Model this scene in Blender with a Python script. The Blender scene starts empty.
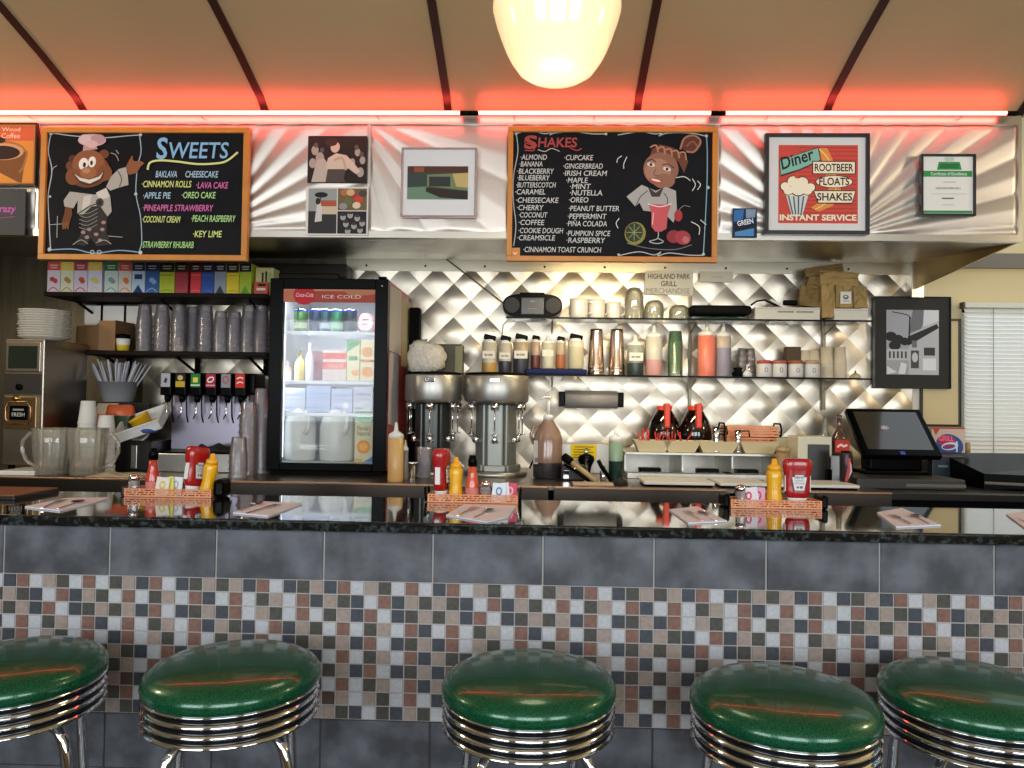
import bpy, bmesh, math, random
from mathutils import Vector, Matrix
S = bpy.context.scene
COL = S.collection
rnd = random.Random(7)
# ------------------------------------------------------------------ camera
F, CX, CY, CZ, YAW, PIT, ROL = 740.0, 1.5029, -2.0532, 1.404, .0345, .0240, .0141
cam = bpy.data.cameras.new('camera'); camo = bpy.data.objects.new('camera', cam); COL.objects.link(camo)
cam.sensor_width = 36; cam.lens = F / 1024 * 36; cam.clip_start = .05; cam.clip_end = 60
CM = Matrix.Rotation(YAW, 3, 'Z') @ Matrix.Rotation(PIT, 3, 'X')
camo.matrix_world = Matrix.Translation((CX, CY, CZ)) @ CM.to_4x4() @ Matrix.Rotation(math.pi / 2, 4, 'X') @ Matrix.Rotation(ROL, 4, 'Z')
S.camera = camo
# ------------------------------------------------------------------ exposure, sky, daylight
S.view_settings.view_transform = 'Standard'; S.view_settings.look = 'None'
S.view_settings.exposure = -0.12; S.view_settings.gamma = 1; S.view_settings.use_curve_mapping = False
w = bpy.data.worlds.new('world'); S.world = w; w.use_nodes = True
w.node_tree.nodes['Background'].inputs[0].default_value = (.72, .86, 1, 1)
w.node_tree.nodes['Background'].inputs[1].default_value = 1.6

def area(name, loc, rot, sx, sy, power, col):
    l = bpy.data.lights.new(name, 'AREA'); l.shape = 'RECTANGLE'; l.size = sx; l.size_y = sy; l.energy = power; l.color = col
    o = bpy.data.objects.new(name, l); COL.objects.link(o); o.location = loc; o.rotation_euler = rot
    return o
# daylight through the shop windows behind the counter seats
for wx in (-.9, 1.6, 4.1):
    area('window_daylight', (wx, -3.72, 1.75), (math.pi / 2, 0, 0), 1.9, 1.3, 70, (.90, .95, 1))

# ------------------------------------------------------------------ pixel <-> place
def ray(u, v):
    c, s = math.cos(ROL), math.sin(ROL); du, dv = u - 512, v - 384
    a = c * du + s * dv; b = -s * du + c * dv
    return CM @ Vector((a / F, 1, -b / F))
def at(u, v, Y):
    d = ray(u, v); t = (Y - CY) / d.y
    return Vector((CX + d.x * t, Y, CZ + d.z * t))
def atz(u, v, z):
    d = ray(u, v); t = (z - CZ) / d.z
    return Vector((CX + d.x * t, CY + d.y * t, z))
def X(u, z, Y):
    v = 384
    for _ in range(4):
        p = at(u, v, Y); v += (p.z - z) * F / (Y - CY)
    return at(u, v, Y).x
def px(n, Y): return n * (Y - CY) / F

# ------------------------------------------------------------------ materials
def lin(h):
    if isinstance(h, str):
        h = h.lstrip('#'); h = [int(h[i:i + 2], 16) / 255 for i in (0, 2, 4)]
    return tuple(c / 12.92 if c <= .04045 else ((c + .055) / 1.055) ** 2.4 for c in h) + (1,)
_m = {}
def mat(name, col='808080', rough=.5, metal=0, coat=0, emit=0, alpha=1, noise=0, nscale=20, bump=0, bscale=60, aniso=0, spec=.5, stretch=None):
    if name in _m: return _m[name]
    m = bpy.data.materials.new(name); m.use_nodes = True; _m[name] = m
    nt = m.node_tree; b = nt.nodes['Principled BSDF']; c = lin(col)
    b.inputs['Base Color'].default_value = c; b.inputs['Roughness'].default_value = rough; b.inputs['Metallic'].default_value = metal
    b.inputs['Coat Weight'].default_value = coat; b.inputs['Coat Roughness'].default_value = .05; b.inputs['Specular IOR Level'].default_value = spec
    if emit: b.inputs['Emission Color'].default_value = c; b.inputs['Emission Strength'].default_value = emit
    if alpha < 1: b.inputs['Alpha'].default_value = alpha
    if noise or bump:
        tc = nt.nodes.new('ShaderNodeTexCoord'); mp = nt.nodes.new('ShaderNodeMapping')
        nt.links.new(tc.outputs['Object'], mp.inputs[0])
        if stretch: mp.inputs['Scale'].default_value = stretch
    if noise:
        n = nt.nodes.new('ShaderNodeTexNoise'); n.inputs['Scale'].default_value = nscale; n.inputs['Detail'].default_value = 6
        nt.links.new(mp.outputs[0], n.inputs['Vector'])
        r = nt.nodes.new('ShaderNodeValToRGB')
        r.color_ramp.elements[0].position = .3; r.color_ramp.elements[1].position = .7
        r.color_ramp.elements[0].color = tuple(x * (1 - noise) for x in c[:3]) + (1,)
        r.color_ramp.elements[1].color = tuple(min(1, x * (1 + noise)) for x in c[:3]) + (1,)
        nt.links.new(n.outputs['Fac'], r.inputs[0]); nt.links.new(r.outputs[0], b.inputs['Base Color'])
    if bump:
        n = nt.nodes.new('ShaderNodeTexNoise'); n.inputs['Scale'].default_value = bscale; n.inputs['Detail'].default_value = 3
        nt.links.new(mp.outputs[0], n.inputs['Vector'])
        bp = nt.nodes.new('ShaderNodeBump'); bp.inputs['Strength'].default_value = bump; bp.inputs['Distance'].default_value = .01
        nt.links.new(n.outputs['Fac'], bp.inputs['Height']); nt.links.new(bp.outputs[0], b.inputs['Normal'])
    return m
def clearmat(name, col, opacity, rough=.08, gloss=.5):
    """see-through plastic or glass: transparent, with a thin coloured body and a glossy skin"""
    if name in _m: return _m[name]
    m = bpy.data.materials.new(name); m.use_nodes = True; _m[name] = m
    nt = m.node_tree; nt.nodes.clear(); N = nt.nodes.new; L = nt.links.new
    out = N('ShaderNodeOutputMaterial'); t = N('ShaderNodeBsdfTransparent'); d = N('ShaderNodeBsdfPrincipled')
    d.inputs['Base Color'].default_value = lin(col); d.inputs['Roughness'].default_value = rough
    mx = N('ShaderNodeMixShader'); mx.inputs[0].default_value = opacity
    L(t.outputs[0], mx.inputs[1]); L(d.outputs[0], mx.inputs[2])
    g = N('ShaderNodeBsdfGlossy'); g.inputs['Roughness'].default_value = rough
    fr = N('ShaderNodeLayerWeight'); fr.inputs[0].default_value = .35
    mu = N('ShaderNodeMath'); mu.operation = 'MULTIPLY'; mu.inputs[1].default_value = gloss
    L(fr.outputs['Fresnel'], mu.inputs[0])
    m2 = N('ShaderNodeMixShader'); L(mu.outputs[0], m2.inputs[0]); L(mx.outputs[0], m2.inputs[1]); L(g.outputs[0], m2.inputs[2])
    L(m2.outputs[0], out.inputs[0])
    return m
def ink(h, rough=.8): return mat('paint_' + h + ('' if rough == .8 else str(rough)), h, rough)

# ------------------------------------------------------------------ mesh builder
class MB:
    def __init__(s): s.v = []; s.f = []; s.m = []; s.s = []; s.mats = []
    def mi(s, m):
        if m not in s.mats: s.mats.append(m)
        return s.mats.index(m)
    def add(s, vs, fs, m, smooth=False, xf=None):
        o = len(s.v); i = s.mi(m)
        for p in vs:
            p = Vector(p); s.v.append(tuple(xf @ p if xf else p))
        for f in fs: s.f.append([k + o for k in f]); s.m.append(i); s.s.append(smooth)
        return s
    def box(s, x0, x1, y0, y1, z0, z1, m, bev=0, xf=None, seg=2):
        bm = bmesh.new(); bmesh.ops.create_cube(bm, size=1)
        for v in bm.verts: v.co = Vector(((x0 + x1) / 2 + v.co.x * (x1 - x0), (y0 + y1) / 2 + v.co.y * (y1 - y0), (z0 + z1) / 2 + v.co.z * (z1 - z0)))
        if bev: bmesh.ops.bevel(bm, geom=bm.edges[:], offset=bev, segments=seg, affect='EDGES', profile=.5)
        bm.verts.index_update()
        s.add([v.co.copy() for v in bm.verts], [[v.index for v in f.verts] for f in bm.faces], m, False, xf); bm.free(); return s
    def lathe(s, prof, m, o=(0, 0, 0), seg=24, xf=None, smooth=True, cap0=True, cap1=True, wob=None):
        """prof: (r, z[, material of the band above])"""
        vs = []; n = len(prof)
        for p in prof:
            for k in range(seg):
                a = 2 * math.pi * k / seg; r = p[0] * (wob(a) if wob else 1)
                vs.append((o[0] + r * math.cos(a), o[1] + r * math.sin(a), o[2] + p[1]))
        for i in range(n - 1):
            mm = prof[i][2] if len(prof[i]) > 2 else m
            fs = [[i * seg + k, i * seg + (k + 1) % seg, (i + 1) * seg + (k + 1) % seg, (i + 1) * seg + k] for k in range(seg)]
            if i == 0: base = len(s.v); s.add(vs, fs, mm, smooth, xf)
            else:
                q = s.mi(mm)
                for f in fs: s.f.append([k + base for k in f]); s.m.append(q); s.s.append(smooth)
        for flag, i in ((cap0, 0), (cap1, n - 1)):
            if flag and prof[i][0] > 1e-4:
                f = [base + i * seg + k for k in range(seg)]
                if i == 0: f.reverse()
                s.f.append(f); s.m.append(s.mi(m)); s.s.append(False)
        return s
    def tube(s, pts, r, m, seg=8, caps=True, xf=None, flat=1):
        pts = [Vector(p) for p in pts]; n = len(pts); rs = r if isinstance(r, (list, tuple)) else [r] * n
        vs = []; up = None
        for i, p in enumerate(pts):
            t = (pts[min(i + 1, n - 1)] - pts[max(i - 1, 0)]).normalized()
            if up is None: up = Vector((0, 0, 1)) if abs(t.z) < .9 else Vector((0, 1, 0))
            a = t.cross(up).normalized(); b = a.cross(t).normalized(); up = b
            for k in range(seg):
                an = 2 * math.pi * k / seg
                vs.append(p + a * math.cos(an) * rs[i] + b * math.sin(an) * rs[i] * flat)
        fs = [[i * seg + k, (i + 1) * seg + k, (i + 1) * seg + (k + 1) % seg, i * seg + (k + 1) % seg] for i in range(n - 1) for k in range(seg)]
        s.add(vs, fs, m, True, xf)
        if caps:
            o = len(s.v) - len(vs)
            s.f.append([o + k for k in range(seg)]); s.m.append(s.mi(m)); s.s.append(False)
            s.f.append([o + (n - 1) * seg + seg - 1 - k for k in range(seg)]); s.m.append(s.mi(m)); s.s.append(False)
        return s
    def prism(s, pts, y0, y1, m, xf=None, smooth=False):
        """outline in (x, z), given thickness along y"""
        a = sum(pts[i][0] * pts[(i + 1) % len(pts)][1] - pts[(i + 1) % len(pts)][0] * pts[i][1] for i in range(len(pts)))
        if a < 0: pts = pts[::-1]
        n = len(pts); vs = [(x, y0, z) for x, z in pts] + [(x, y1, z) for x, z in pts]
        fs = [list(range(n)), list(range(2 * n - 1, n - 1, -1))] + [[i, i + n, (i + 1) % n + n, (i + 1) % n] for i in range(n)]
        return s.add(vs, fs, m, smooth, xf)
    def build(s, name, parent=None, loc=None):
        me = bpy.data.meshes.new(name); me.from_pydata(s.v, [], s.f)
        for m in s.mats: me.materials.append(m)
        me.polygons.foreach_set('material_index', s.m); me.polygons.foreach_set('use_smooth', s.s); me.update()
        o = bpy.data.objects.new(name, me); COL.objects.link(o)
        if parent: o.parent = parent
        if loc is not None: o.location = loc
        return o
_tx = {}
def textmesh(txt, bold=0):
    k = (txt, bold)
    if k in _tx: return _tx[k]
    cu = bpy.data.curves.new('lettering', 'FONT'); cu.body = txt; cu.resolution_u = 3; cu.offset = bold
    o = bpy.data.objects.new('lettering', cu); COL.objects.link(o)
    dg = bpy.context.evaluated_depsgraph_get(); me = bpy.data.meshes.new_from_object(o.evaluated_get(dg))
    vs = [(v.co.x, v.co.y) for v in me.vertices]; fs = [list(p.vertices) for p in me.polygons]
    bpy.data.objects.remove(o); bpy.data.curves.remove(cu); bpy.data.meshes.remove(me)
    x0 = min(v[0] for v in vs); x1 = max(v[0] for v in vs)
    _tx[k] = ([((x - x0) / (x1 - x0), y / .70) for x, y in vs], fs); return _tx[k]
class Art(MB):
    """flat artwork on a face looking towards -y; laid out in a (u, v) sheet with v downwards"""
    def __init__(s, u0, v0, u1, v1, W, H, y=0, step=.00013):
        super().__init__(); s.u0, s.v0, s.kx, s.kz, s.H, s.y, s.step = u0, v0, W / (u1 - u0), H / (v1 - v0), H, y, step; s.W = W; s.n = 0
    def P(s, u, v): return ((u - s.u0) * s.kx - s.W / 2, s.y - s.step * (s.n + 1), s.H - (v - s.v0) * s.kz)
    def poly(s, pts, m, keep=False):
        m = ink(m) if isinstance(m, str) else m
        if not keep: s.n += 1
        s.add([s.P(*p) for p in pts], [list(range(len(pts)))], m); return s
    def rect(s, u0, v0, u1, v1, m, keep=False): return s.poly([(u0, v1), (u1, v1), (u1, v0), (u0, v0)], m, keep)
    def ell(s, u, v, ru, rv, m, rot=0, n=20, keep=False):
        c, q = math.cos(rot), math.sin(rot)
        return s.poly([(u + ru * math.cos(a) * c - rv * math.sin(a) * q, v + ru * math.cos(a) * q + rv * math.sin(a) * c) for a in [2 * math.pi * k / n for k in range(n)]], m, keep)
    def line(s, pts, wd, m, smooth=True, keep=False):
        m = ink(m) if isinstance(m, str) else m
        if smooth and len(pts) > 2:
            q = []
            for i in range(len(pts) - 1):
                p0, p1, p2, p3 = pts[max(i - 1, 0)], pts[i], pts[i + 1], pts[min(i + 2, len(pts) - 1)]
                for k in range(6):
                    t = k / 6
                    q.append(tuple(.5 * (2 * p1[j] + (p2[j] - p0[j]) * t + (2 * p0[j] - 5 * p1[j] + 4 * p2[j] - p3[j]) * t * t + (3 * p1[j] - p0[j] - 3 * p2[j] + p3[j]) * t ** 3) for j in (0, 1)))
            pts = q + [pts[-1]]
        if not keep: s.n += 1
        L, R = [], []; n = len(pts)
        for i in range(n):
            a, b = pts[max(i - 1, 0)], pts[min(i + 1, n - 1)]
            dx, dy = b[0] - a[0], b[1] - a[1]; l = math.hypot(dx, dy) or 1
            L.append(s.P(pts[i][0] - dy / l * wd / 2, pts[i][1] + dx / l * wd / 2)); R.append(s.P(pts[i][0] + dy / l * wd / 2, pts[i][1] - dx / l * wd / 2))
        return s.add(L + R, [[i, i + 1, n + i + 1, n + i] for i in range(n - 1)], m)
    def text(s, txt, u0, u1, base, cap, m, slant=0, rot=0, bold=0, keep=False):
        m = ink(m) if isinstance(m, str) else m
        vs, fs = textmesh(txt, bold)
        if not keep: s.n += 1
        w_ = u1 - u0; c, q = math.cos(rot), math.sin(rot); out = []
        for x, y in vs:
            a = x * w_ + y * cap * slant; b = -y * cap
            out.append(s.P(u0 + a * c - b * q, base + a * q + b * c))
        return s.add(out, fs, m)

# ------------------------------------------------------------------ object helpers
def thing(name, label, cat, loc=(0, 0, 0), rz=0, group=None):
    o = bpy.data.objects.new(name, None); COL.objects.link(o); o.empty_display_size = .05
    o.location = loc; o.rotation_euler = (0, 0, rz); o['label'] = label; o['category'] = cat
    if group: o['group'] = group
    return o
def tag(o, label, cat, group=None, kind=None):
    o['label'] = label; o['category'] = cat
    if group: o['group'] = group
    if kind: o['kind'] = kind
    return o
def struct(o):
    o['kind'] = 'structure'; return o
def plab(o, label): o['label'] = label; return o
def dup(root, loc, rz=None, label=None, group=None):
    r = root.copy(); COL.objects.link(r); r.location = loc
    if rz is not None: r.rotation_euler = (0, 0, rz)
    if label: r['label'] = label
    if group: r['group'] = group
    for ch in list(root.children):
        c = ch.copy(); COL.objects.link(c); c.parent = r
        for g in list(ch.children):
            d = g.copy(); COL.objects.link(d); d.parent = c
    return r
def B(*a, **k): return MB().box(*a, **k)
ORD = ['topmost', 'second from the top', 'third from the top', 'fourth from the top', 'fifth from the top', 'sixth from the top', 'seventh from the top', 'eighth from the top', 'ninth from the top', 'tenth from the top', 'eleventh from the top', 'twelfth from the top', 'thirteenth from the top', 'fourteenth from the top']

# common materials
M_steel = mat('stainless_steel', 'b9b6b0', .28, 1, noise=.06, nscale=3)
M_dsteel = mat('dark_brushed_steel', '77705f', .38, 1, noise=.25, nscale=4, stretch=(6, 6, .6))
M_chrome = mat('chrome', 'd8dade', .07, 1)
M_black = mat('black_plastic', '040404', .3, spec=.06)
M_mblack = mat('matt_black', '060606', .7, spec=.08)
M_white = mat('white_plastic', 'd9d9d5', .45)
M_paper = mat('white_paper', 'e2ded6', .8)
M_glass = clearmat('clear_glass', 'c8d8d4', .10, .03, .6)
M_clear = clearmat('clear_plastic', 'c9c4cf', .26, .12, .7)
M_wood = mat('orange_oak', 'b9782f', .45, noise=.12, nscale=8, stretch=(1, 8, 8))
YH, YW, ZB, ZC = 1.32, 2.3, 1.02, 1.07
S.cycles.transparent_max_bounces = 24
S.cycles.max_bounces = 10
# ================================================================== THE SETTING
XL, XR, YF = -2.7, 6.2, -3.6
M_floor = mat('floor_tile', '3d3b3a', .4, noise=.15, nscale=5)
struct(B(XL, XR, YF, YW, -.06, 0, M_floor).build('floor'))
M_cream = mat('cream_paint', 'cdbb8e', .7, noise=.03, nscale=2)
struct(B(XL - .1, X(143, 1.5, YW), YW + .012, YW + .1, 0, 3.2, M_dsteel).build('wall_back_left'))
XE = 3.666                                                           # where the steel cladding ends
struct(B(X(143, 1.5, YW), XE, YW + .012, YW + .1, 0, 3.2, M_dsteel).build('wall_back_middle'))
# right back wall with a window opening
wx0, wx1, wz0, wz1 = X(963, 1.7, YW), 4.95, 1.22, 2.0
m = MB()
m.box(XE, wx0, YW + .012, YW + .1, 0, 3.2, M_cream); m.box(wx1, XR, YW + .012, YW + .1, 0, 3.2, M_cream)
m.box(wx0, wx1, YW + .012, YW + .1, 0, wz0, M_cream); m.box(wx0, wx1, YW + .012, YW + .1, wz1, 3.2, M_cream)
struct(m.build('wall_back_right'))
m = MB()
for a in (wx0, (wx0 + wx1) / 2 - .02, wx1 - .04): m.box(a, a + .04, YW + .03, YW + .07, wz0, wz1, M_white)
m.box(wx0, wx1, YW + .03, YW + .07, wz0, wz0 + .04, M_white); m.box(wx0, wx1, YW + .03, YW + .07, wz1 - .04, wz1, M_white)
wn = struct(m.build('window_1'))
B(wx0, wx1, YW + .048, YW + .052, wz0, wz1, M_glass).build('pane', wn)
struct(B(XL - .1, XL, YF, YW, 0, 3.2, mat('left_wall_paint', '6d6552', .7)).build('wall_left'))
struct(B(XR, XR + .1, YF, YW, 0, 3.2, M_cream).build('wall_right'))
# front wall with three shop windows behind the seats
m = MB(); M_fw = mat('front_wall_paint', 'a99a78', .7)
m.box(XL, XR, YF - .08, YF, 0, 1.08, M_fw); m.box(XL, XR, YF - .08, YF, 2.42, 3.2, M_fw)
xs = [XL, -1.9, .1, .6, 2.6, 3.1, 5.1, XR]
for i in range(0, 8, 2): m.box(xs[i], xs[i + 1], YF - .08, YF, 1.08, 2.42, M_fw)
struct(m.build('wall_front'))
for k, i in enumerate((1, 3, 5)):
    m = MB()
    for a in (xs[i], xs[i + 1] - .05): m.box(a, a + .05, YF - .06, YF - .02, 1.08, 2.42, M_steel)
    m.box(xs[i], xs[i + 1], YF - .06, YF - .02, 1.08, 1.13, M_steel); m.box(xs[i], xs[i + 1], YF - .06, YF - .02, 2.37, 2.42, M_steel)
    struct(m.build('window_%d' % (k + 2)))
# ceiling: barrel vault in enamelled panels
CP = [(1.345, 2.722), (1.24, 2.782), (1.0, 2.868), (.75, 2.945), (.45, 3.02), (.1, 3.085), (-.4, 3.14), (-1.1, 3.165), (-1.8, 3.14), (-2.5, 3.06), (-3.1, 2.93), (-3.62, 2.75)]
def ceil_strip(x0, x1, d0, d1, m_, smooth=True):
    q = MB(); n = len(CP)
    vs = [(x, y, z - d) for d in (d0, d1) for y, z in CP for x in (x0, x1)]
    fs = []
    for b in (0, 2 * n):
        for i in range(n - 1):
            f = [b + 2 * i, b + 2 * i + 1, b + 2 * i + 3, b + 2 * i + 2]; fs.append(f if b == 0 else f[::-1])
    q.add(vs, fs, m_, smooth)
    q.add(vs, [[2 * i, 2 * i + 2, 2 * n + 2 * i + 2, 2 * n + 2 * i] for i in range(n - 1)] + [[2 * i + 1, 2 * n + 2 * i + 1, 2 * n + 2 * i + 3, 2 * i + 3] for i in range(n - 1)], m_)
    return q
M_ceil = mat('ceiling_enamel', 'a79570', .33, noise=.05, nscale=1.5)
struct(ceil_strip(XL, XR, -.05, 0, M_ceil).build('ceiling'))
for k, x in enumerate((-2.36, -1.5, -.638, .222, 1.075, 1.94, 2.795, 3.655, 4.51, 5.37)):
    struct(ceil_strip(x - .017, x + .017, 0, .008, mat('ceiling_batten', '1c130d', .4)).build('trim_%d' % (k + 1)))
# grey band on the back wall behind the canopy
struct(B(XE + .02, XR, YW - .01, YW + .012, 2.215, 2.30, mat('grey_band', '6f6a5c', .6)).build('trim_11'))
struct(B(XE, XE + .075, YW - .006, YW + .012, 1.35, 2.10, mat('pale_edge_strip', 'cfc8b8', .5)).build('trim_12'))

# ---- quilted steel back wall (raised lozenges)
M_quilt = mat('quilted_steel', 'c4baa8', .36, .93, noise=.05, nscale=4)
qx0, qx1, qz0, qz1 = X(143, 1.5, YW), XE, 1.02, 2.171
def quilt(x0, x1, z0, z1, d, amp):
    bm = bmesh.new()
    i0, i1 = int(x0 / d) - 2, int(x1 / d) + 2; j0, j1 = int(z0 / d) - 2, int(z1 / d) + 2
    r = random.Random(3); n = 4
    for j in range(j0 * 2, j1 * 2):
        for i in range(i0, i1):
            cx = i * d + (d / 2 if j % 2 else 0); cz = j * d / 2
            a = amp * (.5 + r.random()); tx, tz = (r.random() - .5) * amp * .8, (r.random() - .5) * amp * .8
            g = {}
            for p in range(n + 1):
                for q in range(n + 1):
                    s_, t_ = p / n * 2 - 1, q / n * 2 - 1
                    e = (1 - abs(s_) ** 1.6) * (1 - abs(t_) ** 1.6)
                    g[p, q] = bm.verts.new((cx + (s_ + t_) * d / 4, YW - a * e * (1 + .5 * s_) - (tx * s_ + tz * t_) * e, cz + (s_ - t_) * d / 4))
            for p in range(n):
                for q in range(n): bm.faces.new((g[p, q], g[p + 1, q], g[p + 1, q + 1], g[p, q + 1]))
    for co, no in (((x0, 0, 0), (-1, 0, 0)), ((x1, 0, 0), (1, 0, 0)), ((0, 0, z0), (0, 0, -1)), ((0, 0, z1), (0, 0, 1))):
        bmesh.ops.bisect_plane(bm, geom=bm.verts[:] + bm.edges[:] + bm.faces[:], plane_co=co, plane_no=no, clear_outer=True)
    bmesh.ops.recalc_face_normals(bm, faces=bm.faces)
    for f in bm.faces:
        if f.normal.y > 0: f.normal_flip()
    bm.verts.index_update(); q = MB(); q.add([v.co.copy() for v in bm.verts], [[v.index for v in f.verts] for f in bm.faces], M_quilt, True); bm.free(); return q
struct(quilt(qx0, qx1, qz0, qz1, .2, .010).build('wall_back_cladding'))
# flat riveted band at the top of the cladding
x_st = X(347, 2.2, YW)
m = B(x_st, XE, YW - .016, YW + .011, 2.171, 2.236, mat('pale_steel_band', 'd6cdb6', .35, 1))
for k in range(9): m.lathe([(0, 0), (.007, 0), (.006, .003), (0, .005)], mat('rivet', '1e1b18', .5), seg=10, cap0=False, xf=Matrix.Translation((x_st + .12 + k * .352, YW - .016, 2.2)) @ Matrix.Rotation(math.pi / 2, 4, 'X'))
struct(m.build('trim_13'))

# ================================================================== CANOPY over the back counter
can = thing('canopy', 'long stainless steel canopy with embossed sunburst panels above the back counter', 'canopy', (0, YH, 2.15))
def fan(x0, x1, z0, z1, ax, az, k, amp, y=0, nx=150, nz=50, mt=None):
    """pleats radiating from the point (ax, az)"""
    vs = []; q = MB()
    for j in range(nz + 1):
        for i in range(nx + 1):
            x = x0 + (x1 - x0) * i / nx; z = z0 + (z1 - z0) * j / nz
            th = math.atan2(z - az, x - ax) * k / math.pi; r = math.hypot(z - az, x - ax)
            t = abs((th % 1) - .5) * 2; t = t ** .7
            e = min(1, r / .18) * min(1, min(x - x0, x1 - x, z - z0, z1 - z) / .012)
            vs.append((x, y - amp * t * e, z))
    fs = [[j * (nx + 1) + i, j * (nx + 1) + i + 1, (j + 1) * (nx + 1) + i + 1, (j + 1) * (nx + 1) + i] for j in range(nz) for i in range(nx)]
    return q.add(vs, fs, mt or M_fan, True)
M_fan = mat('embossed_steel', 'c6bfb6', .44, .9, noise=.04, nscale=5)
cz1 = .557
for x0, x1, ax, az, k, amp in ((-2.68, -.86, -1.6, .0, 12, .009), (-.85, .705, -.02, .03, 15, .009), (.715, 1.36, .62, .6, 11, .008), (1.37, 2.30, 1.7, .0, 12, .008), (2.31, 3.64, 2.82, .0, 18, .013)):
    fan(x0, x1, .03, cz1 - .03, ax, az, k, amp, 0).build('panel', can)
M_rim = mat('canopy_rim_steel', 'c9c4ba', .3, 1)
m = MB()
m.box(-2.69, 3.655, -.012, .02, 0, .03, M_rim); m.box(-2.69, 3.655, -.012, .02, cz1 - .03, cz1 + .01, M_rim); m.box(3.64, 3.655, -.012, .02, .03, cz1 - .03, M_rim)
for x in (-.855, .71, 1.365, 2.305): m.box(x - .008, x + .008, -.006, .004, .03, cz1 - .03, M_rim)
m.build('rim', can)
m = MB(); vs = [(-2.69, .02, 0), (3.655, .02, 0), (3.655, YW - YH, .088), (-2.69, YW - YH, .088)]
M_soff = mat('canopy_underside_steel', '746e62', .3, 1, noise=.3, nscale=2.5)
m.add(vs + [(x, y, z + .01) for x, y, z in vs], [[3, 2, 1, 0], [4, 5, 6, 7], [0, 1, 5, 4], [1, 2, 6, 5], [2, 3, 7, 6], [3, 0, 4, 7]], M_soff)
m.build('underside', can)
m = MB()                                                             # right end: slanted gusset and upright
gs = mat('bronze_tinted_steel', '93794a', .3, 1, noise=.2, nscale=3)
v0 = [(3.655, .02, 0), (3.655, YW - YH, -.075), (3.655, YW - YH, .55), (3.655, .02, .55)]
m.add(v0 + [(3.645, y, z) for x, y, z in v0], [[0, 1, 2, 3], [7, 6, 5, 4], [1, 0, 4, 5], [0, 3, 7, 4], [2, 6, 7, 3], [1, 5, 6, 2]], gs)
m.build('end_panel', can)
B(3.63, 3.70, YW - YH - .07, YW - YH, -.12, .09, M_rim, .003).build('bracket', can)
# dark duct box over the cooler
M_duct = mat('dark_duct_metal', '2c2822', .5, .6, spec=.2)  # plain dark steel colour, the same all over the box
t = B(X(250, 2.2, 2.14), X(347, 2.2, 2.14), 2.13, 2.27, 2.10, 2.18, M_duct, .006).box(X(262, 2.2, 2.1), X(338, 2.2, 2.1), 2.10, 2.14, 2.07, 2.12, M_duct, .008).build('duct_box')
tag(t, 'low dark metal duct box tucked under the canopy above the drinks cooler', 'duct')

# ================================================================== BAR COUNTER
P = .0381; T = .3048; MT = .899
bar = thing('bar_counter', 'long diner bar with a black granite top over slate and mosaic tiles', 'counter', (0, 0, 0))
M_gran = mat('black_granite', '14181a', .05, 0, coat=.6)
nt = M_gran.node_tree; b = nt.nodes['Principled BSDF']
tc = nt.nodes.new('ShaderNodeTexCoord'); vo = nt.nodes.new('ShaderNodeTexNoise'); vo.inputs['Scale'].default_value = 70; vo.inputs['Detail'].default_value = 4
cr = nt.nodes.new('ShaderNodeValToRGB'); cr.color_ramp.elements[0].position = .50; cr.color_ramp.elements[0].color = lin('0e1214'); cr.color_ramp.elements[1].position = .72; cr.color_ramp.elements[1].color = lin('3c4846')
nt.links.new(tc.outputs['Object'], vo.inputs[0]); nt.links.new(vo.outputs[0], cr.inputs[0]); nt.links.new(cr.outputs[0], b.inputs[0])
BX0, BX1 = -2.69, 5.6
B(BX0, BX1, -.035, .485, ZC - .03, ZC, M_gran, .006, seg=3).build('granite_top', bar)
M_body = mat('bar_body', '26231f', .7)
B(BX0, BX1, .02, .40, 0, ZC - .03, M_body).build('bar_body', bar)
M_slate = mat('slate_tile', '4f5258', .5, noise=.5, nscale=8, bump=.1, bscale=30)
for e_, p_ in zip(next(n_ for n_ in M_slate.node_tree.nodes if n_.type == 'VALTORGB').color_ramp.elements, (.38, .64)): e_.position = p_
M_grout = mat('pale_grout', 'a09c98', .8); M_dgrout = mat('dark_grout', '3a3736', .8)
i0, i1 = int(BX0 / T), int(BX1 / T)
m = B(BX0, BX1, .004, .02, MT - 10 * P, ZC - .03, M_grout)
for i in range(i0, i1): m.box(i * T + .0025, (i + 1) * T - .0025, 0, .006, MT + .0015, ZC - .0301, M_slate, .0015, seg=1)
m.build('upper_tiles', bar)
m = B(BX0, BX1, .004, .02, .10, MT - 10 * P, M_dgrout)
for i in range(i0, i1):
    m.box(i * T + .002, (i + 1) * T - .002, 0, .006, MT - 10 * P - .15, MT - 10 * P - .002, M_slate, .0015, seg=1)
    m.box(i * T + .002, (i + 1) * T - .002, 0, .006, .10, MT - 10 * P - .153, M_slate, .0015, seg=1)
m.build('lower_tiles', bar)
A_, Y_, Z_, V_ = 'NTWBOWTW', 'BONWTNBO', 'OBNTWNOB', 'WTWOBWTN'
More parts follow.
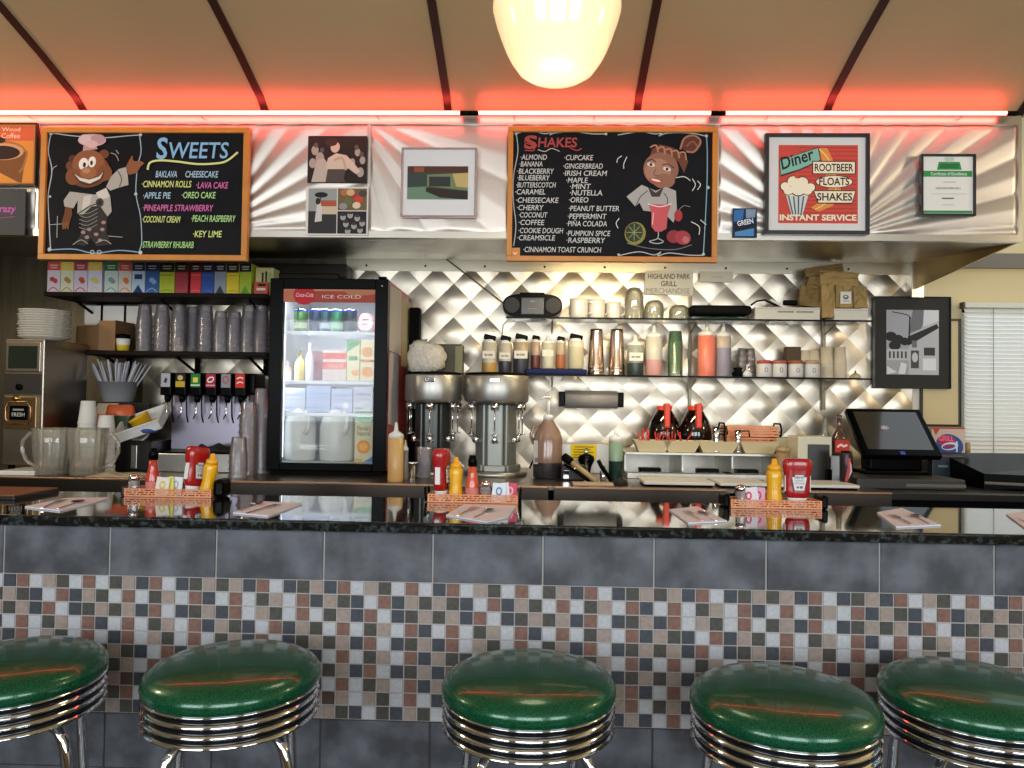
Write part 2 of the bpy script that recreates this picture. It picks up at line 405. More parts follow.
rows = [[A_, Z_, Z_, A_, A_, Z_, Z_, Z_, A_, A_], [Y_, V_, V_, Y_, Y_, V_, V_, V_, Y_, Y_], [Z_, Z_, A_, Z_, Z_, Z_, A_, Z_, Z_, Z_],
        [V_, V_, Y_, V_, V_, V_, Y_, V_, V_, V_], [A_, A_, Z_, Z_, A_, Z_, Z_, A_, A_, Z_], [V_, Y_, V_, V_, Y_, V_, V_, Y_, Y_, V_],
        [Z_, 'OBWTNWOB', Z_, Z_, A_, Z_, Z_, A_, Z_, Z_], [V_, 'BDNYWNBO'.replace('Y', 'T'), V_, V_, Y_, 'WTWOBBTN', V_, Y_, V_, V_],
        [A_, 'OTWBOWTW', Z_, 'DBWBOWTW', A_, 'ZBNTWBTW'.replace('Z', 'O'), Z_, A_, A_, Z_], [Y_, 'BONWTNBN', 'YOWWTONB'.replace('Y', 'B'), 'BONWONBO', 'WTWOBWTN', 'WTWOBNBN', V_, Y_, Y_, V_]]
TM = {'W': mat('mosaic_pale', 'aeb0b4', .5, noise=.10, nscale=120), 'N': mat('mosaic_navy', '393e46', .5, noise=.22, nscale=90), 'O': mat('mosaic_olive', '42403a', .5, noise=.25, nscale=90),
      'B': mat('mosaic_beige', '92847a', .5, noise=.14, nscale=80), 'T': mat('mosaic_terracotta', '75564a', .5, noise=.2, nscale=80), 'D': mat('mosaic_brown', '4a3931', .5, noise=.2, nscale=80)}
m = MB()
for r in range(10):
    for c in range(int(BX0 / P) + 1, int(BX1 / P)):
        k = rows[r][(c // 8) % 10][c % 8]
        x0, z1 = c * P + .0016, MT - r * P - .0016; a = .0008
        x1, z0 = x0 + P - .0032, z1 - P + .0032
        m.add([(x0, .004, z0), (x1, .004, z0), (x1, .004, z1), (x0, .004, z1), (x0 + a, .0015, z0 + a), (x1 - a, .0015, z0 + a), (x1 - a, .0015, z1 - a), (x0 + a, .0015, z1 - a)],
              [[4, 5, 6, 7], [0, 1, 5, 4], [1, 2, 6, 5], [2, 3, 7, 6], [3, 0, 4, 7]], TM[k])
m.build('mosaic_band', bar)

# ================================================================== BACK COUNTER
bc = thing('back_counter', 'dark steel back counter running under the equipment along the wall', 'counter', (0, 1.33, 0))
M_ctop = mat('worn_steel_top', '8e8478', .3, 1, noise=.15, nscale=4)
M_fasc = mat('dark_fascia_steel', '5a5149', .33, 1, noise=.12, nscale=3)
bx1 = X(889, ZB, 1.36)
B(-2.69, bx1, .02, YW - 1.33, ZB - .02, ZB, M_ctop, .003).build('worktop', bc)
M_lip = mat('copper_toned_lip', 'c79a78', .3, 1)
m = MB()
for a, c in ((-2.69, X(551, ZB, 1.35) - .012), (X(551, ZB, 1.35) + .012, X(726, ZB, 1.35)), (X(735, ZB, 1.35), bx1)):
    m.box(a, c, 0, .02, ZB - .16, ZB - .008, M_fasc, .002); m.box(a, c, -.003, .022, ZB - .008, ZB + .002, M_lip, .002)
m.build('fascia', bc)
B(-2.69, bx1, .06, YW - 1.33, .1, ZB - .02, M_mblack).build('cabinet_body', bc)
# ================================================================== LIGHTS OF THE PLACE
M_neon = mat('neon_red', 'ff1a14', .3, emit=30)
M_neon.node_tree.nodes['Principled BSDF'].inputs['Emission Color'].default_value = (1, .06, .05, 1)
yn, zn = 1.265, 2.712
def neon(name_label, u0, u1, v):
    a, c = X(u0, zn, yn), X(u1, zn, yn)
    o = thing('neon_tube', name_label, 'neon light', (a, yn, zn), 0, 'red neon tubes along the ceiling edge')
    L = c - a
    MB().tube([(0, 0, 0), (L, 0, 0)], .0085, M_neon, 10).build('glass_tube', o)
    for x in (.0, L):
        plab(MB().lathe([(.0, -.03), (.011, -.028), (.011, .02), (0, .025)], M_black, seg=12, xf=Matrix.Translation((x, 0.0, -.002)) @ Matrix.Rotation(math.pi / 2, 4, 'Y')).build('electrode', o), 'black end sleeve')
    for k in range(3): MB().tube([(L * (k + .5) / 3, 0, 0), (L * (k + .5) / 3, .03, -.012), (L * (k + .5) / 3, .055, -.012)], .003, M_steel, 6).build('clip', o)
neon('long red neon tube at the left, above the sweets board', -60, 466, 116)
neon('red neon tube above the shakes board', 474, 717, 117)
neon('red neon tube at the right, above the framed diner poster', 721, 1013, 118)
def pendant(x, y, z, label, power=7):
    o = thing('pendant_lamp', label, 'lamp', (x, y, z), 0, 'opal glass pendant lamps')
    R_ = .178
    g = mat('opal_glass', 'ffdfae', .12, emit=.75, coat=.3)
    g.node_tree.nodes['Principled BSDF'].inputs['Emission Color'].default_value = (1, .74, .40, 1)
    MB().lathe([(.0, -.002), (.05, .001), (.085, .010), (.112, .028), (.118, .036), (.135, .060), (.150, .088), (.165, .125), (.180, .168), (.190, .205), (.190, .222), (.178, .242), (.150, .255), (.11, .272), (.075, .285), (.062, .30), (.060, .325)], g, seg=40).build('shade', o)
    MB().lathe([(.068, .32), (.070, .345), (.045, .37), (.015, .385), (.012, .39)], M_chrome, seg=24).build('fitter', o)
    ztop = 3.10 - z
    MB().tube([(0, 0, .38), (0, 0, ztop - .02)], .009, M_chrome).build('stem', o)
    MB().lathe([(.012, ztop - .05), (.05, ztop - .035), (.065, ztop - .01), (.065, ztop)], M_chrome, seg=24).build('ceiling_rose', o)
    l = bpy.data.lights.new('lamp_bulb', 'POINT'); l.energy = power; l.color = (1, .82, .58); l.shadow_soft_size = .16
    lo = bpy.data.objects.new('lamp_bulb', l); COL.objects.link(lo); lo.location = (x, y, z - .22)
pp = at(556, 80, .12)
pendant(pp.x, .12, pp.z, 'cream opal glass pendant lamp hanging above the bar')
# other lamps of the same row lie outside the frame; their light reaches the room
for x in (-1.9, 5.1):
    l = bpy.data.lights.new('lamp_bulb', 'POINT'); l.energy = 44; l.color = (1, .84, .62); l.shadow_soft_size = .18
    lo = bpy.data.objects.new('lamp_bulb', l); COL.objects.link(lo); lo.location = (x, .1, 2.5)
# warm strip lamp under the canopy, behind the hanging shakes board
o = thing('strip_light', 'warm strip light under the canopy behind the shakes board', 'lamp', (1.93, 1.47, 2.135))
B(-.37, .37, -.03, .03, 0, .024, M_steel, .004).build('housing', o)
MB().tube([(-.35, 0, -.008), (.35, 0, -.008)], .011, mat('warm_tube', 'ffe8b8', .4, emit=2.5), 10).build('tube', o)
area('strip_light_glow', (1.93, 1.49, 2.112), (.6, 0, 0), .7, .05, 10, (1, .80, .48))

# ================================================================== BOARDS AND PICTURES ON THE CANOPY
M_bfr = mat('orange_wood_frame', 'c07c2c', .4, noise=.1, nscale=12)
M_chalk = mat('chalkboard', '131418', .6, noise=.25, nscale=6, spec=.12)
def framed(name, label, cat, u0, v0, u1, v1, Y, fw, fm, depth, backm, tiltx=0, sheet=None, group=None):
    """a frame that hangs on a wall: returns the thing and an Art sheet in photo-measured units"""
    a, c = at(u0, v0, Y), at(u1, v1, Y); W, H = abs(c.x - a.x), abs(a.z - c.z)
    cxm = (at(u0, (v0 + v1) / 2, Y).x + at(u1, (v0 + v1) / 2, Y).x) / 2
    z0 = at((u0 + u1) / 2, v1, Y).z
    o = thing(name, label, cat, (cxm, Y, z0), 0, group)
    q = MB(); d = depth
    q.box(-W / 2, W / 2, 0, d, 0, fw, fm, .002); q.box(-W / 2, W / 2, 0, d, H - fw, H, fm, .002)
    q.box(-W / 2, -W / 2 + fw, 0, d, fw, H - fw, fm, .002); q.box(W / 2 - fw, W / 2, 0, d, fw, H - fw, fm, .002)
    if fw: q.build('frame', o)
    B(-W / 2 + fw, W / 2 - fw, d * .45, d * .98, fw, H - fw, backm).build('board' if backm is M_chalk else 'backing', o)
    A = Art(u0, v0, u1, v1, W, H, y=d * .45)
    return o, A
YB = YH - .012 - .034
# ---- sweets board
o, A = framed('chalkboard', 'wide chalkboard in an orange wood frame headed SWEETS with a chef drawing', 'chalkboard', 41, 126, 246, 260, YB, .026, M_bfr, .03, M_chalk)
c1 = 'b8bfc0'
L_ = A.line
L_([(49, 131), (47, 150), (51, 170), (48, 195), (50, 225), (52, 250)], .9, c1)
L_([(49, 131), (70, 134), (100, 136), (125, 134), (138, 133)], .9, c1)
L_([(137, 133), (139, 150), (136, 165), (135, 192), (140, 215), (142, 240), (140, 250)], .9, '9fb4c4')
L_([(51, 250), (75, 249), (95, 253), (120, 250), (142, 252)], 1.1, '7fa3c0')
for u, v, r in ((49, 132, 1.6), (138, 133, 1.6), (51, 249.5, 2), (141, 252, 2), (50, 196, 1.2), (135, 193, 1.6)): A.ell(u, v, r, r, c1)
for s_ in (-1, 1): L_([(97 + s_ * 3.5 + 2 * math.cos(t), 252 + 1.8 * math.sin(t)) for t in [k * 1.05 for k in range(7)]], .7, c1)
# chef figure
sk, sk2, coat, ln = '6b3b20', '8a5330', 'a9a39a', '1a1513'
A.poly([(76, 244), (83, 232), (80, 205), (95, 200), (108, 206), (107, 232), (112, 244), (98, 246), (92, 238), (86, 246)], '2b2624')
for u, v in ((84, 232), (90, 229), (97, 234), (103, 229), (88, 237), (104, 222), (101, 240)): A.ell(u, v, 2.2, 1.8, 'a07f7c')
for k in range(5): L_([(80, 211 + 4 * k), (88, 213 + 4 * k), (98, 208 + 4 * k)], .7, '87817b')
A.poly([(66, 204), (72, 206), (73, 214), (70, 225), (66, 229), (62, 224), (65, 214)], sk)
for k in range(3): L_([(65 + 2.2 * k, 222), (64 + 2.5 * k, 229)], 1.2, sk2)
A.poly([(78, 192), (70, 191), (64, 200), (65, 206), (74, 208), (78, 200), (78, 214), (84, 214), (92, 206), (100, 205), (108, 216), (112, 211), (110, 195), (106, 187), (95, 194)], coat)
A.poly([(84, 196), (92, 194), (90, 204), (82, 210)], 'c9c4bb'); A.poly([(96, 192), (106, 187), (109, 196), (100, 200)], 'cdc7be')
A.ell(100, 202, 4, 4.6, '3c3a3a'); A.ell(100, 202, 2.2, 2.6, '1c1c1f')
L_([(78, 214), (90, 206), (98, 203)], 1, ln)
A.poly([(106, 186), (110, 176), (118, 168), (125, 166), (127, 174), (128, 184), (118, 187), (110, 190)], coat)
L_([(117, 170), (121, 178), (119, 186)], .8, ln)
A.poly([(125, 166), (128, 159), (130, 156), (133, 160), (140, 160), (143, 162), (139, 166), (136, 172), (128, 174)], sk2); L_([(130, 160), (131, 155)], 1.8, sk2)
A.ell(70, 165, 4.5, 5, sk); A.ell(103, 153, 5, 4.5, sk); A.ell(72, 158, 4, 4, '4a2a18')
A.ell(88, 170, 21, 17, sk, -.15, 30); A.ell(88, 163, 16, 14.5, sk2, 0, 26)
for s_, (u, v) in enumerate(((73, 176), (104, 172))): A.ell(u, v, 7.5, 8.5, '7d4827')
A.ell(83, 163, 4.6, 6.2, 'e6e0d8', .2); A.ell(91.5, 161, 3.8, 5.6, 'e6e0d8', .1)
A.ell(84, 164, 1.5, 2.6, '15110f'); A.ell(91, 162, 1.3, 2.4, '15110f')
A.poly([(74, 173), (80, 180), (90, 183), (100, 178), (103, 171), (99, 176), (89, 179), (80, 177)], 'd8d0c4')
L_([(73, 172), (80, 181), (90, 184), (101, 178), (103.5, 170)], .8, ln)
A.ell(88, 172, 8, 6, '9a623c'); A.ell(86, 170, 4, 2.6, 'b58258')
A.poly([(82, 150), (83, 143), (94, 143), (97, 148)], 'b98f8e')
A.ell(91, 139, 14, 6.4, 'c9a3a4'); A.ell(84, 138, 6, 5, 'd6b6b5'); A.ell(97, 138, 7, 5, 'b98f92'); A.ell(91, 143, 6, 4, 'd0adad')
for a_ in ([(110, 152), (115, 154), (118, 160)], [(115, 149), (118, 153)], [(52, 174), (53, 168), (57, 165)], [(51, 225), (63, 224)], [(59, 216), (59, 238)], [(75, 245), (83, 240), (90, 244)], [(98, 243), (106, 240), (113, 244)], [(110, 236), (124, 237)]): L_(a_, .6, 'b3afa9')
# lettering
A.n += 2
A.text('S', 155, 165.5, 157.5, 21, '7fb2d6', .05, bold=.02); A.text('WEETS', 166, 225, 157, 16, '7fb2d6', .1, bold=.01)
L_([(147, 169), (149, 162), (158, 159.5), (175, 160.5), (195, 163), (212, 162.5), (224, 160), (235, 151)], 2.0, 'cfd98a')
bl, yg, pk, gr = 'a5c4d8', 'd3dc84', 'cf6aa4', 'a9d68a'
for t_, a, c, v, cl in (('BAKLAVA', 155, 176, 176.5, bl), ('CHEESECAKE', 184, 216, 176.5, bl), ('·CINNAMON ROLLS', 141.5, 190, 186.5, yg), ('·LAVA CAKE', 195, 226, 187.5, pk),
                        ('·APPLE PIE', 143, 170, 198, bl), ('·OREO CAKE', 181, 214, 197.5, gr), ('·PINEAPPLE STRAWBERRY', 143, 212, 210.5, pk), ('·COCONUT CREAM', 143, 180, 222, yg),
                        ('·PEACH RASPBERRY', 191, 234, 221, gr), ('·KEY LIME', 193, 221, 236.5, yg), ('·STRAWBERRY RHUBARB', 143, 194, 247.5, gr)): A.text(t_, a, c, v, 6.4, cl, .1, bold=.012)
A.build('chalk_drawing', o)
# ---- shakes board
o, A = framed('chalkboard', 'chalkboard in an orange wood frame headed SHAKES with a waitress drawing', 'chalkboard', 508, 125.5, 717, 261.5, YB, .024, M_bfr, .03, M_chalk)
L_ = A.line; wh = 'b9bcb8'
L_([(515, 132), (530, 129), (545, 132), (552, 130), (550, 133), (556, 131), (575, 130), (592, 132), (606, 132)], .9, wh)
L_([(618, 133), (640, 130), (655, 132), (662, 131), (659, 134), (668, 131), (690, 131), (705, 134)], .9, wh)
L_([(516, 132), (518, 150), (514, 175), (514, 200), (517, 225), (515, 246)], .9, 'a3b6bb'); L_([(706, 133), (707, 150), (707, 180), (706, 210), (704, 252)], .9, '8fb3bd')
L_([(620, 255), (640, 251), (655, 254), (662, 251), (659, 255), (670, 252), (690, 254), (703, 254)], .9, wh)
L_([(538, 148), (545, 150), (552, 147), (560, 150)], .8, wh)
for u, v, r in ((516, 132, 1.5), (606, 132, 1.4), (706, 134, 1.5), (708, 186, 1.6), (704, 253, 1.5), (620, 254, 1.2)): A.ell(u, v, r, r, wh)
A.text('S', 524, 537, 147, 13, 'a8433f', .05, bold=.03); A.text('HAKES', 538, 577, 145.5, 9.5, 'a8433f', .08, bold=.02)
L_([(535, 137), (528, 136), (525, 141), (533, 144), (534, 149), (525, 149)], 1, 'a8433f'); L_([(570, 146), (577, 149), (582, 147)], 1, 'a8433f')
col = 'c6c8c4'
for t_, a, c, v in (('ALMOND', 522, 547, 158.5), ('BANANA', 521, 543, 165.5), ('BLACKBERRY', 519, 554, 172.8), ('BLUEBERRY', 519, 550, 179.5), ('BUTTERSCOTCH', 518, 556, 186.8), ('CARAMEL', 517, 546, 193.8),
                    ('CHEESECAKE', 518, 559, 202.2), ('CHERRY', 519, 544, 209.8), ('COCONUT', 521, 548, 217.2), ('COFFEE', 521, 545, 224.8), ('COOKIE DOUGH', 521, 564, 233), ('CREAMSICLE', 520, 556, 240.3),
                    ('CUPCAKE', 566, 593, 159), ('GINGERBREAD', 565, 603, 167.6), ('IRISH CREAM', 565, 607, 174.8), ('MAPLE', 568, 588, 182), ('MINT', 572, 591, 188.2), ('NUTELLA', 572, 603, 194.6),
                    ('OREO', 571, 589, 201.8), ('PEANUT BUTTER', 571, 620, 210.4), ('PEPPERMINT', 570, 607, 218.4), ('PIÑA COLADA', 569, 608, 225.8), ('PUMPKIN SPICE', 569, 611, 235.6), ('RASPBERRY', 569, 606, 242.6),
                    ('CINNAMON TOAST CRUNCH', 526, 602, 252.2)): A.text('·' + t_, a - 1.5, c, v, 5.3, col, .12, bold=.008)
# tip box drawing in the corner
A.rect(511.5, 248, 521.5, 257, 'c98a50'); A.text('♥' if 0 else 'v', 514, 519, 255, 4, 'efe0c8')
# waitress figure
A.ell(690, 143, 9, 8, '5a3226'); L_([(680, 148), (684, 137), (693, 134), (700, 140), (694, 150), (686, 150)], 2, 'a46e56'); L_([(686, 145), (692, 140), (697, 145)], 1.4, '8b5a46')
A.poly([(652, 148), (660, 143), (672, 146), (682, 152), (688, 160), (684, 172), (678, 160), (650, 156)], '6a3b28')
A.ell(661, 168, 17.5, 17, '8c604c', .25, 28); A.ell(658, 170, 13, 13, 'a37a63', .2); A.ell(664, 180, 11, 7.5, '8f6450')
for k in range(5): L_([(650 + 7 * k, 146 + 1.5 * k), (656 + 7 * k, 144 + 1.8 * k), (658 + 7 * k, 151 + 2 * k)], 1.6, 'a97e5f')
for u, v in ((651, 163.5), (667, 168)): A.ell(u, v, 4, 2, 'd9cfc6', .25); A.ell(u, v, 1.4, 1.6, '1a1212')
L_([(647, 160), (652, 158.5), (656, 161)], .8, '2c1812'); L_([(662, 164), (668, 163), (674, 167)], .8, '2c1812')
L_([(656, 168), (654, 173), (658, 175)], .8, '6b4433'); A.ell(656, 180, 7, 2.6, 'b04a44', .25); A.ell(656, 179.4, 5, 1.1, 'e2d8cf', .25)
A.poly([(642, 184), (627, 196), (636, 206), (640, 202), (644, 210), (664, 212), (674, 222), (677, 208), (676, 190), (666, 186), (656, 190)], 'a7a49f')
A.poly([(648, 186), (656, 192), (664, 186), (660, 196), (652, 196)], '3c3230'); L_([(636, 206), (641, 196), (648, 190)], .8, '2b2928'); L_([(664, 212), (668, 200), (664, 192)], .8, '2b2928')
A.poly([(649, 203), (671, 204), (668, 214), (667, 228), (662, 231), (656, 231), (652, 226), (652, 213)], 'c4555a'); L_([(648, 203), (660, 206), (672, 203)], 1, 'd9d5d0'); L_([(654, 212), (653, 224)], 1, 'e9b9b8')
L_([(659, 231), (658, 238), (650, 241), (658, 243), (664, 241), (659, 238)], .9, 'b6b4b0')
A.ell(636, 233, 10.5, 11.5, '8b8340', .2); A.ell(635, 232, 8.6, 9.6, '2f3a25', .2)
for k in range(8): L_([(635, 232), (635 + 7.4 * math.cos(k * .785), 232 + 8.4 * math.sin(k * .785))], .6, '9aa06a')
A.ell(678.5, 215, 4, 6, 'a8303a'); L_([(679, 209), (684, 205), (690, 206)], .6, '8a8a80')
A.ell(674, 236, 7, 6.5, '8e2f38'); A.ell(683, 237, 8, 7, 'a33a42', .3); A.ell(686, 239, 3.4, 3.6, 'b86a68')
L_([(628, 243), (650, 248), (675, 249), (692, 244)], .8, '77746f')
for a_ in ([(622, 155), (618, 158), (617, 162)], [(627, 156), (624, 163), (624, 168)], [(692, 178), (695, 184), (692, 190)], [(697, 180), (700, 184), (697, 189)], [(691, 221), (699, 226), (699, 234)], [(700, 219), (706, 224)], [(620, 218), (617, 223), (619, 228)], [(676, 177), (684, 176), (690, 180)]): L_(a_, .8, 'd5d5d0')
A.build('chalk_drawing', o)
# ---- coffee poster and little chalk sign at the far left
YP = YH - .012 - .034
o, A = framed('coffee_poster', 'orange coffee poster with a brown cup in a dark frame, left of the sweets board', 'poster', -38, 122, 35, 185, YP, .008, mat('dark_frame', '21120c', .4), .018, ink('c9762c'))
A.rect(-34, 125, 31, 182, 'd98a35'); A.rect(-34, 125, 31, 140, 'cf5f35')
A.ell(2, 151, 22, 11, 'a86b38'); A.poly([(-20, 151), (-16, 164), (18, 182), (21, 182), (24, 151)], '7a4a22'); A.ell(2, 151, 20, 8.5, 'c99a6a'); A.ell(1, 152, 17.5, 7, '2a140a'); L_ = A.line
L_([(22, 150), (25, 152), (22, 166), (18, 172)], 2, 'a86b38')
A.ell(-2, 139.5, 6, 3, '2a140a')
A.text('Coffee', 0, 18, 137.5, 5, 'f0d9b8'); A.text('Wood', 0, 18, 130.5, 4, 'f0d9b8')
A.build('print', o)
o, A = framed('chalk_sign', 'small dark chalk sign with pink lettering under the coffee poster', 'sign', -30, 188, 23.5, 234.5, YP, .0, M_bfr, .014, mat('slate_blue_board', '2b2a30', .6))
A.text('crazy', -6, 14, 211.5, 7, 'c058a0', .1, bold=.02); A.line([(-8, 218), (6, 217), (14, 216)], .8, '8a4a7c', False); A.build('lettering', o)
# ---- two unframed photographs
o, A = framed('photo_print', 'black and white party photo stuck on the canopy above the collage', 'photograph', 308, 135.5, 366, 182.5, YH - .024, 0, M_bfr, .008, ink('16120f'))
A.rect(308, 135.5, 366, 182.5, '1c1614')
for u, v, r in ((315, 150, 5), (320, 158, 6), (313, 163, 5), (357, 152, 4), (362, 160, 4), (352, 162, 4), (360, 172, 5)): A.ell(u, v, r * .7, r, 'a59a8e')
for u, v in ((316, 145), (322, 150), (356, 147), (361, 154)): A.ell(u, v, 2.2, 2.6, '5a4f47')
A.poly([(312, 182), (317, 160), (324, 158), (330, 166), (326, 182)], 'b5aa9e')
A.poly([(326, 168), (328, 158), (336, 153), (346, 155), (353, 162), (360, 171), (356, 174), (348, 168), (346, 170), (328, 170)], 'cdb9a6')
A.ell(333, 144, 7, 6, '2a1a14'); A.ell(335, 147, 4.5, 5.5, 'cbb39e', .2); A.ell(331, 142, 6, 4, '3a241b')
A.poly([(328, 169), (346, 169), (344, 178), (346, 182.4), (326, 182.4)], '4b423d'); A.line([(346, 170), (342, 158), (334, 160)], 2.2, 'b89f8b'); A.build('print', o)
o, A = framed('photo_print', 'white-edged collage of street and crowd photos stuck low on the canopy', 'photograph', 306, 186.5, 367.5, 235, YH - .024, 0, M_bfr, .008, ink('d6d2ca'))
A.rect(308.5, 188, 336.5, 213, '8f9794'); A.rect(308.5, 211, 336.5, 233.5, '2b2c2e'); A.rect(320, 200, 336, 208, 'a4523a'); A.rect(321, 206, 337, 214, 'c2b49a')
A.ell(321, 194.5, 6.5, 2.8, '17181a'); A.line([(321, 195), (319, 206)], .8, '17181a', False); A.poly([(315, 222), (317, 204), (320, 200), (322, 208), (322, 221)], 'c4c2bd'); A.ell(318, 201, 2.4, 3.4, '2a2422')
A.rect(337.5, 188, 366, 210, '6a5a3a')
for u, v, cl in ((344, 192, 'a56b45'), (353, 195, '9c3a35'), (358, 199, 'c2402f'), (348, 201, '5d6a45'), (362, 193, '41403a'), (356, 205, 'd5c4a8'), (343, 206, '8a8a86'), (350, 192, 'c9a77a')): A.ell(u, v, 4, 3.4, cl)
A.rect(337.5, 211, 366, 233.5, '1d1d1f')
for u, v in ((343, 217), (350, 215), (357, 218), (362, 223), (346, 224), (354, 226), (360, 230), (348, 231)): A.ell(u, v, 2.8, 3.2, '9b9b9b'); A.ell(u, v - 2.4, 2.4, 1.6, '333333')
A.build('print', o)
# ---- framed night street picture (plain stand-in)
o, A = framed('framed_picture', 'small framed picture of a lit street corner with a wide white mat', 'picture', 401.5, 147, 476, 217, YP, .009, mat('silver_pink_frame', 'b7a2a0', .25, .8), .018, ink('d4d6d8'))
A.rect(407.5, 165.5, 467.5, 199, '33413c'); A.poly([(407.5, 199), (407.5, 187), (426, 186), (440, 193), (467.5, 199)], '66836c'); A.rect(407.5, 165.5, 467.5, 172, '4c2e22')
A.poly([(427, 174), (467.5, 172), (467.5, 190), (450, 188), (427, 186)], '6d7c58'); A.poly([(452, 173), (467.5, 172), (467.5, 187), (456, 186)], 'b9a46a'); A.rect(429, 176, 450, 186, '2b3330')
A.poly([(426, 187), (467.5, 191), (467.5, 199), (440, 197), (426, 191)], '2b2320'); A.rect(414, 166.5, 424, 171.5, '8a4a35'); A.build('print', o)
# ---- little blue card
o, A = framed('flyer', 'small dark blue flyer at the foot of the framed diner poster', 'flyer', 733, 208, 757, 237.5, YH - .022, 0, M_bfr, .004, ink('132544'))
A.poly([(734, 210), (744, 209), (743, 219), (734, 222)], '2f6aa5'); A.poly([(746, 209), (756, 209), (755, 217), (746, 218)], '7d93a8'); A.poly([(734, 224), (755, 219), (755, 226), (735, 231)], '0c1524'); A.text('GREEN', 738, 754, 226, 5, 'dfe6ee', 0, -.2, .02)
A.poly([(735, 232), (754, 228), (754, 236), (735, 236)], '4c86b8'); A.build('print', o)
# ---- framed diner poster
o, A = framed('framed_poster', 'black-framed red diner poster advertising root beer floats and shakes', 'poster', 765.5, 132.5, 870, 234, YP, .017, mat('black_frame', '19191b', .35), .022, ink('d3d2d0'))
A.rect(779.3, 144, 858.7, 222.8, 'c6473a')
for k in range(18): A.rect(800, 146 + 4.1 * k, 858, 147.2 + 4.1 * k, 'a93a30', k > 0)
A.poly([(820, 147), (828, 147), (834, 160), (842, 190), (834, 205), (820, 211), (812, 207), (828, 196), (830, 185), (824, 165)], 'd98e3f'); A.line([(820, 148), (830, 160), (837, 186), (830, 200), (816, 209)], .9, 'f1d28a')
A.poly([(779.5, 160), (819, 146), (822, 160), (800, 170), (782, 176), (781, 170)], '1d2a2a'); A.poly([(780.5, 160), (818.5, 147), (821, 159), (800, 168.5), (782, 174)], '7db5a4')
A.text('Diner', 783, 817, 169, 12, '17201f', .15, -.33, .02)
for (a, v0, c, v1), t_, p_ in (((814, 161, 855.5, 172.5), 'ROOTBEER', 0), ((817, 175.5, 853, 186.5), 'FLOATS', 1), ((815, 190.5, 856, 202), 'SHAKES', 2)):
    if p_ == 1: A.ell((a + c) / 2, (v0 + v1) / 2, (c - a) / 2 + 1, 6.6, '222020'); A.ell((a + c) / 2, (v0 + v1) / 2, (c - a) / 2, 5.8, 'e8dcc0')
    elif p_ == 0: A.rect(a - 1, v0 - 1, c + 1, v1 + 1, '222020'); A.rect(a, v0, c, v1, 'e8dcc0')
    else: A.poly([(a - 1, v0 - 1), (c + 1, v0 - 1), (c - 3, v1 + 1), (a + 4, v1 + 1)], '222020'); A.poly([(a, v0), (c, v0), (c - 3.5, v1), (a + 4.5, v1)], 'e8dcc0')
    e = 3 if p_ else 1.5
    A.text(t_, a + e, c - e, v1 - 2.2, 7.4, '1b1a1a', bold=.02, keep=False)
A.poly([(786, 192), (810, 192), (803, 216), (793, 216)], 'c9cfce')
for k in range(4): A.line([(789 + 5.2 * k, 194), (794 + 2.6 * k, 215)], 1.4, '47525c', False)
A.ell(798, 193, 13.5, 3, 'e8dcc0')
for u, v, r in ((786, 186, 5), (794, 181, 6), (803, 182, 6), (811, 187, 5), (799, 188, 8), (789, 190, 5), (808, 190, 5)): A.ell(u, v, r * 1.1, r, '2b2523')
for u, v, r in ((786, 186, 4.2), (794, 181, 5.2), (803, 182, 5.2), (811, 187, 4.2), (799, 188, 7), (789, 190, 4.4), (808, 190, 4.4)): A.ell(u, v, r * 1.1, r, 'ece2c8')
A.ell(797, 176, 2, 2, 'c6473a'); A.text('INSTANT SERVICE', 780.5, 857, 220, 5.6, 'ece2c8', bold=.035, keep=False); A.build('print', o)
# ---- certificate
o, A = framed('framed_certificate', 'green and white certificate in a thin black frame near the right end of the canopy', 'certificate', 921.5, 153.5, 976.5, 215.5, YP, .010, mat('black_frame', '19191b'), .022, ink('dcdcd6'))
A.rect(924.5, 170, 973.5, 176, '2f8a4a'); A.rect(924.5, 210, 973.5, 212.5, '2f8a4a'); A.poly([(938, 169), (940, 161), (961, 161), (963, 169)], '2f8a4a'); A.ell(950.5, 158, 5, 3.4, 'b8c4b8'); A.text('Certificate of Excellence', 932, 968, 174.6, 3.2, 'e8efe6', keep=False)
A.rect(941, 163, 960, 167.5, '216b38'); A.rect(944, 181, 957, 181.8, 'a9a9a2'); A.text('HIGHLAND PARK GRILL', 937, 962, 188.6, 2.2, '666660'); A.rect(932, 193, 968, 193.6, 'b9b9b2'); A.rect(943, 197, 955, 198.6, '77776f'); A.rect(943, 204, 955, 204.6, 'a9a9a2')
A.build('print', o)
# ---- framed street photograph on the wall at the right
o, A = framed('framed_photo', 'black and white street photo in a wide black mat beside the window blind', 'photograph', 875, 295.5, 951.5, 388.5, YW - .045, .004, mat('black_frame', '19191b'), .03, mat('black_mat', '23231f', .75))
A.rect(887.5, 309, 940, 374.5, '9fa0a3'); A.rect(887.5, 309, 940, 340, 'a5a5aa')
for u, v, r in ((892, 336, 6), (899, 339, 6), (906, 341, 5), (896, 345, 6)): A.ell(u, v, r, r * .8, '26282a')
A.rect(888, 349, 912, 360, 'b9babc')
for k in range(6): A.rect(890 + 4 * k, 351, 892 + 4 * k, 358, '45484c', k > 0)
A.poly([(910, 335), (940, 318), (940, 374.5), (910, 374.5)], 'b5b6b8'); A.poly([(909, 336), (938, 323), (940, 327), (910, 345)], '2b2b2e'); A.poly([(914, 309), (930, 309), (922, 328), (910, 333)], '6f7073'); A.poly([(925, 309), (940, 309), (940, 320), (924, 326)], 'cfcfd2')
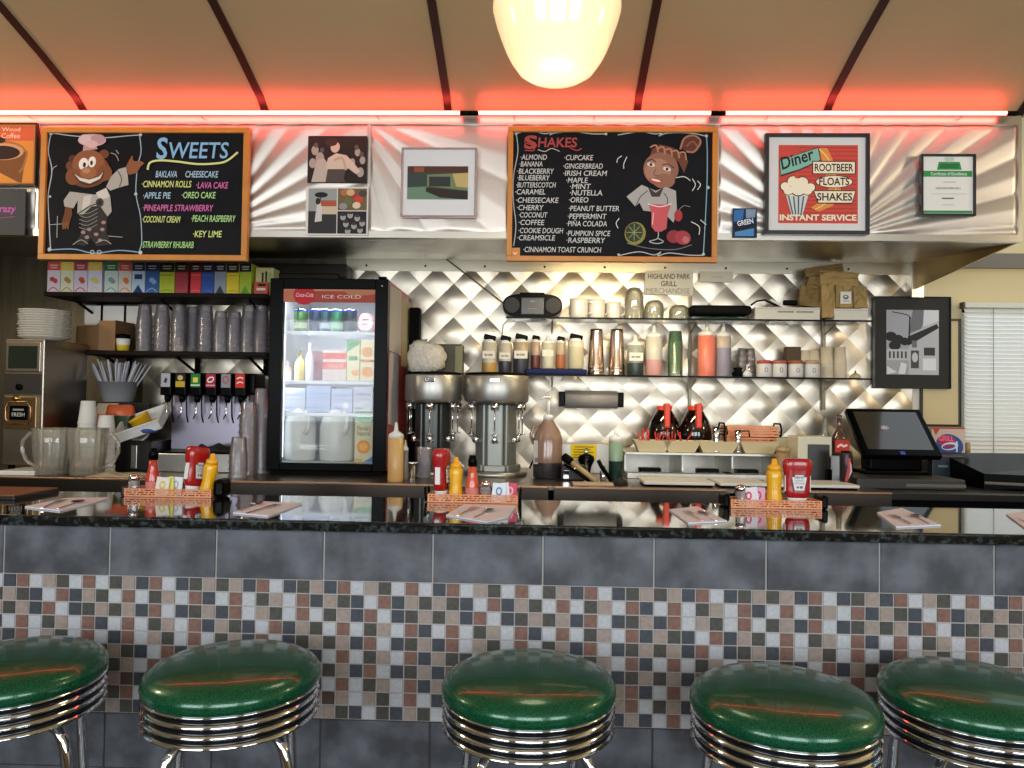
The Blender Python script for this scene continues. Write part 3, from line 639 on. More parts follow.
A.line([(893, 311), (908, 314), (912, 318)], .9, '1d1d1f'); A.line([(911, 316), (910, 345)], 1.2, '1d1d1f', False); A.rect(913, 340, 918, 347, '6a6b6e'); A.rect(912, 350, 920, 368, '47484b'); A.ell(916, 357, 3, 5, 'c0c1c3')
A.rect(925, 347, 936, 355, '3a3b3e'); A.rect(924, 358, 937, 370, 'dadadc'); A.poly([(899, 374), (902, 362), (908, 364), (906, 374)], 'd5d5d8'); A.poly([(888, 366), (898, 372), (888, 374.5)], 'd5d5d8'); A.build('print', o)
# ================================================================== LEFT END OF THE BACK COUNTER
M_dshelf = mat('dark_wood_shelf', '1d1510', .6, noise=.2, nscale=10, spec=.12)
YS0, YS1 = 1.95, 2.285
zt = at(150, 292.5, YS0).z; z2 = at(170, 351, YS0).z
def dark_shelf(label, u0, u1, z):
    a, c = X(u0, z, YS0), X(u1, z, YS0)
    o = thing('wall_shelf', label, 'shelf', (a, YS0, z))
    B(0, c - a, 0, YS1 - YS0, -.024, 0, M_dshelf, .003).build('board', o)
    for x in (.12, (c - a) * .5, c - a - .12): MB().prism([(x - .012, -.024), (x + .012, -.024), (x + .012, -.12), (x - .012, -.12)], YS1 - YS0 - .02, YS1 - YS0, M_mblack).tube([(x, .08, -.03), (x, YS1 - YS0 - .01, -.11)], .008, M_mblack, 6).build('bracket', o)
dark_shelf('dark wall shelf holding the row of tea boxes', 44, 266, zt)
dark_shelf('lower dark wall shelf holding the clear cup stacks', 76, 266, z2)
# ---- tea boxes
tea = [('c9483a', 'd8c8d2', 'c0452f', 'red-topped white tea box with a red flower, first of the row from the left', 0), ('e0c22c', 'd5d7b9', 'b98a3a', 'yellow-topped pale tea box, second from the left', 1), ('a8334a', 'd6c6d6', 'c0502c', 'crimson-topped white tea box with two red fruits', 0), ('e3bb2b', 'd6d0e0', 'd9cf5a', 'yellow-topped lilac tea box with a yellow blossom', 1),
       ('1f6b3a', 'c9d6cc', '7f9f92', 'green-topped pale mint tea box', 1), ('cf4a3c', 'd9cfc2', 'd9763a', 'red-topped white tea box with an orange fruit', 0), ('1b2a45', 'b9cde0', '243a68', 'navy-topped pale blue tea box with a dark peak', 2), ('1b2a45', '2f5f9c', '8fb2d8', 'blue tea box with a navy top', 0),
       ('1d2413', 'b7c22a', '8a9a20', 'lime green tea box with a black top, the left one of two', 3), ('2c1414', 'a5343c', 'b8484c', 'dark red tea box with a black top', 3), ('2c1414', 'd9323c', 'ea6a66', 'bright red tea box with a black top', 3), ('141a2c', '1f4c9c', '3d6ab8', 'deep blue tea box with a black top', 3),
       ('11161c', '8f99a5', '3a3f46', 'grey tea box with a black peak at its foot', 2), ('1a1a14', 'e0c51e', 'c9a81a', 'bright yellow tea box with a black top', 3), ('161c2c', 'a9bb28', '6f9a2c', 'lime green tea box with a navy top, the right one of two', 2)]
us = [46.8, 60.2, 73.5, 87.5, 104, 118, 131.5, 145, 159, 174.5, 190, 201, 214, 226, 239, 251.5]
Yt = 1.985
for i, (top, body, motif, lab, kind) in enumerate(tea):
    a, c = X(us[i], zt, Yt), X(us[i + 1] - (2.5 if i in (3, 9) else .5), zt, Yt); W = c - a; H = at(150, 262.5, Yt).z - zt
    o = thing('tea_box', lab, 'tea box', ((a + c) / 2, Yt, zt + .0005), 0, 'tea boxes on the upper dark shelf')
    b_ = B(-W / 2, W / 2, 0, .13, 0, H, ink(body, .45), .0015, seg=1); b_.build('carton', o)
    A = Art(0, 0, 10, 22, W, H, 0)
    A.rect(.1, .1, 9.9, 6.2 if kind != 3 else 6.8, top)
    A.rect(2, 2.2, 8, 3, 'c9c2b4'); A.rect(2.4, 4, 7.6, 4.7, 'c9c2b4')
    if kind in (0, 1): A.ell(4 + (i % 3) * .8, 12.5, 2, 1.7, motif); A.ell(6.4, 13.8, 1.8, 1.7, motif); A.line([(1, 21), (5, 18.4), (9, 21)], .7, motif)
    elif kind == 2: A.poly([(1, 21.8), (5, 16), (9, 21.8)], motif); A.rect(2, 8.5, 8, 12, motif if i == 6 else body)
    else: A.rect(1, 8.5, 9, 9.3, motif); A.line([(1, 20.5), (5, 19.5), (9, 20.5)], .7, motif)
    A.build('printed_front', o)
# last box, shown end on, with a small red carton in front
a, c = X(253, zt, Yt), X(271, zt, Yt)
o = thing('tea_box', 'pale yellow tea box standing open at the right end of the tea row', 'tea box', ((a + c) / 2, Yt + .03, zt), 0, 'tea boxes on the upper dark shelf'); W = c - a
B(-W / 2, W / 2, 0, .1, 0, .155, ink('c9c489', .5), .002, seg=1).build('carton', o)
A = Art(0, 0, 10, 22, W, .155, 0); A.rect(3.5, 4, 4.6, 12, '2a2a20'); A.rect(5.4, 3, 6.6, 12, '3a3a2c'); A.rect(6.9, 4, 9.6, 13, 'a9b36a'); A.build('printed_front', o)
o = thing('packet', 'small orange-red tea packet at the right end of the tea shelf', 'tea packet', ((a + c) / 2 - .004, Yt - .012, zt)); 
B(-W * .38, W * .38, 0, .03, 0, .068, ink('c94f33', .5), .003).build('packet_body', o)
A = Art(0, 0, 10, 10, W * .76, .068, 0); A.rect(3, 1.5, 8.8, 3.5, '1a1411'); A.rect(2, 5, 8.5, 7, 'efe0c8'); A.build('printed_front', o)

# ---- clear tumblers in upside-down stacks on the lower shelf
M_cup = clearmat('smoky_clear_cup', 'b5aeb4', .24, .12, .8)
def tumbler_mesh(r=.043, h=.125):
    return MB().lathe([(r * 1.10, 0), (r * 1.12, .003), (r * 1.10, .007), (r * .99, .010), (r * .97, .050), (r * .92, .053), (r * .76, h - .006), (r * .70, h), (.0, h), (.0, h - .003), (r * .68, h - .004), (r * .74, h - .008), (r * .9, .04), (r * 1.02, .002)], M_cup, seg=20, cap0=False, cap1=False)
tum = None
def cup_stack(u, z, Y, n, desc, grp, base=None, r=.043, step=.0345):
    global tum
    x = X(u, z, Y)
    for k in range(n):
        lab = '%s clear plastic tumbler in the %s' % (ORD[n - 1 - k], desc)
        if tum is None:
            tum = thing('clear_tumbler', lab, 'cup', (x, Y, z), 0, grp); tumbler_mesh().build('cup_wall', tum)
        else: dup(tum, (x, Y, z + k * step + .0003), k * .7, lab, grp)
g = 'upturned clear tumblers on the lower dark shelf'
names = ['first stack on the lower shelf', 'second stack on the lower shelf', 'third stack on the lower shelf', 'fourth, narrow stack on the lower shelf', 'fifth stack on the lower shelf', 'sixth stack on the lower shelf', 'seventh stack on the lower shelf', 'eighth stack on the lower shelf', 'ninth stack on the lower shelf']
for k, (u, n) in enumerate(zip((144, 161.5, 178.5, 192, 205, 220.5, 234, 248, 261), (5, 5, 5, 5, 5, 4, 4, 5, 5))):
    cup_stack(u, z2, 2.02 + (.09 if k in (3,) else 0), n, names[k], g)
g = 'upturned clear tumblers beside the drinks cooler'
cup_stack(238, ZB, 1.50, 3, 'short front stack beside the drinks cooler', g)
cup_stack(247, ZB, 1.62, 8, 'left tall stack beside the drinks cooler', g)
cup_stack(260, ZB, 1.70, 10, 'right tall stack touching the drinks cooler', g)

# ---- coffee filters, carton, napkins, little tub
fz = at(40, 340, 1.66).z
# ---- coffee grinder
gy = 1.60; a, c = X(5, fz, gy), X(45, fz, gy); W = c - a; H = fz - ZB
M_gr = mat('grinder_steel', '9a9184', .3, 1, noise=.12, nscale=5)
o = thing('coffee_grinder', 'tall steel coffee grinder at the left end of the back counter', 'coffee grinder', ((a + c) / 2, gy, ZB))
B(-W / 2, W / 2, 0, .36, 0.03, H, M_gr, .006).build('housing', o)
for sx in (-1, 1):
    for yy in (.04, .32): MB().lathe([(.015, 0), (.015, .03)], M_mblack, (sx * W * .38, yy, 0), 10).build('foot', o)
k_ = W / 40
f = B(-W / 2 + 2 * k_, W / 2 - 3 * k_, -.008, .004, H - 32 * k_, H - 3 * k_, M_gr, .003).build('hopper_frame', o)
B(-W / 2 + 5 * k_, W / 2 - 6 * k_, -.0085, -.006, H - 29 * k_, H - 7 * k_, mat('dark_green_glass', '1c261c', .06)).build('hopper_window', f)
plab(B(-W / 2 + 1.5 * k_, W / 2 - 2 * k_, -.006, .002, H - 54 * k_, H - 34 * k_, mat('grinder_panel', '2c2822', .4)).build('control_panel', o), 'dark panel')
MB().lathe([(0, -.006), (3 * k_, -.006), (3 * k_, .006), (0, .006)], M_black, xf=Matrix.Translation((-W / 2 + 17 * k_, -.01, H - 47 * k_)) @ Matrix.Rotation(math.pi / 2, 4, 'X')).build('switch', o)
d = B(-W / 2 + 3 * k_, W / 2 - 5 * k_, -.012, .002, H - 88 * k_, H - 56 * k_, mat('bronze_door', '8a7350', .3, 1), .004).build('door', o)
q = MB(); ring = [(-14, -12), (8, -12), (13, -6), (13, 6), (8, 12), (-14, 12), (-18, 6), (-18, -6), (-14, -12)]
q.tube([(x * k_ * .8 - .5 * k_, -.016, H - 72 * k_ + z * k_ * .9) for x, z in ring], .0035, M_lip, 8).build('ring', d)
B(-11 * k_, 7 * k_, -.018, -.010, H - 79 * k_, H - 65 * k_, M_black, .002).build('label_plate', d)
A = Art(0, 0, 20, 14, 18 * k_, 14 * k_, -.0182); A.rect(4, 3.2, 16, 5, '8f8b84'); A.text('FRESH', 3, 17, 10.6, 3.8, 'c8c4bc'); A.v = [(x - 2 * k_, y, z + H - 79 * k_) for x, y, z in A.v]; A.build('plate_lettering', d)
MB().lathe([(0, -.01), (3 * k_, -.008), (3 * k_, .004), (0, .008)], mat('brass', 'c8a860', .25, 1), xf=Matrix.Translation((-W / 2 + 15 * k_, -.016, H - 58 * k_)) @ Matrix.Rotation(math.pi / 2, 4, 'X')).build('knob', d)
# ---- scalloped paper filters, nested, lying tilted on the grinder
M_filt = mat('filter_paper', 'cdc8bb', .85)
fm = MB().lathe([(.0, 0), (.07, .0), (.118, .022), (.122, .026), (.1175, .026), (.068, .003), (0, .003)], M_filt, seg=64, smooth=True, wob=lambda a_: 1 + .018 * math.sin(a_ * 16), cap0=False, cap1=False)
n = 12; x = X(47, fz, 1.80); base = None
for k in range(n):
    lab = '%s white paper coffee filter in the pile on the grinder' % ORD[n - 1 - k]
    loc = (x + .004 * math.sin(k * 2), 1.78 + .003 * math.cos(k * 3), fz + .0005 + k * .0125)
    if base is None: base = tag(fm.build('coffee_filter', None, loc), lab, 'coffee filter', 'coffee filters piled on the grinder')
    else:
        q = base.copy(); COL.objects.link(q); q.location = loc; q.rotation_euler = (0, 0, k * .4); q['label'] = lab
# carton and napkin pack
M_card = mat('brown_cardboard', '7d5b38', .8, noise=.06)
a, c = X(76, z2, 2.0), X(115, z2, 2.0)
o = thing('cardboard_box', 'open brown cardboard box at the left end of the lower dark shelf', 'box', ((a + c) / 2, 2.0, z2 + .0005)); W = c - a; H = at(95, 320, 2.0).z - z2
q = MB().box(-W / 2, W / 2, 0, .004, 0, H * .8, M_card).box(-W / 2, W / 2, .196, .2, 0, H, M_card).box(-W / 2, -W / 2 + .004, 0, .2, 0, H * .8, M_card).box(W / 2 - .004, W / 2, 0, .2, 0, H, M_card).box(-W / 2, W / 2, 0, .2, 0, .004, M_card); q.build('carton', o)
plab(B(W * .08, W / 2, -.003, .0, 0, H * .98, mat('pale_cardboard', '97704a', .8)).build('flap', o), 'lighter flap')
o = thing('napkin_bundle', 'white napkin bundle with dark straps under the tea shelf', 'napkins', (X(103, z2, 2.12), 2.08, z2 + H * .0 + .0005)); W2 = px(62, 2.1); hb = zt - .03 - z2
plab(B(-W2 / 2, W2 / 2, .125, .2, 0, hb * .55, M_card, .004).build('base_carton', o), 'brown carton base')
B(-W2 / 2, W2 / 2, .125, .2, hb * .551, hb * .96, M_paper, .012).build('napkins', o)
for s_ in (-.18, .22): B(W2 * s_ - .006, W2 * s_ + .006, .120, .124, hb * .5, hb * .97, M_black).build('strap', o)
x = X(123, z2, 2.02)
o = thing('tub', 'small white tub with a yellow band and black lid on the lower dark shelf', 'tub', (x, 2.02, z2))
MB().lathe([(.030, 0, ink('d9b92c')), (.033, .035, M_white), (.038, .07)], M_white).build('tub_body', o)
plab(MB().lathe([(.040, .07), (.040, .09), (.03, .096)], M_black).build('lid', o), 'black lid')

# ---- straws in a grey cup on a black dispenser
yd = 1.86; zd = at(118, 402, yd + .2).z; x = X(118, zd, yd + .2); W = px(40, yd + .04); yd0 = yd
o = thing('cup_dispenser', 'dark upright dispenser cabinet behind the coffee bags, under the straw cup', 'dispenser', (x, yd + .14, ZB))
B(-W / 2, W / 2, 0, .2, 0, zd - ZB - .001, mat('dark_cabinet', '1f1d1b', .5), .006).build('cabinet', o); B(-W / 2 + .02, W / 2 - .02, -.008, .002, .05, .2, mat('grey_panel', '55534f', .4, .6), .003).build('panel', o)
o = thing('straw_holder', 'grey tapered cup full of paper-wrapped straws', 'straw holder', (x, yd + .2, zd))
rc = px(17, yd + .2); MB().lathe([(rc * .80, 0), (rc * .83, .005), (rc * 1.1, .115), (rc * 1.12, .115), (rc * 1.05, .11), (rc * .78, .01), (0, .008)], mat('grey_cup', '8f8f92', .5), seg=28, cap1=False).build('cup', o)
M_straw = mat('straw_paper', 'bdbcc4', .6); sb = None
for k in range(46):
    a_ = k * 2.4; rr = rc * .72 * math.sqrt((k + .5) / 46)
    bx, by = rr * math.cos(a_), rr * math.sin(a_)
    lean = Vector((bx * 1.0, by * .5, .1)).normalized()
    rot = Vector((0, 0, 1)).rotation_difference(lean).to_euler()
    L0 = .205 + .03 * rnd.random()
    loc = (x + bx * .75, yd + .2 + by * .75, zd + .018)
    lab = 'white paper-wrapped straw fanning out of the grey cup'
    if sb is None:
        sb = tag(MB().tube([(0, 0, 0), (0, 0, .205)], .0046, M_straw, 6).build('straw', None, loc), lab, 'straw', 'straws in the grey cup'); sb.rotation_euler = rot
    else:
        q = sb.copy(); COL.objects.link(q); q.location = loc; q.rotation_euler = rot; q.scale = (1, 1, L0 / .205)

# ---- foil coffee bags
def bag(name, lab, u, v0, v1, wpx, Y, z, m1, m2, rz=0, cat='bag'):
    x = X(u, z, Y); W = px(wpx, Y); H = at(u, v0, Y).z - z
    o = thing(name, lab, cat, (x, Y, z), rz)
    n, mm = 12, 10; vs = []; r2 = random.Random(int(u * 7))
    for j in range(mm + 1):
        t = j / mm; th = .045 * (1 - t ** 3) + .003; ww = W / 2 * (1 - .12 * t + .05 * math.sin(t * 9))
        for i in range(n):
            a_ = 2 * math.pi * i / n; e = 1 + .12 * (r2.random() - .5)
            cc, ss = math.cos(a_), math.sin(a_)
            vs.append((ww * e * math.copysign(abs(cc) ** .6, cc), th * e * math.copysign(abs(ss) ** .6, ss), H * t + (.006 * (r2.random() - .5) if j else 0)))
    q = MB(); q.add(vs, [[j * n + i, j * n + (i + 1) % n, (j + 1) * n + (i + 1) % n, (j + 1) * n + i] for j in range(mm) for i in range(n)] + [list(range(n))[::-1], [mm * n + i for i in range(n)]], m1, True); q.build('pouch', o)
    if m2:
        q = MB(); q.add([(p[0] * 1.01, p[1] * 1.03 - .0005, p[2]) for k, p in enumerate(vs[7 * n:])], [[j * n + i, j * n + (i + 1) % n, (j + 1) * n + (i + 1) % n, (j + 1) * n + i] for j in range(mm - 7) for i in range(n)], m2, True)
        q.build('coloured_top', o)
    return o
ZBG = at(135, 441, 1.72).z
bag('coffee_bag', 'dark green foil coffee bag with an orange top beside the paper cups', 120, 405, 440, 30, 1.80, ZBG, mat('green_foil', '1c3a26', .3), mat('orange_foil', 'b5502f', .3))
bag('coffee_bag', 'orange-red foil coffee bag behind the paper cups', 107, 403, 440, 24, 1.88, ZBG, mat('orange_foil', 'b5502f', .3), mat('pale_foil', 'b9a890', .4))
# ---- white bus tray with yellow tub resting on a steel box
yb = 1.72; a, c = X(98, ZB, yb), X(152, ZB, yb); zb_ = at(135, 441, yb).z
o = thing('steel_box', 'dark steel box with an upright grey handle under the white tray', 'box', ((a + c) / 2, yb, ZB)); W = c - a
B(-W / 2, W / 2, 0, .22, 0, zb_ - ZB, mat('dark_steel_box', '3a3835', .35, .8), .004).build('housing', o); B(W * .12, W * .24, -.014, 0, .01, zb_ - ZB - .02, M_steel, .004).build('handle', o)
x = X(144, zb_, 1.70); W = px(44, 1.70)
o = thing('serving_tray', 'tilted white plastic tray holding a yellow tub, left of the soda dispenser', 'tray', (x, 1.67, zb_ + .03)); o.rotation_euler = (.45, -.35, .1)
q = MB(); q.box(-W / 2, W / 2, 0, .2, 0, .006, M_white, .002)
for b_ in ((-W / 2, W / 2, 0, .006), (-W / 2, W / 2, .194, .2), (-W / 2, -W / 2 + .006, 0, .2), (W / 2 - .006, W / 2, 0, .2)): q.box(b_[0], b_[1], b_[2], b_[3], 0, .055, M_white, .002)
q.box(-W / 2 - .008, W / 2 + .008, -.008, 0, .05, .058, M_white, .002).box(W / 2, W / 2 + .01, -.008, .2, .05, .058, M_white, .002).box(-W / 2 - .01, -W / 2, -.008, .2, .05, .058, M_white, .002)
q.build('tray_body', o)
zz = at(150, 432, 1.80).z
o = thing('yellow_tub', 'yellow plastic tub lying in the tilted white tray', 'tub', (X(149, zz, 1.75), 1.75, zz)); o.rotation_euler = (.3, -.5, 0)
MB().lathe([(.042, 0), (.05, .09), (.053, .092), (.053, .1), (.048, .1), (.04, .006), (0, .006)], mat('yellow_plastic', 'd3a418', .4), seg=28, cap1=False).build('tub_body', o)
o = thing('lid', 'white round lid leaning behind the yellow tub', 'lid', (X(139, zz, 1.80), 1.81, zz + .0)); o.rotation_euler = (1.1, -.3, 0)
MB().lathe([(0, 0), (.062, 0), (.066, .004), (.066, .014), (.06, .014), (.058, .006), (0, .006)], M_white, seg=28, cap0=False, cap1=False).build('lid_disc', o)
o = tag(MB().lathe([(.0, 0), (.03, .0), (.045, .012), (.03, .02), (0, .024)], mat('blue_cloth', '2a4f8f', .8), seg=14, wob=lambda a_: 1 + .15 * math.sin(3 * a_)).build('blue_cloth', None, (X(148, zz, 1.68), 1.685, zb_ + .045)), 'crumpled blue cloth in the front of the tilted white tray', 'cloth')

# ---- glass pitchers
def pitcher(lab, u, Y, hs):
    x = X(u, ZB, Y); R0 = px(18, Y); H = at(u, 428, Y).z - ZB
    o = thing('glass_pitcher', lab, 'pitcher', (x, Y, ZB), 0, 'ribbed glass pitchers')
    m_ = clearmat('pitcher_glass', 'c9c3b0', .30, .06, .7)
    wb = lambda a_: 1 + .022 * math.cos(a_ * 18)
    MB().lathe([(R0 * .80, 0), (R0 * .86, .006), (R0 * .88, H * .34), (R0 * .93, H * .36), (R0 * 1.04, H * .93), (R0 * 1.0, H * .95), (R0 * 1.06, H), (R0 * 1.01, H), (R0 * .97, H * .94), (R0 * .86, H * .37), (R0 * .80, .02), (0, .018)], m_, seg=90, wob=wb, cap1=False).build('body', o)
    MB().tube([(hs * R0 * .95, 0, H * .86), (hs * R0 * 1.35, 0, H * .88), (hs * R0 * 1.75, 0, H * .72), (hs * R0 * 1.78, 0, H * .5), (hs * R0 * 1.5, 0, H * .28), (hs * R0 * .9, 0, H * .16)], .009, m_, 10).build('handle', o)
pitcher('ribbed glass pitcher with its handle to the left', 52, 1.47, -1)
pitcher('ribbed glass pitcher with its handle to the right', 87, 1.47, 1)
# ---- paper cups, upturned and nested
M_pc = mat('paper_cup', 'cfcdc8', .6); pb = None
def paper_stack(u, v0, Y, n, desc, z=ZB, s=.024):
    global pb
    x = X(u, z, Y)
    for k in range(n):
        lab = '%s white paper cup in the %s' % (ORD[n - 1 - k], desc); loc = (x, Y, z + k * s + .0004)
        if pb is None: pb = tag(MB().lathe([(.046, 0), (.048, .004), (.045, .008), (.034, .112), (.034, .118), (.031, .118), (.030, .112), (0, .112), (0, .110), (.03, .108), (.043, .004)], M_pc, seg=28, cap0=False, cap1=False).build('paper_cup', None, loc), lab, 'paper cup', 'upturned white paper cups')
        else: q = pb.copy(); COL.objects.link(q); q.location = loc; q['label'] = lab
paper_stack(86.5, 0, 1.66, 11, 'tall stack behind the pitchers')
paper_stack(105, 0, 1.62, 8, 'shorter stack right of the pitchers')
# ---- folded towel and flat things
M_towel = mat('beige_towel', 'a9977c', .95, noise=.12, nscale=30, bump=.5, bscale=60)
def cloth(name, lab, x0, x1, y0, y1, z, th, m_, cat, seed=1, cols=26, rows_=10, amp=.5):
    r2 = random.Random(seed); q = MB(); vs = []
    ph = [r2.random() * 6 for _ in range(6)]
    for top in (1, 0):
        for j in range(rows_ + 1):
            for i in range(cols + 1):
                s_, t_ = i / cols, j / rows_; e = min(1, 4 * min(s_, 1 - s_) + .25) * min(1, 4 * min(t_, 1 - t_) + .35)
                w_ = .5 + amp * .25 * (math.sin(s_ * 17 + ph[0] + t_ * 3) + math.sin(t_ * 9 + ph[1]) + math.sin((s_ + t_) * 11 + ph[2]))
                ex = .004 * math.sin(t_ * 14 + ph[3]); vs.append((x0 + (x1 - x0) * s_ + ex, y0 + (y1 - y0) * t_ + .004 * math.sin(s_ * 16 + ph[4]), z + (th * e * max(.15, w_) if top else 0)))
    n = (cols + 1) * (rows_ + 1); fs = []
    for j in range(rows_):
        for i in range(cols):
            a_ = j * (cols + 1) + i; f = [a_, a_ + 1, a_ + cols + 2, a_ + cols + 1]; fs.append(f); fs.append([k + n for k in f[::-1]])
    per = [i for i in range(cols + 1)] + [j * (cols + 1) + cols for j in range(1, rows_ + 1)] + [rows_ * (cols + 1) + i for i in range(cols - 1, -1, -1)] + [j * (cols + 1) for j in range(rows_ - 1, 0, -1)]
    for k in range(len(per)): a_, b_ = per[k], per[(k + 1) % len(per)]; fs.append([b_, a_, a_ + n, b_ + n])
    cx_, cy_ = (x0 + x1) / 2, (y0 + y1) / 2
    q.add([(v[0] - cx_, v[1] - cy_, v[2] - z) for v in vs], fs, m_, True)
    return tag(q.build(name, None, (cx_, cy_, z)), lab, cat)
cloth('towel', 'beige folded towel on the counter edge right of the pitchers', X(90, ZB, 1.42), X(146, ZB, 1.42), 1.38, 1.50, ZB, .028, M_towel, 'towel', 4)
o = tag(B(X(1, ZB, 1.42), X(37, ZB, 1.42), 1.40, 1.60, ZB + .0, ZB + .022, mat('white_board', 'd5d3cd', .4), .004).build('cutting_board'), 'white plastic board at the far left end of the back counter', 'board')
M_menu = mat('dark_menu', '1a1412', .35)
o = thing('menu_folder', 'dark menu folder with a brown edge lying at the left end of the bar', 'menu', (X(6, ZC, .34), .34, ZC))
B(-.16, .10, -.1, .12, 0, .012, M_menu, .002).build('cover', o); B(-.158, .098, -.098, .118, .0121, .016, mat('brown_edge', '7a4f34', .5), .001).build('pages', o)

# ---- soda dispenser
yh = 1.80
a, c = X(165, ZB, yh), X(249, ZB, yh); xm = (a + c) / 2
o = thing('soda_dispenser', 'six-valve soda dispenser with a black head and steel splash panel', 'soda dispenser', (xm, yh, ZB))
zt0 = at(208, 373, yh).z - ZB; zb0 = at(208, 396, yh).z - ZB; W = c - a
B(-W / 2, W / 2 + .02, .0, .16, zb0 + .01, zt0, M_black, .01).build('head', o)
lb = [('a9a9b2', '33333a', ''), ('c2a02e', '1d1a12', ''), ('1f7a33', 'e0d860', ''), ('a8203c', 'e8e8e8', ''), ('8f9196', 'b04454', ''), ('d0322c', 'f0e8e6', '')]
for k, (u, (c1_, c2_, _)) in enumerate(zip((170.5, 185, 200, 215, 230, 244), lb)):
    xx = X(u, ZB + zt0, yh) - xm; w_ = px(5.6, yh)
    v = B(xx - w_, xx + w_, -.05, .0, zb0, zt0 - .004, M_black, .006).build('valve', o)
    ar = Art(0, 0, 12, 14, w_ * 1.75, (zt0 - zb0) * .60, -.0505); ar.rect(.2, .2, 11.8, 13.8, c1_)
    if k == 1: ar.rect(.2, .2, 11.8, 8, '1d1a12'); ar.ell(6, 4.5, 3.4, 2.6, 'c9b27a')
    elif k == 2: ar.rect(3, 4, 9, 9, c2_); ar.rect(.2, 11, 11.8, 12.4, 'cfe0c8')
    elif k == 3: ar.ell(6, 6, 4.6, 3, c2_, -.3); ar.ell(6, 6, 3.2, 1.6, c1_, -.3); ar.rect(.2, 11, 11.8, 12.4, 'd9a0a8')
    elif k == 0: ar.poly([(3.5, 9), (6, 4), (8.5, 6), (7, 10)], c2_)
    elif k == 4: ar.ell(6, 6, 4, 4, c2_); ar.ell(6, 6, 2.8, 2.8, c1_)
    else: ar.line([(2, 5), (6, 3.5), (10, 4.5)], 1.2, c2_); ar.line([(2, 9.5), (6, 8), (10, 9)], 1.2, c2_)
    ar.v = [(x_ + xx, y_, z_ + zb0 + (zt0 - zb0) * .36) for x_, y_, z_ in ar.v]; ar.build('brand_label', v)
    MB().lathe([(.012, -.035), (.016, -.02), (.018, .004)], M_black, (xx, -.022, zb0), 14).build('nozzle', v)
    plab(MB().tube([(xx + .018, -.01, zb0), (xx + .018, -.012, zb0 - .03), (xx + .022, -.016, zb0 - .105), (xx + .034, -.022, zb0 - .14)], .0042, M_black, 6).build('lever', v), 'black lever')
    MB().tube([(xx - .012, .0, zb0 + .004), (xx - .012, -.008, zb0 - .09), (xx - .024, -.012, zb0 - .12)], .004, M_chrome, 6).build('rod', v)
zp = at(208, 446, yh).z - ZB
B(-W / 2 - .0, W / 2 - .02, .06, .075, zp - .02, zb0 + .02, mat('pale_lilac_steel', 'a9a4b4', .35, .9)).build('splash_panel', o)
B(-W / 2 - .01, W / 2, .075, .30, 0, zt0 - .02, M_dsteel, .006).build('cabinet', o)
B(-W / 2 - .01, W / 2 - .0, -.12, .075, .0, zp * .75, M_steel, .006).build('drip_base', o)
B(-W / 2 - .004, W / 2 - .006, -.115, .06, zp * .75, zp * .8, M_black).build('drip_grille', o)
cloth('rag', 'dark crumpled rag on the soda drip tray', X(192, ZB + zp, yh - .05), X(235, ZB + zp, yh - .05), yh - .1, yh + .02, ZB + zp * .8 + .001, .05, mat('dark_rag', '1e1f1c', .9), 'rag', 9)

# ================================================================== DRINKS COOLER
yf = 1.63
a, c = X(268, 1.5, yf), X(386.5, 1.5, yf); W = c - a; xm = (a + c) / 2
zt_ = at(330, 278.5, yf).z - ZB; zb_ = at(330, 471, yf).z - ZB
o = thing('drinks_cooler', 'black-framed glass-door drinks cooler with a red cold drink header', 'drinks cooler', (xm, yf, ZB))
M_red = mat('cooler_red', 'a51e24', .35); M_cin = mat('cooler_interior', 'd5d9de', .4)
D = .60; t_ = .035
m = MB()
m.box(-W / 2, -W / 2 + t_, .05, D, zb_, zt_, M_red, .004); m.box(W / 2 - t_, W / 2, .05, D, zb_, zt_, M_red, .004)
m.box(-W / 2 + t_, W / 2 - t_, .05, D, zt_ - t_, zt_, M_mblack); m.box(-W / 2 + t_, W / 2 - t_, .05, D, zb_, zb_ + t_, M_mblack)
m.box(-W / 2 + t_, W / 2 - t_, D - .03, D, zb_ + t_, zt_ - t_, M_red); m.build('cabinet', o)
m = MB(); i_ = t_ + .001
m.add([(-W / 2 + i_, .06, zb_ + i_), (W / 2 - i_, .06, zb_ + i_), (W / 2 - i_, .06, zt_ - i_), (-W / 2 + i_, .06, zt_ - i_), (-W / 2 + i_, D - .04, zb_ + i_), (W / 2 - i_, D - .04, zb_ + i_), (W / 2 - i_, D - .04, zt_ - i_), (-W / 2 + i_, D - .04, zt_ - i_)],
      [[4, 5, 6, 7], [0, 1, 5, 4], [3, 7, 6, 2], [0, 4, 7, 3], [1, 2, 6, 5]], M_cin); m.build('lining', o)
B(-W / 2 + .02, W / 2 - .02, .03, D, 0.0, zb_ - .002, M_mblack).build('plinth', o)
# door
def fx(u): return X(u, 1.5, yf) - xm
def fz_(v): return at(330, v, yf).z - ZB
g0, g1, gt, gb = fx(281), fx(373.5), fz_(289), fz_(463.5)
m = MB(); m.box(-W / 2, g0, 0, .045, zb_, zt_, M_black, .004); m.box(g1, W / 2, 0, .045, zb_, zt_, M_black, .004); m.box(g0, g1, 0, .045, gt, zt_, M_black, .004); m.box(g0, g1, 0, .045, zb_, gb, M_black, .004)
dr = m.build('door', o)
B(g0, g1, .012, .018, gb, gt, clearmat('cooler_glass', 'dfe8ec', .04, .03, .35)).build('glass', dr)
hd = Art(281, 289, 373.5, 305, g1 - g0, fz_(289) - fz_(303.5), .011)
hd.rect(281, 289, 373.5, 303.5, 'a84a3c'); hd.rect(281, 289, 373.5, 291, 'c98a74'); hd.poly([(281, 291), (292, 290), (294, 303), (281, 303)], 'c4745a')
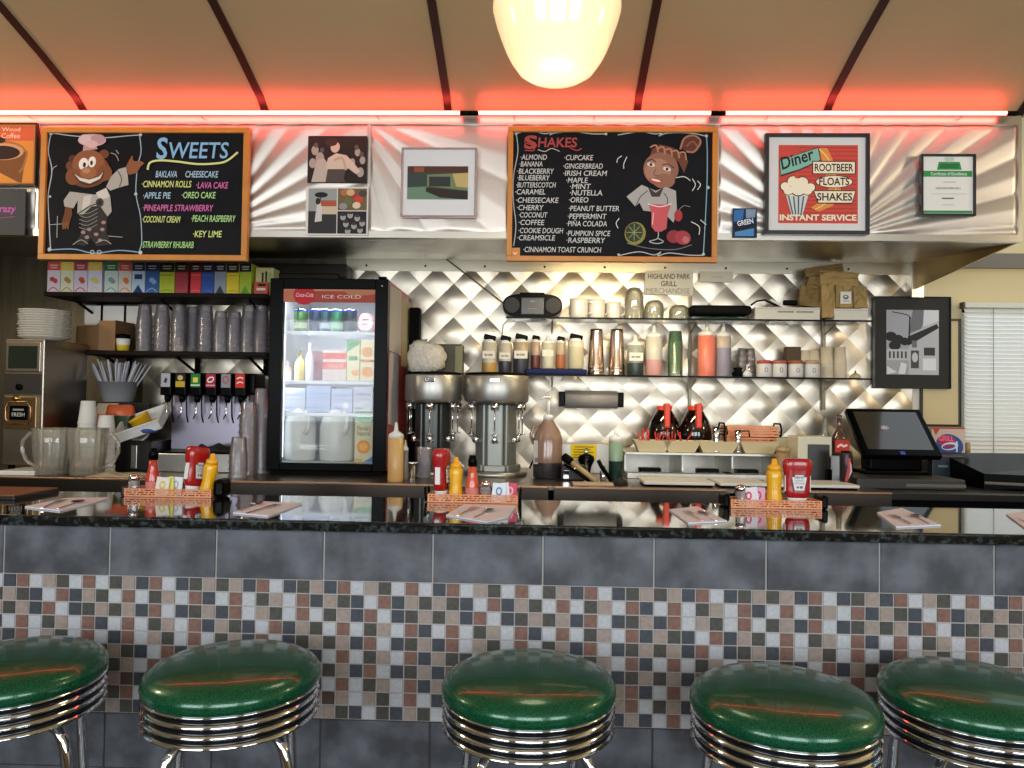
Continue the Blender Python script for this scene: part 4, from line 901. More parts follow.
hd.poly([(340, 290), (373, 289), (373, 294), (350, 297)], 'b87c5c'); hd.ell(302, 295.5, 11, 11, 'b5202a'); hd.ell(302, 295.5, 10.4, 10.4, 'c22c34'); hd.text('Coca-Cola', 293, 311, 297.5, 4.4, 'e8d8d4', .2, bold=.01)
hd.text('ICE COLD', 320, 359, 299, 3.8, 'e8d8d0', keep=False)
hd.v = [(x_ + (g0 + g1) / 2, y_, z_ + fz_(303.5)) for x_, y_, z_ in hd.v]; hd.build('header_sign', dr)
B(W / 2 - .05, W / 2 - .01, -.004, .03, zt_, zt_ + .012, M_black, .003).build('hinge', dr)
MB().lathe([(0, 0), (.007, 0), (.006, .004), (0, .005)], M_chrome, xf=Matrix.Translation((W / 2 - .032, -.001, zt_ - .035)) @ Matrix.Rotation(math.pi / 2, 4, 'X')).build('lock', dr)
# shelves inside
M_wire = mat('white_wire', 'd9dee6', .35)
SH = {}
for nme, v in (('a', 331.5), ('b', 380.5), ('c', 412.5)):
    z = at(330, v, yf + .10).z - ZB; SH[nme] = z
    q = MB()
    for k in range(9): q.tube([(-W / 2 + t_ + .01, .09 + k * .05, z - .004), (W / 2 - t_ - .01, .09 + k * .05, z - .004)], .0022, M_wire, 6)
    q.box(-W / 2 + t_ + .004, W / 2 - t_ - .004, .075, .083, z - .02, z - .002, M_wire, .002); q.build('wire_shelf', o)
q = MB(); q.box(-W / 2 + t_ + .002, -W / 2 + t_ + .02, .07, .085, zb_ + .06, zt_ - .1, mat('cooler_led', 'eaf2ff', .5, emit=2.5)); plab(q.build('light_strip', o), 'glowing white light strip')
area('cooler_light', (xm, yf + .09, ZB + zt_ - .06), (.25, 0, 0), W * .7, .04, 1.7, (.9, .95, 1))
area('cooler_light', (xm - W / 2 + .07, yf + .09, ZB + (zt_ + zb_) / 2), (0, -1.1, 0), .5, .04, 1.1, (.88, .94, 1))
# papers stuck to the side
def side_sheet(lab, u0, v0, u1, v1, m_, dx, skew=0):
    def yat(u): # where the ray meets the side plane
        d = ray(u, 380); t = (xm + W / 2 - CX) / d.x; return CY + d.y * t
    y0_, y1_ = yat(u0), yat(u1)
    zA, zB_ = at(u0, v0, y0_).z, at(u0, v1, y0_).z; zC, zD = at(u1, v0 + skew, y1_).z, at(u1, v1 + skew, y1_).z
    q = MB(); xx = xm + W / 2 + dx; vs = [(xx, y0_, zB_), (xx, y1_, zD), (xx, y1_, zC), (xx, y0_, zA)]
    q.add(vs + [(p[0] + .002, p[1], p[2]) for p in vs], [[3, 2, 1, 0], [4, 5, 6, 7], [0, 1, 5, 4], [1, 2, 6, 5], [2, 3, 7, 6], [3, 0, 4, 7]], m_)
    t0 = q.v[0]; q.v = [(a_[0] - t0[0], a_[1] - t0[1], a_[2] - t0[2]) for a_ in q.v]
    return tag(q.build('paper_sheet', None, t0), lab, 'paper')
side_sheet('upper white paper sheet taped to the red side of the cooler', 388.5, 286, 400, 350, ink('c4bfb8'), .001, 6)
side_sheet('long yellowish paper sheet taped at the rear of the cooler side', 400.8, 299, 409, 366, ink('b5ab8c'), .001, 4)
side_sheet('lower white paper sheet hanging down the red cooler side', 388.8, 352, 398, 424, ink('b9b4b4'), .001, 3)
# ---- things in the cooler
yi = yf + .13
def can(u, lab, top, body, acc, z):
    x = X(u, ZB + z, yi); r = px(7, yi)
    q = thing('drink_can', lab, 'drink can', (x, yi, ZB + z), 0, 'cans on the top cooler shelf')
    MB().lathe([(r * .8, 0), (r, .006), (r, .102, mat('can_top_' + top, top, .3, .5)), (r, .112, M_chrome), (r * .82, .122), (r * .78, .118), (0, .118)], mat('can_' + body, body, .3, .4), seg=22, cap1=False).build('can_body', q)
    if acc:
        MB().lathe([(r * 1.01, .015), (r * 1.01, .045)], ink(acc), seg=22, cap0=False, cap1=False).build('label_band', q)
can(301, 'green can with a blue top, leftmost of the cooler cans', '2f4fa8', '4f8a4a', 'b9c9a0', SH['a'])
can(316, 'dark blue-green can, second from the left in the cooler', '2f4fa8', '24456a', '', SH['a'])
can(325.5, 'blue can with white lettering in the middle of the cooler cans', '2b46a5', '2a5a6a', 'b9c7d5', SH['a'])
can(337, 'bright green can with a blue top, fourth of the cooler cans', '2f5fa8', '2f8a6a', 'a9c9b5', SH['a'])
can(350, 'navy can, rightmost of the cooler cans', '2738a0', '24384a', '', SH['a'])
q = thing('round_tub', 'pink and white round tub standing on edge at the right of the top cooler shelf', 'tub', (X(365.5, ZB + SH['a'], yi + .03), yi + .02, ZB + SH['a'] + px(10, yi)))
MB().lathe([(0, 0), (px(9.5, yi), 0), (px(10, yi), .01), (px(10, yi), .08), (0, .08)], mat('pink_tub', 'c98f92', .4), seg=28, xf=Matrix.Rotation(math.pi / 2, 4, 'X') @ Matrix.Translation((0, 0, -.08)), cap0=False).build('tub_body', q)
A = Art(-10, -10, 10, 10, px(20, yi), px(20, yi), -.0005); A.ell(0, 0, 8, 8.4, 'dcd2d4'); A.rect(-3, -4, 3, -2.6, 'b06a70'); A.rect(-3, .5, 3, 1.9, 'b06a70'); A.v = [(x_, y_, z_ - px(10, yi)) for x_, y_, z_ in A.v]; A.build('label', q)
def smallbottle(name, lab, u, v0, wpx, z, body, cap, Y=None, cat='bottle'):
    Y = Y or yi; x = X(u, z, Y); H = at(u, v0, Y).z - z; r = px(wpx / 2, Y)
    q = thing(name, lab, cat, (x, Y, z))
    MB().lathe([(r * .9, 0), (r, .006), (r, H * .58), (r * .75, H * .7), (r * .38, H * .78), (r * .36, H * .86)], mat('bottle_' + body, body, .35), seg=20).build('bottle_body', q)
    MB().lathe([(r * .45, H * .86), (r * .45, H * .98), (r * .38, H)], mat('cap_' + cap, cap, .4), seg=16).build('cap', q)
smallbottle('small_bottle', 'small white and pink bottle at the left of the middle cooler shelf', 287.5, 361, 8, ZB + SH['b'], 'cfbfc8', 'd8d4d0')
smallbottle('small_bottle', 'small yellow-labelled bottle in the middle cooler shelf', 299.5, 351, 10, ZB + SH['b'], 'cdb95a', 'a9823a')
smallbottle('tall_bottle', 'tall white squeeze bottle in the middle cooler shelf', 309.5, 343, 8, ZB + SH['b'], 'e2e6ee', 'e8eaf0')
def carton(lab, u0, u1, v0, z, Y, body, artf, d=.1, name='juice_carton', cat='carton'):
    a_, c_ = X(u0, z, Y), X(u1, z, Y); w_ = c_ - a_; H = at((u0 + u1) / 2, v0, Y).z - z
    q = thing(name, lab, cat, ((a_ + c_) / 2, Y, z + .0005))
    B(-w_ / 2, w_ / 2, 0, d, 0, H, ink(body, .5), .002, seg=1).build('carton_body', q)
    A_q = Art(0, 0, 20, 20 * H / w_, w_, H, 0); artf(A_q, 20 * H / w_); A_q.build('printed_front', q)
    return q
carton('dark red drink box behind the tall bottle in the cooler', 311, 322, 351, ZB + SH['b'], yi + .1, 'a8687a', lambda A_q, h: A_q.rect(2, h * .3, 18, h * .6, '9c3f50'))
carton('red and white cream carton on the middle cooler shelf', 322, 346, 350, ZB + SH['b'], yi + .03, 'd9c9c4', lambda A_q, h: (A_q.rect(0.2, h * .1, 19.8, h * .3, 'cf5a4c'), A_q.rect(.2, h * .4, 19.8, h * .62, 'd9513f'), A_q.text('CREAM', 4, 17, h * .58, h * .12, 'f2e6dc', keep=False)))
carton('pale green and orange juice carton, left of two on the middle cooler shelf', 346.5, 359, 340, ZB + SH['b'], yi, 'e2dcae', lambda A_q, h: (A_q.poly([(.2, .2), (19.8, .2), (19.8, h * .1), (.2, h * .3)], '5fae6a'), A_q.rect(3, h * .4, 17, h * .5, '6aa06a'), A_q.ell(14, h * .8, 6, 5, 'e8a040')))
carton('yellow juice carton with an orange, right of two on the middle cooler shelf', 360, 374, 340, ZB + SH['b'], yi, 'ece0b4', lambda A_q, h: (A_q.ell(10, h * .3, 8, 7, 'e9a23c'), A_q.rect(.2, h * .48, 19.8, h * .54, 'd97a3a'), A_q.ell(10, h * .78, 8.4, 7.4, 'f0a030')))
for k, (u0, u1, v0, cc, lab) in enumerate(((283, 305, 388, 'b4bccb', 'pale blue plastic packet at the left of the lower cooler shelf'), (306, 330, 386, 'a9b8dc', 'blue and white printed packet in the middle of the lower cooler shelf'), (331, 352, 389, 'b5c3e2', 'blue packet with a white disc on the lower cooler shelf'), (353, 372, 387, 'c5cbd8', 'whitish packet at the right of the lower cooler shelf'))):
    carton(lab, u0, u1, v0, ZB + SH['c'], yi, cc, (lambda A_q, h: (A_q.rect(2, h * .25, 18, h * .32, '8795c4'), A_q.rect(2, h * .45, 18, h * .50, '9aa6cc'), A_q.ell(14, h * .7, 3, 3, 'e8ecf4') if k == 2 else None, A_q.rect(2, h * .8, 10, h * .86, '7f8fc0'))), .12, 'food_packet', 'packet')
zfl = zb_ + t_ + .002
for u0, u1, lab in ((280, 312, 'left of the two white milk jugs at the bottom of the cooler'), (316, 351, 'right of the two white milk jugs at the bottom of the cooler')):
    a_, c_ = X(u0, ZB + zfl, yi - .02), X(u1, ZB + zfl, yi - .02); r = (c_ - a_) / 2; H = at(u0, 405, yi - .02).z - ZB - zfl
    q = thing('milk_jug', lab, 'jug', ((a_ + c_) / 2, yi - .02 + r * .7, ZB + zfl), 0, 'milk jugs in the cooler')
    qq = lambda a1: 1 + .05 * math.cos(4 * a1)
    MB().lathe([(r * .82, 0), (r * .95, .012), (r * .97, H * .25), (r * .97, H * .62), (r * .8, H * .82), (r * .42, H * .95), (r * .3, H * .97)], mat('milk_plastic', 'd0d4cf', .35), seg=32, wob=qq).build('jug_body', q)
    MB().tube([(r * .5, -r * .6, H * .9), (r * .75, -r * .7, H * .78), (r * .72, -r * .72, H * .6), (r * .55, -r * .8, H * .48)], .012, mat('milk_plastic', 'd0d4cf', .35), 8).build('handle', q)
    MB().lathe([(r * .33, H * .96), (r * .33, H * 1.0), (r * .3, H * 1.0)], ink('8f94b8'), seg=16).build('cap', q)
carton("orange juice carton with a green top at the bottom right of the cooler", 354, 372.5, 411, ZB + zfl, yi - .03, 'cfc9a2', lambda A_q, h: (A_q.poly([(.2, .2), (19.8, .2), (19.8, h * .22), (.2, h * .18)], '3f9a5a'), A_q.ell(10, h * .14, 8, 5, '58b070'), A_q.text("Florida's", 3, 17, h * .38, 5, '2d4a2a'), A_q.text('Natural', 3, 17, h * .48, 5, '2d4a2a'), A_q.ell(10, h * .70, 7.4, 7.4, 'e5962e'), A_q.ell(10, h * .70, 4.4, 4.4, 'f0b04a'), A_q.poly([(10, h * .99), (19.8, h * .88), (19.8, h * .99)], '2f78c0'), A_q.rect(.2, h * .93, 9, h * .99, 'cfa84a')), .11)
# ---- behind and on the mixers
yb = 2.1; z = ZB
o = thing('speaker', 'slim black speaker standing behind the drinks cooler', 'speaker', (X(415, 1.8, 2.2), 2.2, ZB)); h0, h1 = at(415, 308, 2.2).z - ZB, at(415, 345, 2.2).z - ZB
B(-.03, .03, -.03, .04, 0, h0, M_mblack, .006).build('cabinet', o)
# ================================================================== MILKSHAKE MIXERS
M_mx = mat('mixer_grey', '8f928c', .4, .6); M_mx2 = mat('mixer_head_steel', 'aaa8a2', .38, .9)
M_mx3 = mat('mixer_dark_grey', '4c4f4c', .35, .7)
def mixer(u0, u1, lab, dark, n_sp=5):
    Y = 1.84; zt0 = at(500, 375, Y).z - ZB; R0 = px((u1 - u0) / 2, Y); x = X((u0 + u1) / 2, 1.5, Y)
    zh = at(500, 401.5, Y).z - ZB
    o = thing('milkshake_mixer', lab, 'drink mixer', (x, Y, ZB), 0, 'milkshake mixers')
    gm = M_mx if not dark else M_mx3; R_ = R0 * .97
    hd = MB().lathe([(R_ * .88, zh - .012), (R_ * .98, zh), (R_, zh + .006), (R_, zt0 - .012), (R_ * .97, zt0 - .004), (0, zt0 - .002)], M_mx2, seg=48, cap1=False).build('head', o)
    MB().lathe([(R_ * .965, zt0 - .003), (R_ * .965, zt0 + .006), (R_ * .9, zt0 + .009), (0, zt0 + .010)], M_mblack, seg=48, cap0=False).build('top_cover', o)
    q = MB(); q.box(-.028, .028, -R_ - .003, -R_ + .02, zt0 - .045, zt0 - .022, M_chrome, .004); q.build('badge', hd)
    A = Art(0, 0, 20, 8, .046, .014, -R_ - .0035); A.text('Hamilton', 1.5, 18.5, 6.5, 4.5, '26262a'); A.v = [(a_, b_, c_ + zt0 - .041) for a_, b_, c_ in A.v]; A.build('badge_lettering', hd)
    MB().lathe([(R_ * .95, 0), (R_ * .97, .006), (R_ * .97, .02), (R_ * .9, .024), (0, .024)], M_mx2, seg=48, cap1=False).build('base', o)
    MB().lathe([(R_ * .30, .024), (R_ * .30, zh)], M_mx3, (0, .03, 0), 6).build('column', o)
    for k in range(n_sp):
        an = -math.pi / 2 + (k - (n_sp - 1) / 2) * .98; cx_, cy_ = math.cos(an), math.sin(an)
        xf = Matrix.Rotation(an + math.pi / 2, 4, 'Z'); r1 = R_ * .60
        q = MB().box(-R_ * .245, R_ * .245, -r1, -r1 + .03, .03, zh - .012, gm, .008, xf)
        q.box(-R_ * .33, R_ * .33, -r1 - .02, -r1 + .02, .024, .058, gm, .006, xf); st = q.build('spindle_station', o)
        q = MB().tube([(0, -r1 - .045, zh - .01), (0, -r1 - .045, zh - .17)], .0035, M_chrome, 8, xf=xf).lathe([(0, 0), (.016, .002), (.018, .006), (0, .008)], M_chrome, (0, -r1 - .045, zh - .175), 14, xf=xf)
        q.lathe([(.020, zh - .045), (.022, zh - .012)], M_chrome, (0, -r1 - .045, 0), 14, xf=xf); q.build('spindle', st)
        q = MB().lathe([(0, 0), (.015, .0), (.015, .028), (.008, .034), (0, .034)], M_chrome, (0, -r1 - .018, .17), 14, xf=xf).box(-.02, .02, -r1 - .03, -r1, .175, .182, M_chrome, .002, xf); q.build('cup_rest', st)
    return o
mixer(404.5, 463, 'dark milkshake mixer nearest the drinks cooler', True)
mixer(463.5, 530, 'grey milkshake mixer beside the syrup jug', False)
Y = 1.62
o = thing('mixing_cup', 'steel mixing cup standing at the foot of the left mixer', 'cup', (X(411, ZB, Y), Y, ZB)); MB().lathe([(.028, 0), (.03, .004), (.034, .03), (.04, .075), (.042, .075), (.038, .07), (.03, .01), (0, .01)], M_chrome, cap1=False).build('cup_body', o)
o = thing('blender_cup', 'clear plastic cup under the left mixer', 'cup', (X(424, ZB, Y), Y + .0, ZB)); MB().lathe([(.028, 0), (.03, .004), (.040, .15), (.043, .152), (.037, .14), (.026, .01), (0, .01)], M_clear, cap1=False).build('cup_body', o)
zt0 = at(430, 375, 1.84).z + .0105
# white knitted mop head in a black bin on the left mixer
M_knit = mat('white_loops', 'c9c2b4', .95, bump=1.0, bscale=45, noise=.15, nscale=60)
x = X(427, zt0, 1.84)
q = MB(); r2 = random.Random(5); seg, rings = 22, 14; vs = []
for j in range(rings + 1):
    th = math.pi * j / rings
    for k in range(seg):
        a_ = 2 * math.pi * k / seg; e = 1 + .14 * (r2.random() - .5); sx, sz = .10 * e, .080 * e
        cc, ss = math.cos(a_), math.sin(a_)
        vs.append((sx * math.sin(th) ** .45 * math.copysign(abs(cc) ** .7, cc) if 0 < j < rings else 0, .085 * e * math.sin(th) ** .45 * math.copysign(abs(ss) ** .7, ss) if 0 < j < rings else 0, max(-.078, -sz * math.cos(th) * (1.05 - .15 * cc))))
q.add(vs, [[j * seg + k, j * seg + (k + 1) % seg, (j + 1) * seg + (k + 1) % seg, (j + 1) * seg + k] for j in range(rings) for k in range(seg)], M_knit, True)
tag(q.build('white_bundle', None, (x, 1.83, zt0 + .079)), 'bulging white netted bundle lying on top of the left mixer', 'bundle')
o = thing('dark_bin', 'dark olive open bin lying behind the white bundle on the left mixer', 'bin', (X(447, zt0, 1.92), 1.93, zt0)); W = px(15, 1.93)
B(-W, W, 0, .1, 0, at(447, 344, 1.93).z - zt0, mat('olive_bin', '3f3c28', .5), .008).build('bin_body', o); B(W * .5, W * 1.02, -.006, .0, 0.004, at(447, 346, 1.93).z - zt0, mat('olive_edge', '6f6c44', .5), .002).build('edge_strip', o)

# ================================================================== GLASS WALL SHELVES
yg0, yg1 = 2.06, 2.26; yg = 2.15
zu, zl = at(690, 318.5, yg0).z, at(650, 375.5, yg0).z
M_edge = mat('dark_glass_edge', '0a0f0d', .4, spec=.1)
def glass_shelf(lab, u0, u1, z):
    a, c = X(u0, z, yg0), X(u1, z, yg0); o = thing('glass_shelf', lab, 'shelf', (a, yg0, z))
    B(0, c - a, .002, yg1 - yg0, -.008, 0, M_glass).build('glass_pane', o)
    plab(B(0, c - a, -.003, .002, -.009, .0005, M_edge).build('front_edge', o), 'dark polished edge')
    for u in (552, 690, 824):
        x = X(u, z, yg1) - a
        if 0 < x < c - a: MB().prism([(x - .005, -.01), (x + .005, -.01), (x + .005, -.075), (x - .005, -.075)], yg1 - yg0 - .012, yg1 - yg0, M_dsteel).add([(x - .003, .03, -.0095), (x + .003, .03, -.0095), (x + .003, yg1 - yg0, -.0095), (x - .003, yg1 - yg0, -.0095), (x - .003, yg1 - yg0, -.07), (x + .003, yg1 - yg0, -.07), (x - .003, .03, -.016), (x + .003, .03, -.016)],
            [[0, 1, 2, 3], [6, 4, 5, 7], [0, 3, 4, 6], [1, 7, 5, 2], [0, 6, 7, 1]], M_dsteel).build('bracket', o)
glass_shelf('upper glass wall shelf with the radio and mugs', 506, 872, zu)
glass_shelf('lower glass wall shelf with the squeeze bottles', 480, 872, zl)
for u, v0, v1, lab in ((690, 296, 415, 'slotted wall upright behind the syrup jugs'), (824, 318, 410, 'slotted wall upright behind the shelf ends')):
    o = thing('shelf_upright', lab, 'shelf upright', (X(u, 1.6, yg1 + .01), yg1 + .004, at(u, v1, yg1).z))
    B(-.008, .008, 0, .02, 0, at(u, v0, yg1).z - at(u, v1, yg1).z, M_dsteel, .002).build('rail', o)
# ---- radio
a, c = X(503, zu, yg), X(562, zu, yg); W = c - a; H = at(530, 295, yg).z - zu; x = (a + c) / 2
o = thing('radio', 'black oval portable radio on the upper glass shelf', 'radio', (x, yg - .06, zu + .0005))
n = 28; pts = []
for k in range(n):
    a_ = 2 * math.pi * k / n; cc, ss = math.cos(a_), math.sin(a_)
    pts.append((W / 2 * math.copysign(abs(cc) ** .55, cc), H / 2 + H / 2 * math.copysign(abs(ss) ** .75, ss)))
MB().prism(pts, 0.01, .13, M_black).prism([(p[0] * .96, H / 2 + (p[1] - H / 2) * .93) for p in pts], 0, .0105, M_black).build('casing', o)
B(-W * .19, W * .19, -.006, .0, H * .12, H * .82, mat('radio_grey', '3c3d3e', .3), .003).build('tape_door', o)
for s_ in (-1, 1): MB().lathe([(0, 0), (H * .30, 0), (H * .32, .004), (H * .32, .008)], mat('speaker_mesh', '141415', .6), xf=Matrix.Translation((s_ * W * .345, 0, H / 2)) @ Matrix.Rotation(math.pi / 2, 4, 'X'), seg=28).build('speaker_grille', o)
MB().box(-W * .22, W * .2, .03, .09, H, H + .01, M_black, .004).build('handle', o)
A = Art(0, 0, 20, 10, W * .3, H * .5, -.0062); A.rect(7.5, 1.2, 12.5, 2.0, '8f8f8f'); A.rect(5, 7.4, 15, 7.9, '77787a'); A.v = [(p[0], p[1], p[2] + H * .24) for p in A.v]; A.build('markings', o)
tag(MB().tube([at(446, 259, 2.262), at(475, 281, 2.262), at(503, 303, 2.262), at(520, 306, 2.262)], .004, mat('grey_cord', '57493a', .6), 6).build('cord'), 'taut grey cord running down from the canopy to the radio', 'cord')
tag(MB().tube([at(509, 319, 2.26), at(503, 325, 2.262), at(502, 336, 2.262), at(505, 360, 2.262)], .0025, M_black, 6).build('cord'), 'thin black cord looping below the radio', 'cord')
# ---- mugs
M_mug = mat('mug_glaze', 'cfc9bf', .2, coat=.4); mg = None
for k, (u, wpx, v0, lab) in enumerate(((580, 21, 299.5, 'white diner mug nearest the radio'), (598, 19, 300, 'middle white diner mug of three'), (615, 17, 302, 'white diner mug beside the glass jars'))):
    r = px(wpx / 2 * .93, yg); H = at(u, v0, yg).z - zu; loc = (X(u - 1.5, zu, yg), yg - .02 * (1 - k), zu + .0005)
    o = thing('mug', lab, 'mug', loc, 0, 'white diner mugs')
    MB().lathe([(r * .82, 0), (r * .9, .004), (r * .93, H * .3), (r * .95, H * .8), (r, H), (r * .93, H), (r * .86, H * .8), (r * .84, .01), (0, .008)], M_mug, seg=30, cap1=False).build('mug_body', o)
    MB().tube([(r * .88, -.01, H * .82), (r * 1.25, -.012, H * .84), (r * 1.5, -.014, H * .62), (r * 1.42, -.014, H * .36), (r * .9, -.01, H * .22)], .0065, M_mug, 8).build('handle', o)
# ---- glass jars / domes on the upper shelf
for u, wpx, v0, lab in ((634, 19, 287, 'tall clear domed glass jar nearest the mugs'), (654, 19, 300, 'medium clear domed glass jar'), (679, 20, 305, 'low clear glass dome beside the black cloth')):
    r = px(wpx / 2, yg); H = at(u, v0, yg).z - zu
    o = thing('glass_jar', lab, 'glass jar', (X(u, zu, yg), yg, zu + .0005))
    m_ = clearmat('jar_glass', 'b9b7a4', .36, .06, .9)
    MB().lathe([(r, 0), (r, H * .6), (r * .92, H * .8), (r * .6, H * .96), (0, H), (0, H - .004), (r * .58, H * .93), (r * .86, H * .78), (r * .94, H * .6), (r * .94, 0)], m_, seg=28, cap0=False, cap1=False).build('dome', o)
    MB().lathe([(r * .7, .0), (r * .75, H * .3), (r * .6, H * .55), (r * .55, H * .57)], m_, seg=20).build('inner_glass', o)
# ---- black folded bag
a, c = X(688, zu, yg), X(749, zu, yg)
tag(MB().box(-(c - a) / 2, (c - a) / 2, -.07, .07, 0, .052, mat('black_fabric', '0c0c0d', .8, spec=.15), .022, seg=4).tube([(-(c - a) / 2 + .03, -.066, .04), (-(c - a) / 2 - .004, -.072, .03), (-(c - a) / 2 + .02, -.070, .012)], .006, mat('black_fabric', '0c0c0d', .8, spec=.15), 8).build('black_bag', None, ((a + c) / 2, yg, zu + .0285)), 'black folded fabric bag on the upper glass shelf', 'bag')
cloth('green_cloth', 'dark green folded cloth under the black fabric bag', a + .02, c - .01, yg - .075, yg + .07, zu + .0005, .028, mat('dark_green_cloth', '17402c', .8), 'cloth', 13, amp=.2)
# ---- flat white cartons with brown paper bags
M_wbox = mat('white_card_box', 'cfccbf', .7)
def wbox(lab, u0, u1, v0, txt):
    a, c = X(u0, zu, yg - .04), X(u1, zu, yg - .04); H = at(u0, v0, yg - .04).z - zu; W = c - a
    o = thing('white_carton', lab, 'box', ((a + c) / 2, yg - .04, zu + .0005)); B(-W / 2, W / 2, 0, .13, 0, H, M_wbox, .002).build('carton', o)
    A = Art(0, 0, 100, 18, W, H, 0); A.rect(2, 2, 98, 2.8, 'a9a596')
    if txt: A.rect(35, 5, 60, 7.5, '8f8c78'); A.rect(63, 5, 90, 7.5, '8f8c78')
    A.build('printing', o); return H
hb1 = wbox('long flat white carton at the middle of the upper glass shelf', 755, 820, 307, 'bars'); hb2 = wbox('short flat white carton under the brown bags at the shelf end', 834, 868, 308.5, '')
M_kraft = mat('kraft_paper', 'a58a55', .8, noise=.1, nscale=15); M_kraft2 = mat('dark_kraft_paper', '7d653b', .8, noise=.12, nscale=15)
def pbag(lab, u0, v0, u1, v1, Y, rot, m_, d=.05, seed=1):
    a, c = at(u0, v1, Y), at(u1, v0, Y); W, H = c.x - a.x, c.z - a.z; r2 = random.Random(seed)
    q = MB(); n = 6; vs = []
    for s_ in (0, 1):
        for j in range(n + 1):
            for i in range(n + 1):
                e = 1 - .5 * (abs(i / n - .5) * 2) ** 3
                vs.append((W * (i / n - .5) + .004 * (r2.random() - .5), (-d / 2 if s_ == 0 else d / 2) * e * (1 - .45 * j / n) + .014 * (r2.random() - .5) * (0 < i < n), H * j / n + (.006 * (r2.random() - .5) if j else 0)))
    N = (n + 1) ** 2; fs = []
    for j in range(n):
        for i in range(n):
            a_ = j * (n + 1) + i; fs += [[a_, a_ + 1, a_ + n + 2, a_ + n + 1], [N + a_ + n + 1, N + a_ + n + 2, N + a_ + 1, N + a_]]
    for i in range(n): fs += [[i + 1, i, N + i, N + i + 1], [n * (n + 1) + i, n * (n + 1) + i + 1, N + n * (n + 1) + i + 1, N + n * (n + 1) + i]]
    for j in range(n): a_, b_ = j * (n + 1), (j + 1) * (n + 1); fs += [[a_, b_, N + b_, N + a_], [b_ + n, a_ + n, N + a_ + n, N + b_ + n]]
    q.add(vs, fs, m_, False); o = q.build('paper_bag', None, ((a.x + c.x) / 2, Y, a.z)); o.rotation_euler = (0, rot, 0)
    return tag(o, lab, 'paper bag')
pbag('crumpled brown paper bag leaning at the left of the bag pile', 798, 287, 822, 307, yg + .02, .12, M_kraft2, .06, 2)
pbag('upright brown paper bag standing between the two white cartons', 821, 285, 834, 318, yg - .02, .0, M_kraft, .06, 3)
bl_ = pbag('brown paper bag with a white label standing on the short white carton', 835, 284, 852, 308, yg, .0, M_kraft, .05, 4)
A = Art(0, 0, 10, 10, px(10.5, yg), px(12, yg), -.031); A.rect(0, 0, 10, 10, 'dcdad2'); A.ell(5, 4.5, 2.6, 1.8, '4d4d4a'); A.ell(5, 4.2, 1.4, .8, 'dcdad2'); A.text('GRILL', 2, 8, 8.4, 1.4, '4d4d4a'); A.v = [(p[0], p[1], p[2] + .02) for p in A.v]; A.build('label', bl_)
pbag('narrow brown paper bag at the right end of the bag pile', 853, 287, 867, 308, yg + .02, -.03, M_kraft, .05, 5)
pbag('folded brown paper bag lying across the top of the pile', 819, 272, 857, 286, yg + .01, .06, M_kraft, .07, 6)
pbag('brown paper bag crumpled at the very top of the pile', 806, 266, 843, 275, yg + .03, -.14, M_kraft2, .07, 7)
pbag('brown paper bag wedged into the left of the pile', 806, 277, 824, 289, yg + .03, .2, M_kraft2, .06, 8)
tag(MB().tube([at(751, 305, yg - .05), at(757, 301, yg - .03), at(765, 300, yg - .02), at(772, 303.5, yg - .03), at(778, 306, yg - .03)], .005, M_black, 8).build('cable'), 'black cable coiled on the long white carton', 'cable')
tag(MB().box(-.04, .04, -.012, .012, 0, .03, M_black, .008).build('headphones', None, at(790, 305.5, yg - .02)), 'small black pouch on the long white carton beside the paper bags', 'pouch')
o = tag(B(-.05, .05, -.02, .02, 0, .014, M_white, .003).build('envelope', None, at(777, 305.5, yg)), 'white envelope tilted on the long white carton', 'envelope'); o.rotation_euler = (0, .5, 0)
# ---- cards on the wall
o, A = framed('paper_notice', 'white lettered paper notice on the wall under the shakes board', 'notice', 645, 270, 693, 294.5, YW - .026, 0, M_bfr, .004, ink('c9c7ba'))
A.text('HIGHLAND PARK', 648, 690, 278.5, 5.2, '55534c', bold=.02); A.text('GRILL', 661, 677, 286, 5.2, '55534c', bold=.02); A.text('MERCHANDISE', 646.5, 690, 293.3, 5.4, '77756c'); A.build('print', o)
o, A = framed('paper_notice', 'smaller blank-looking white card right of the lettered notice', 'notice', 700, 271, 733, 282, YW - .026, 0, M_bfr, .004, ink('bdbdb2'))
A.rect(711, 276.5, 723, 277.5, 'a5a59b'); A.build('print', o)

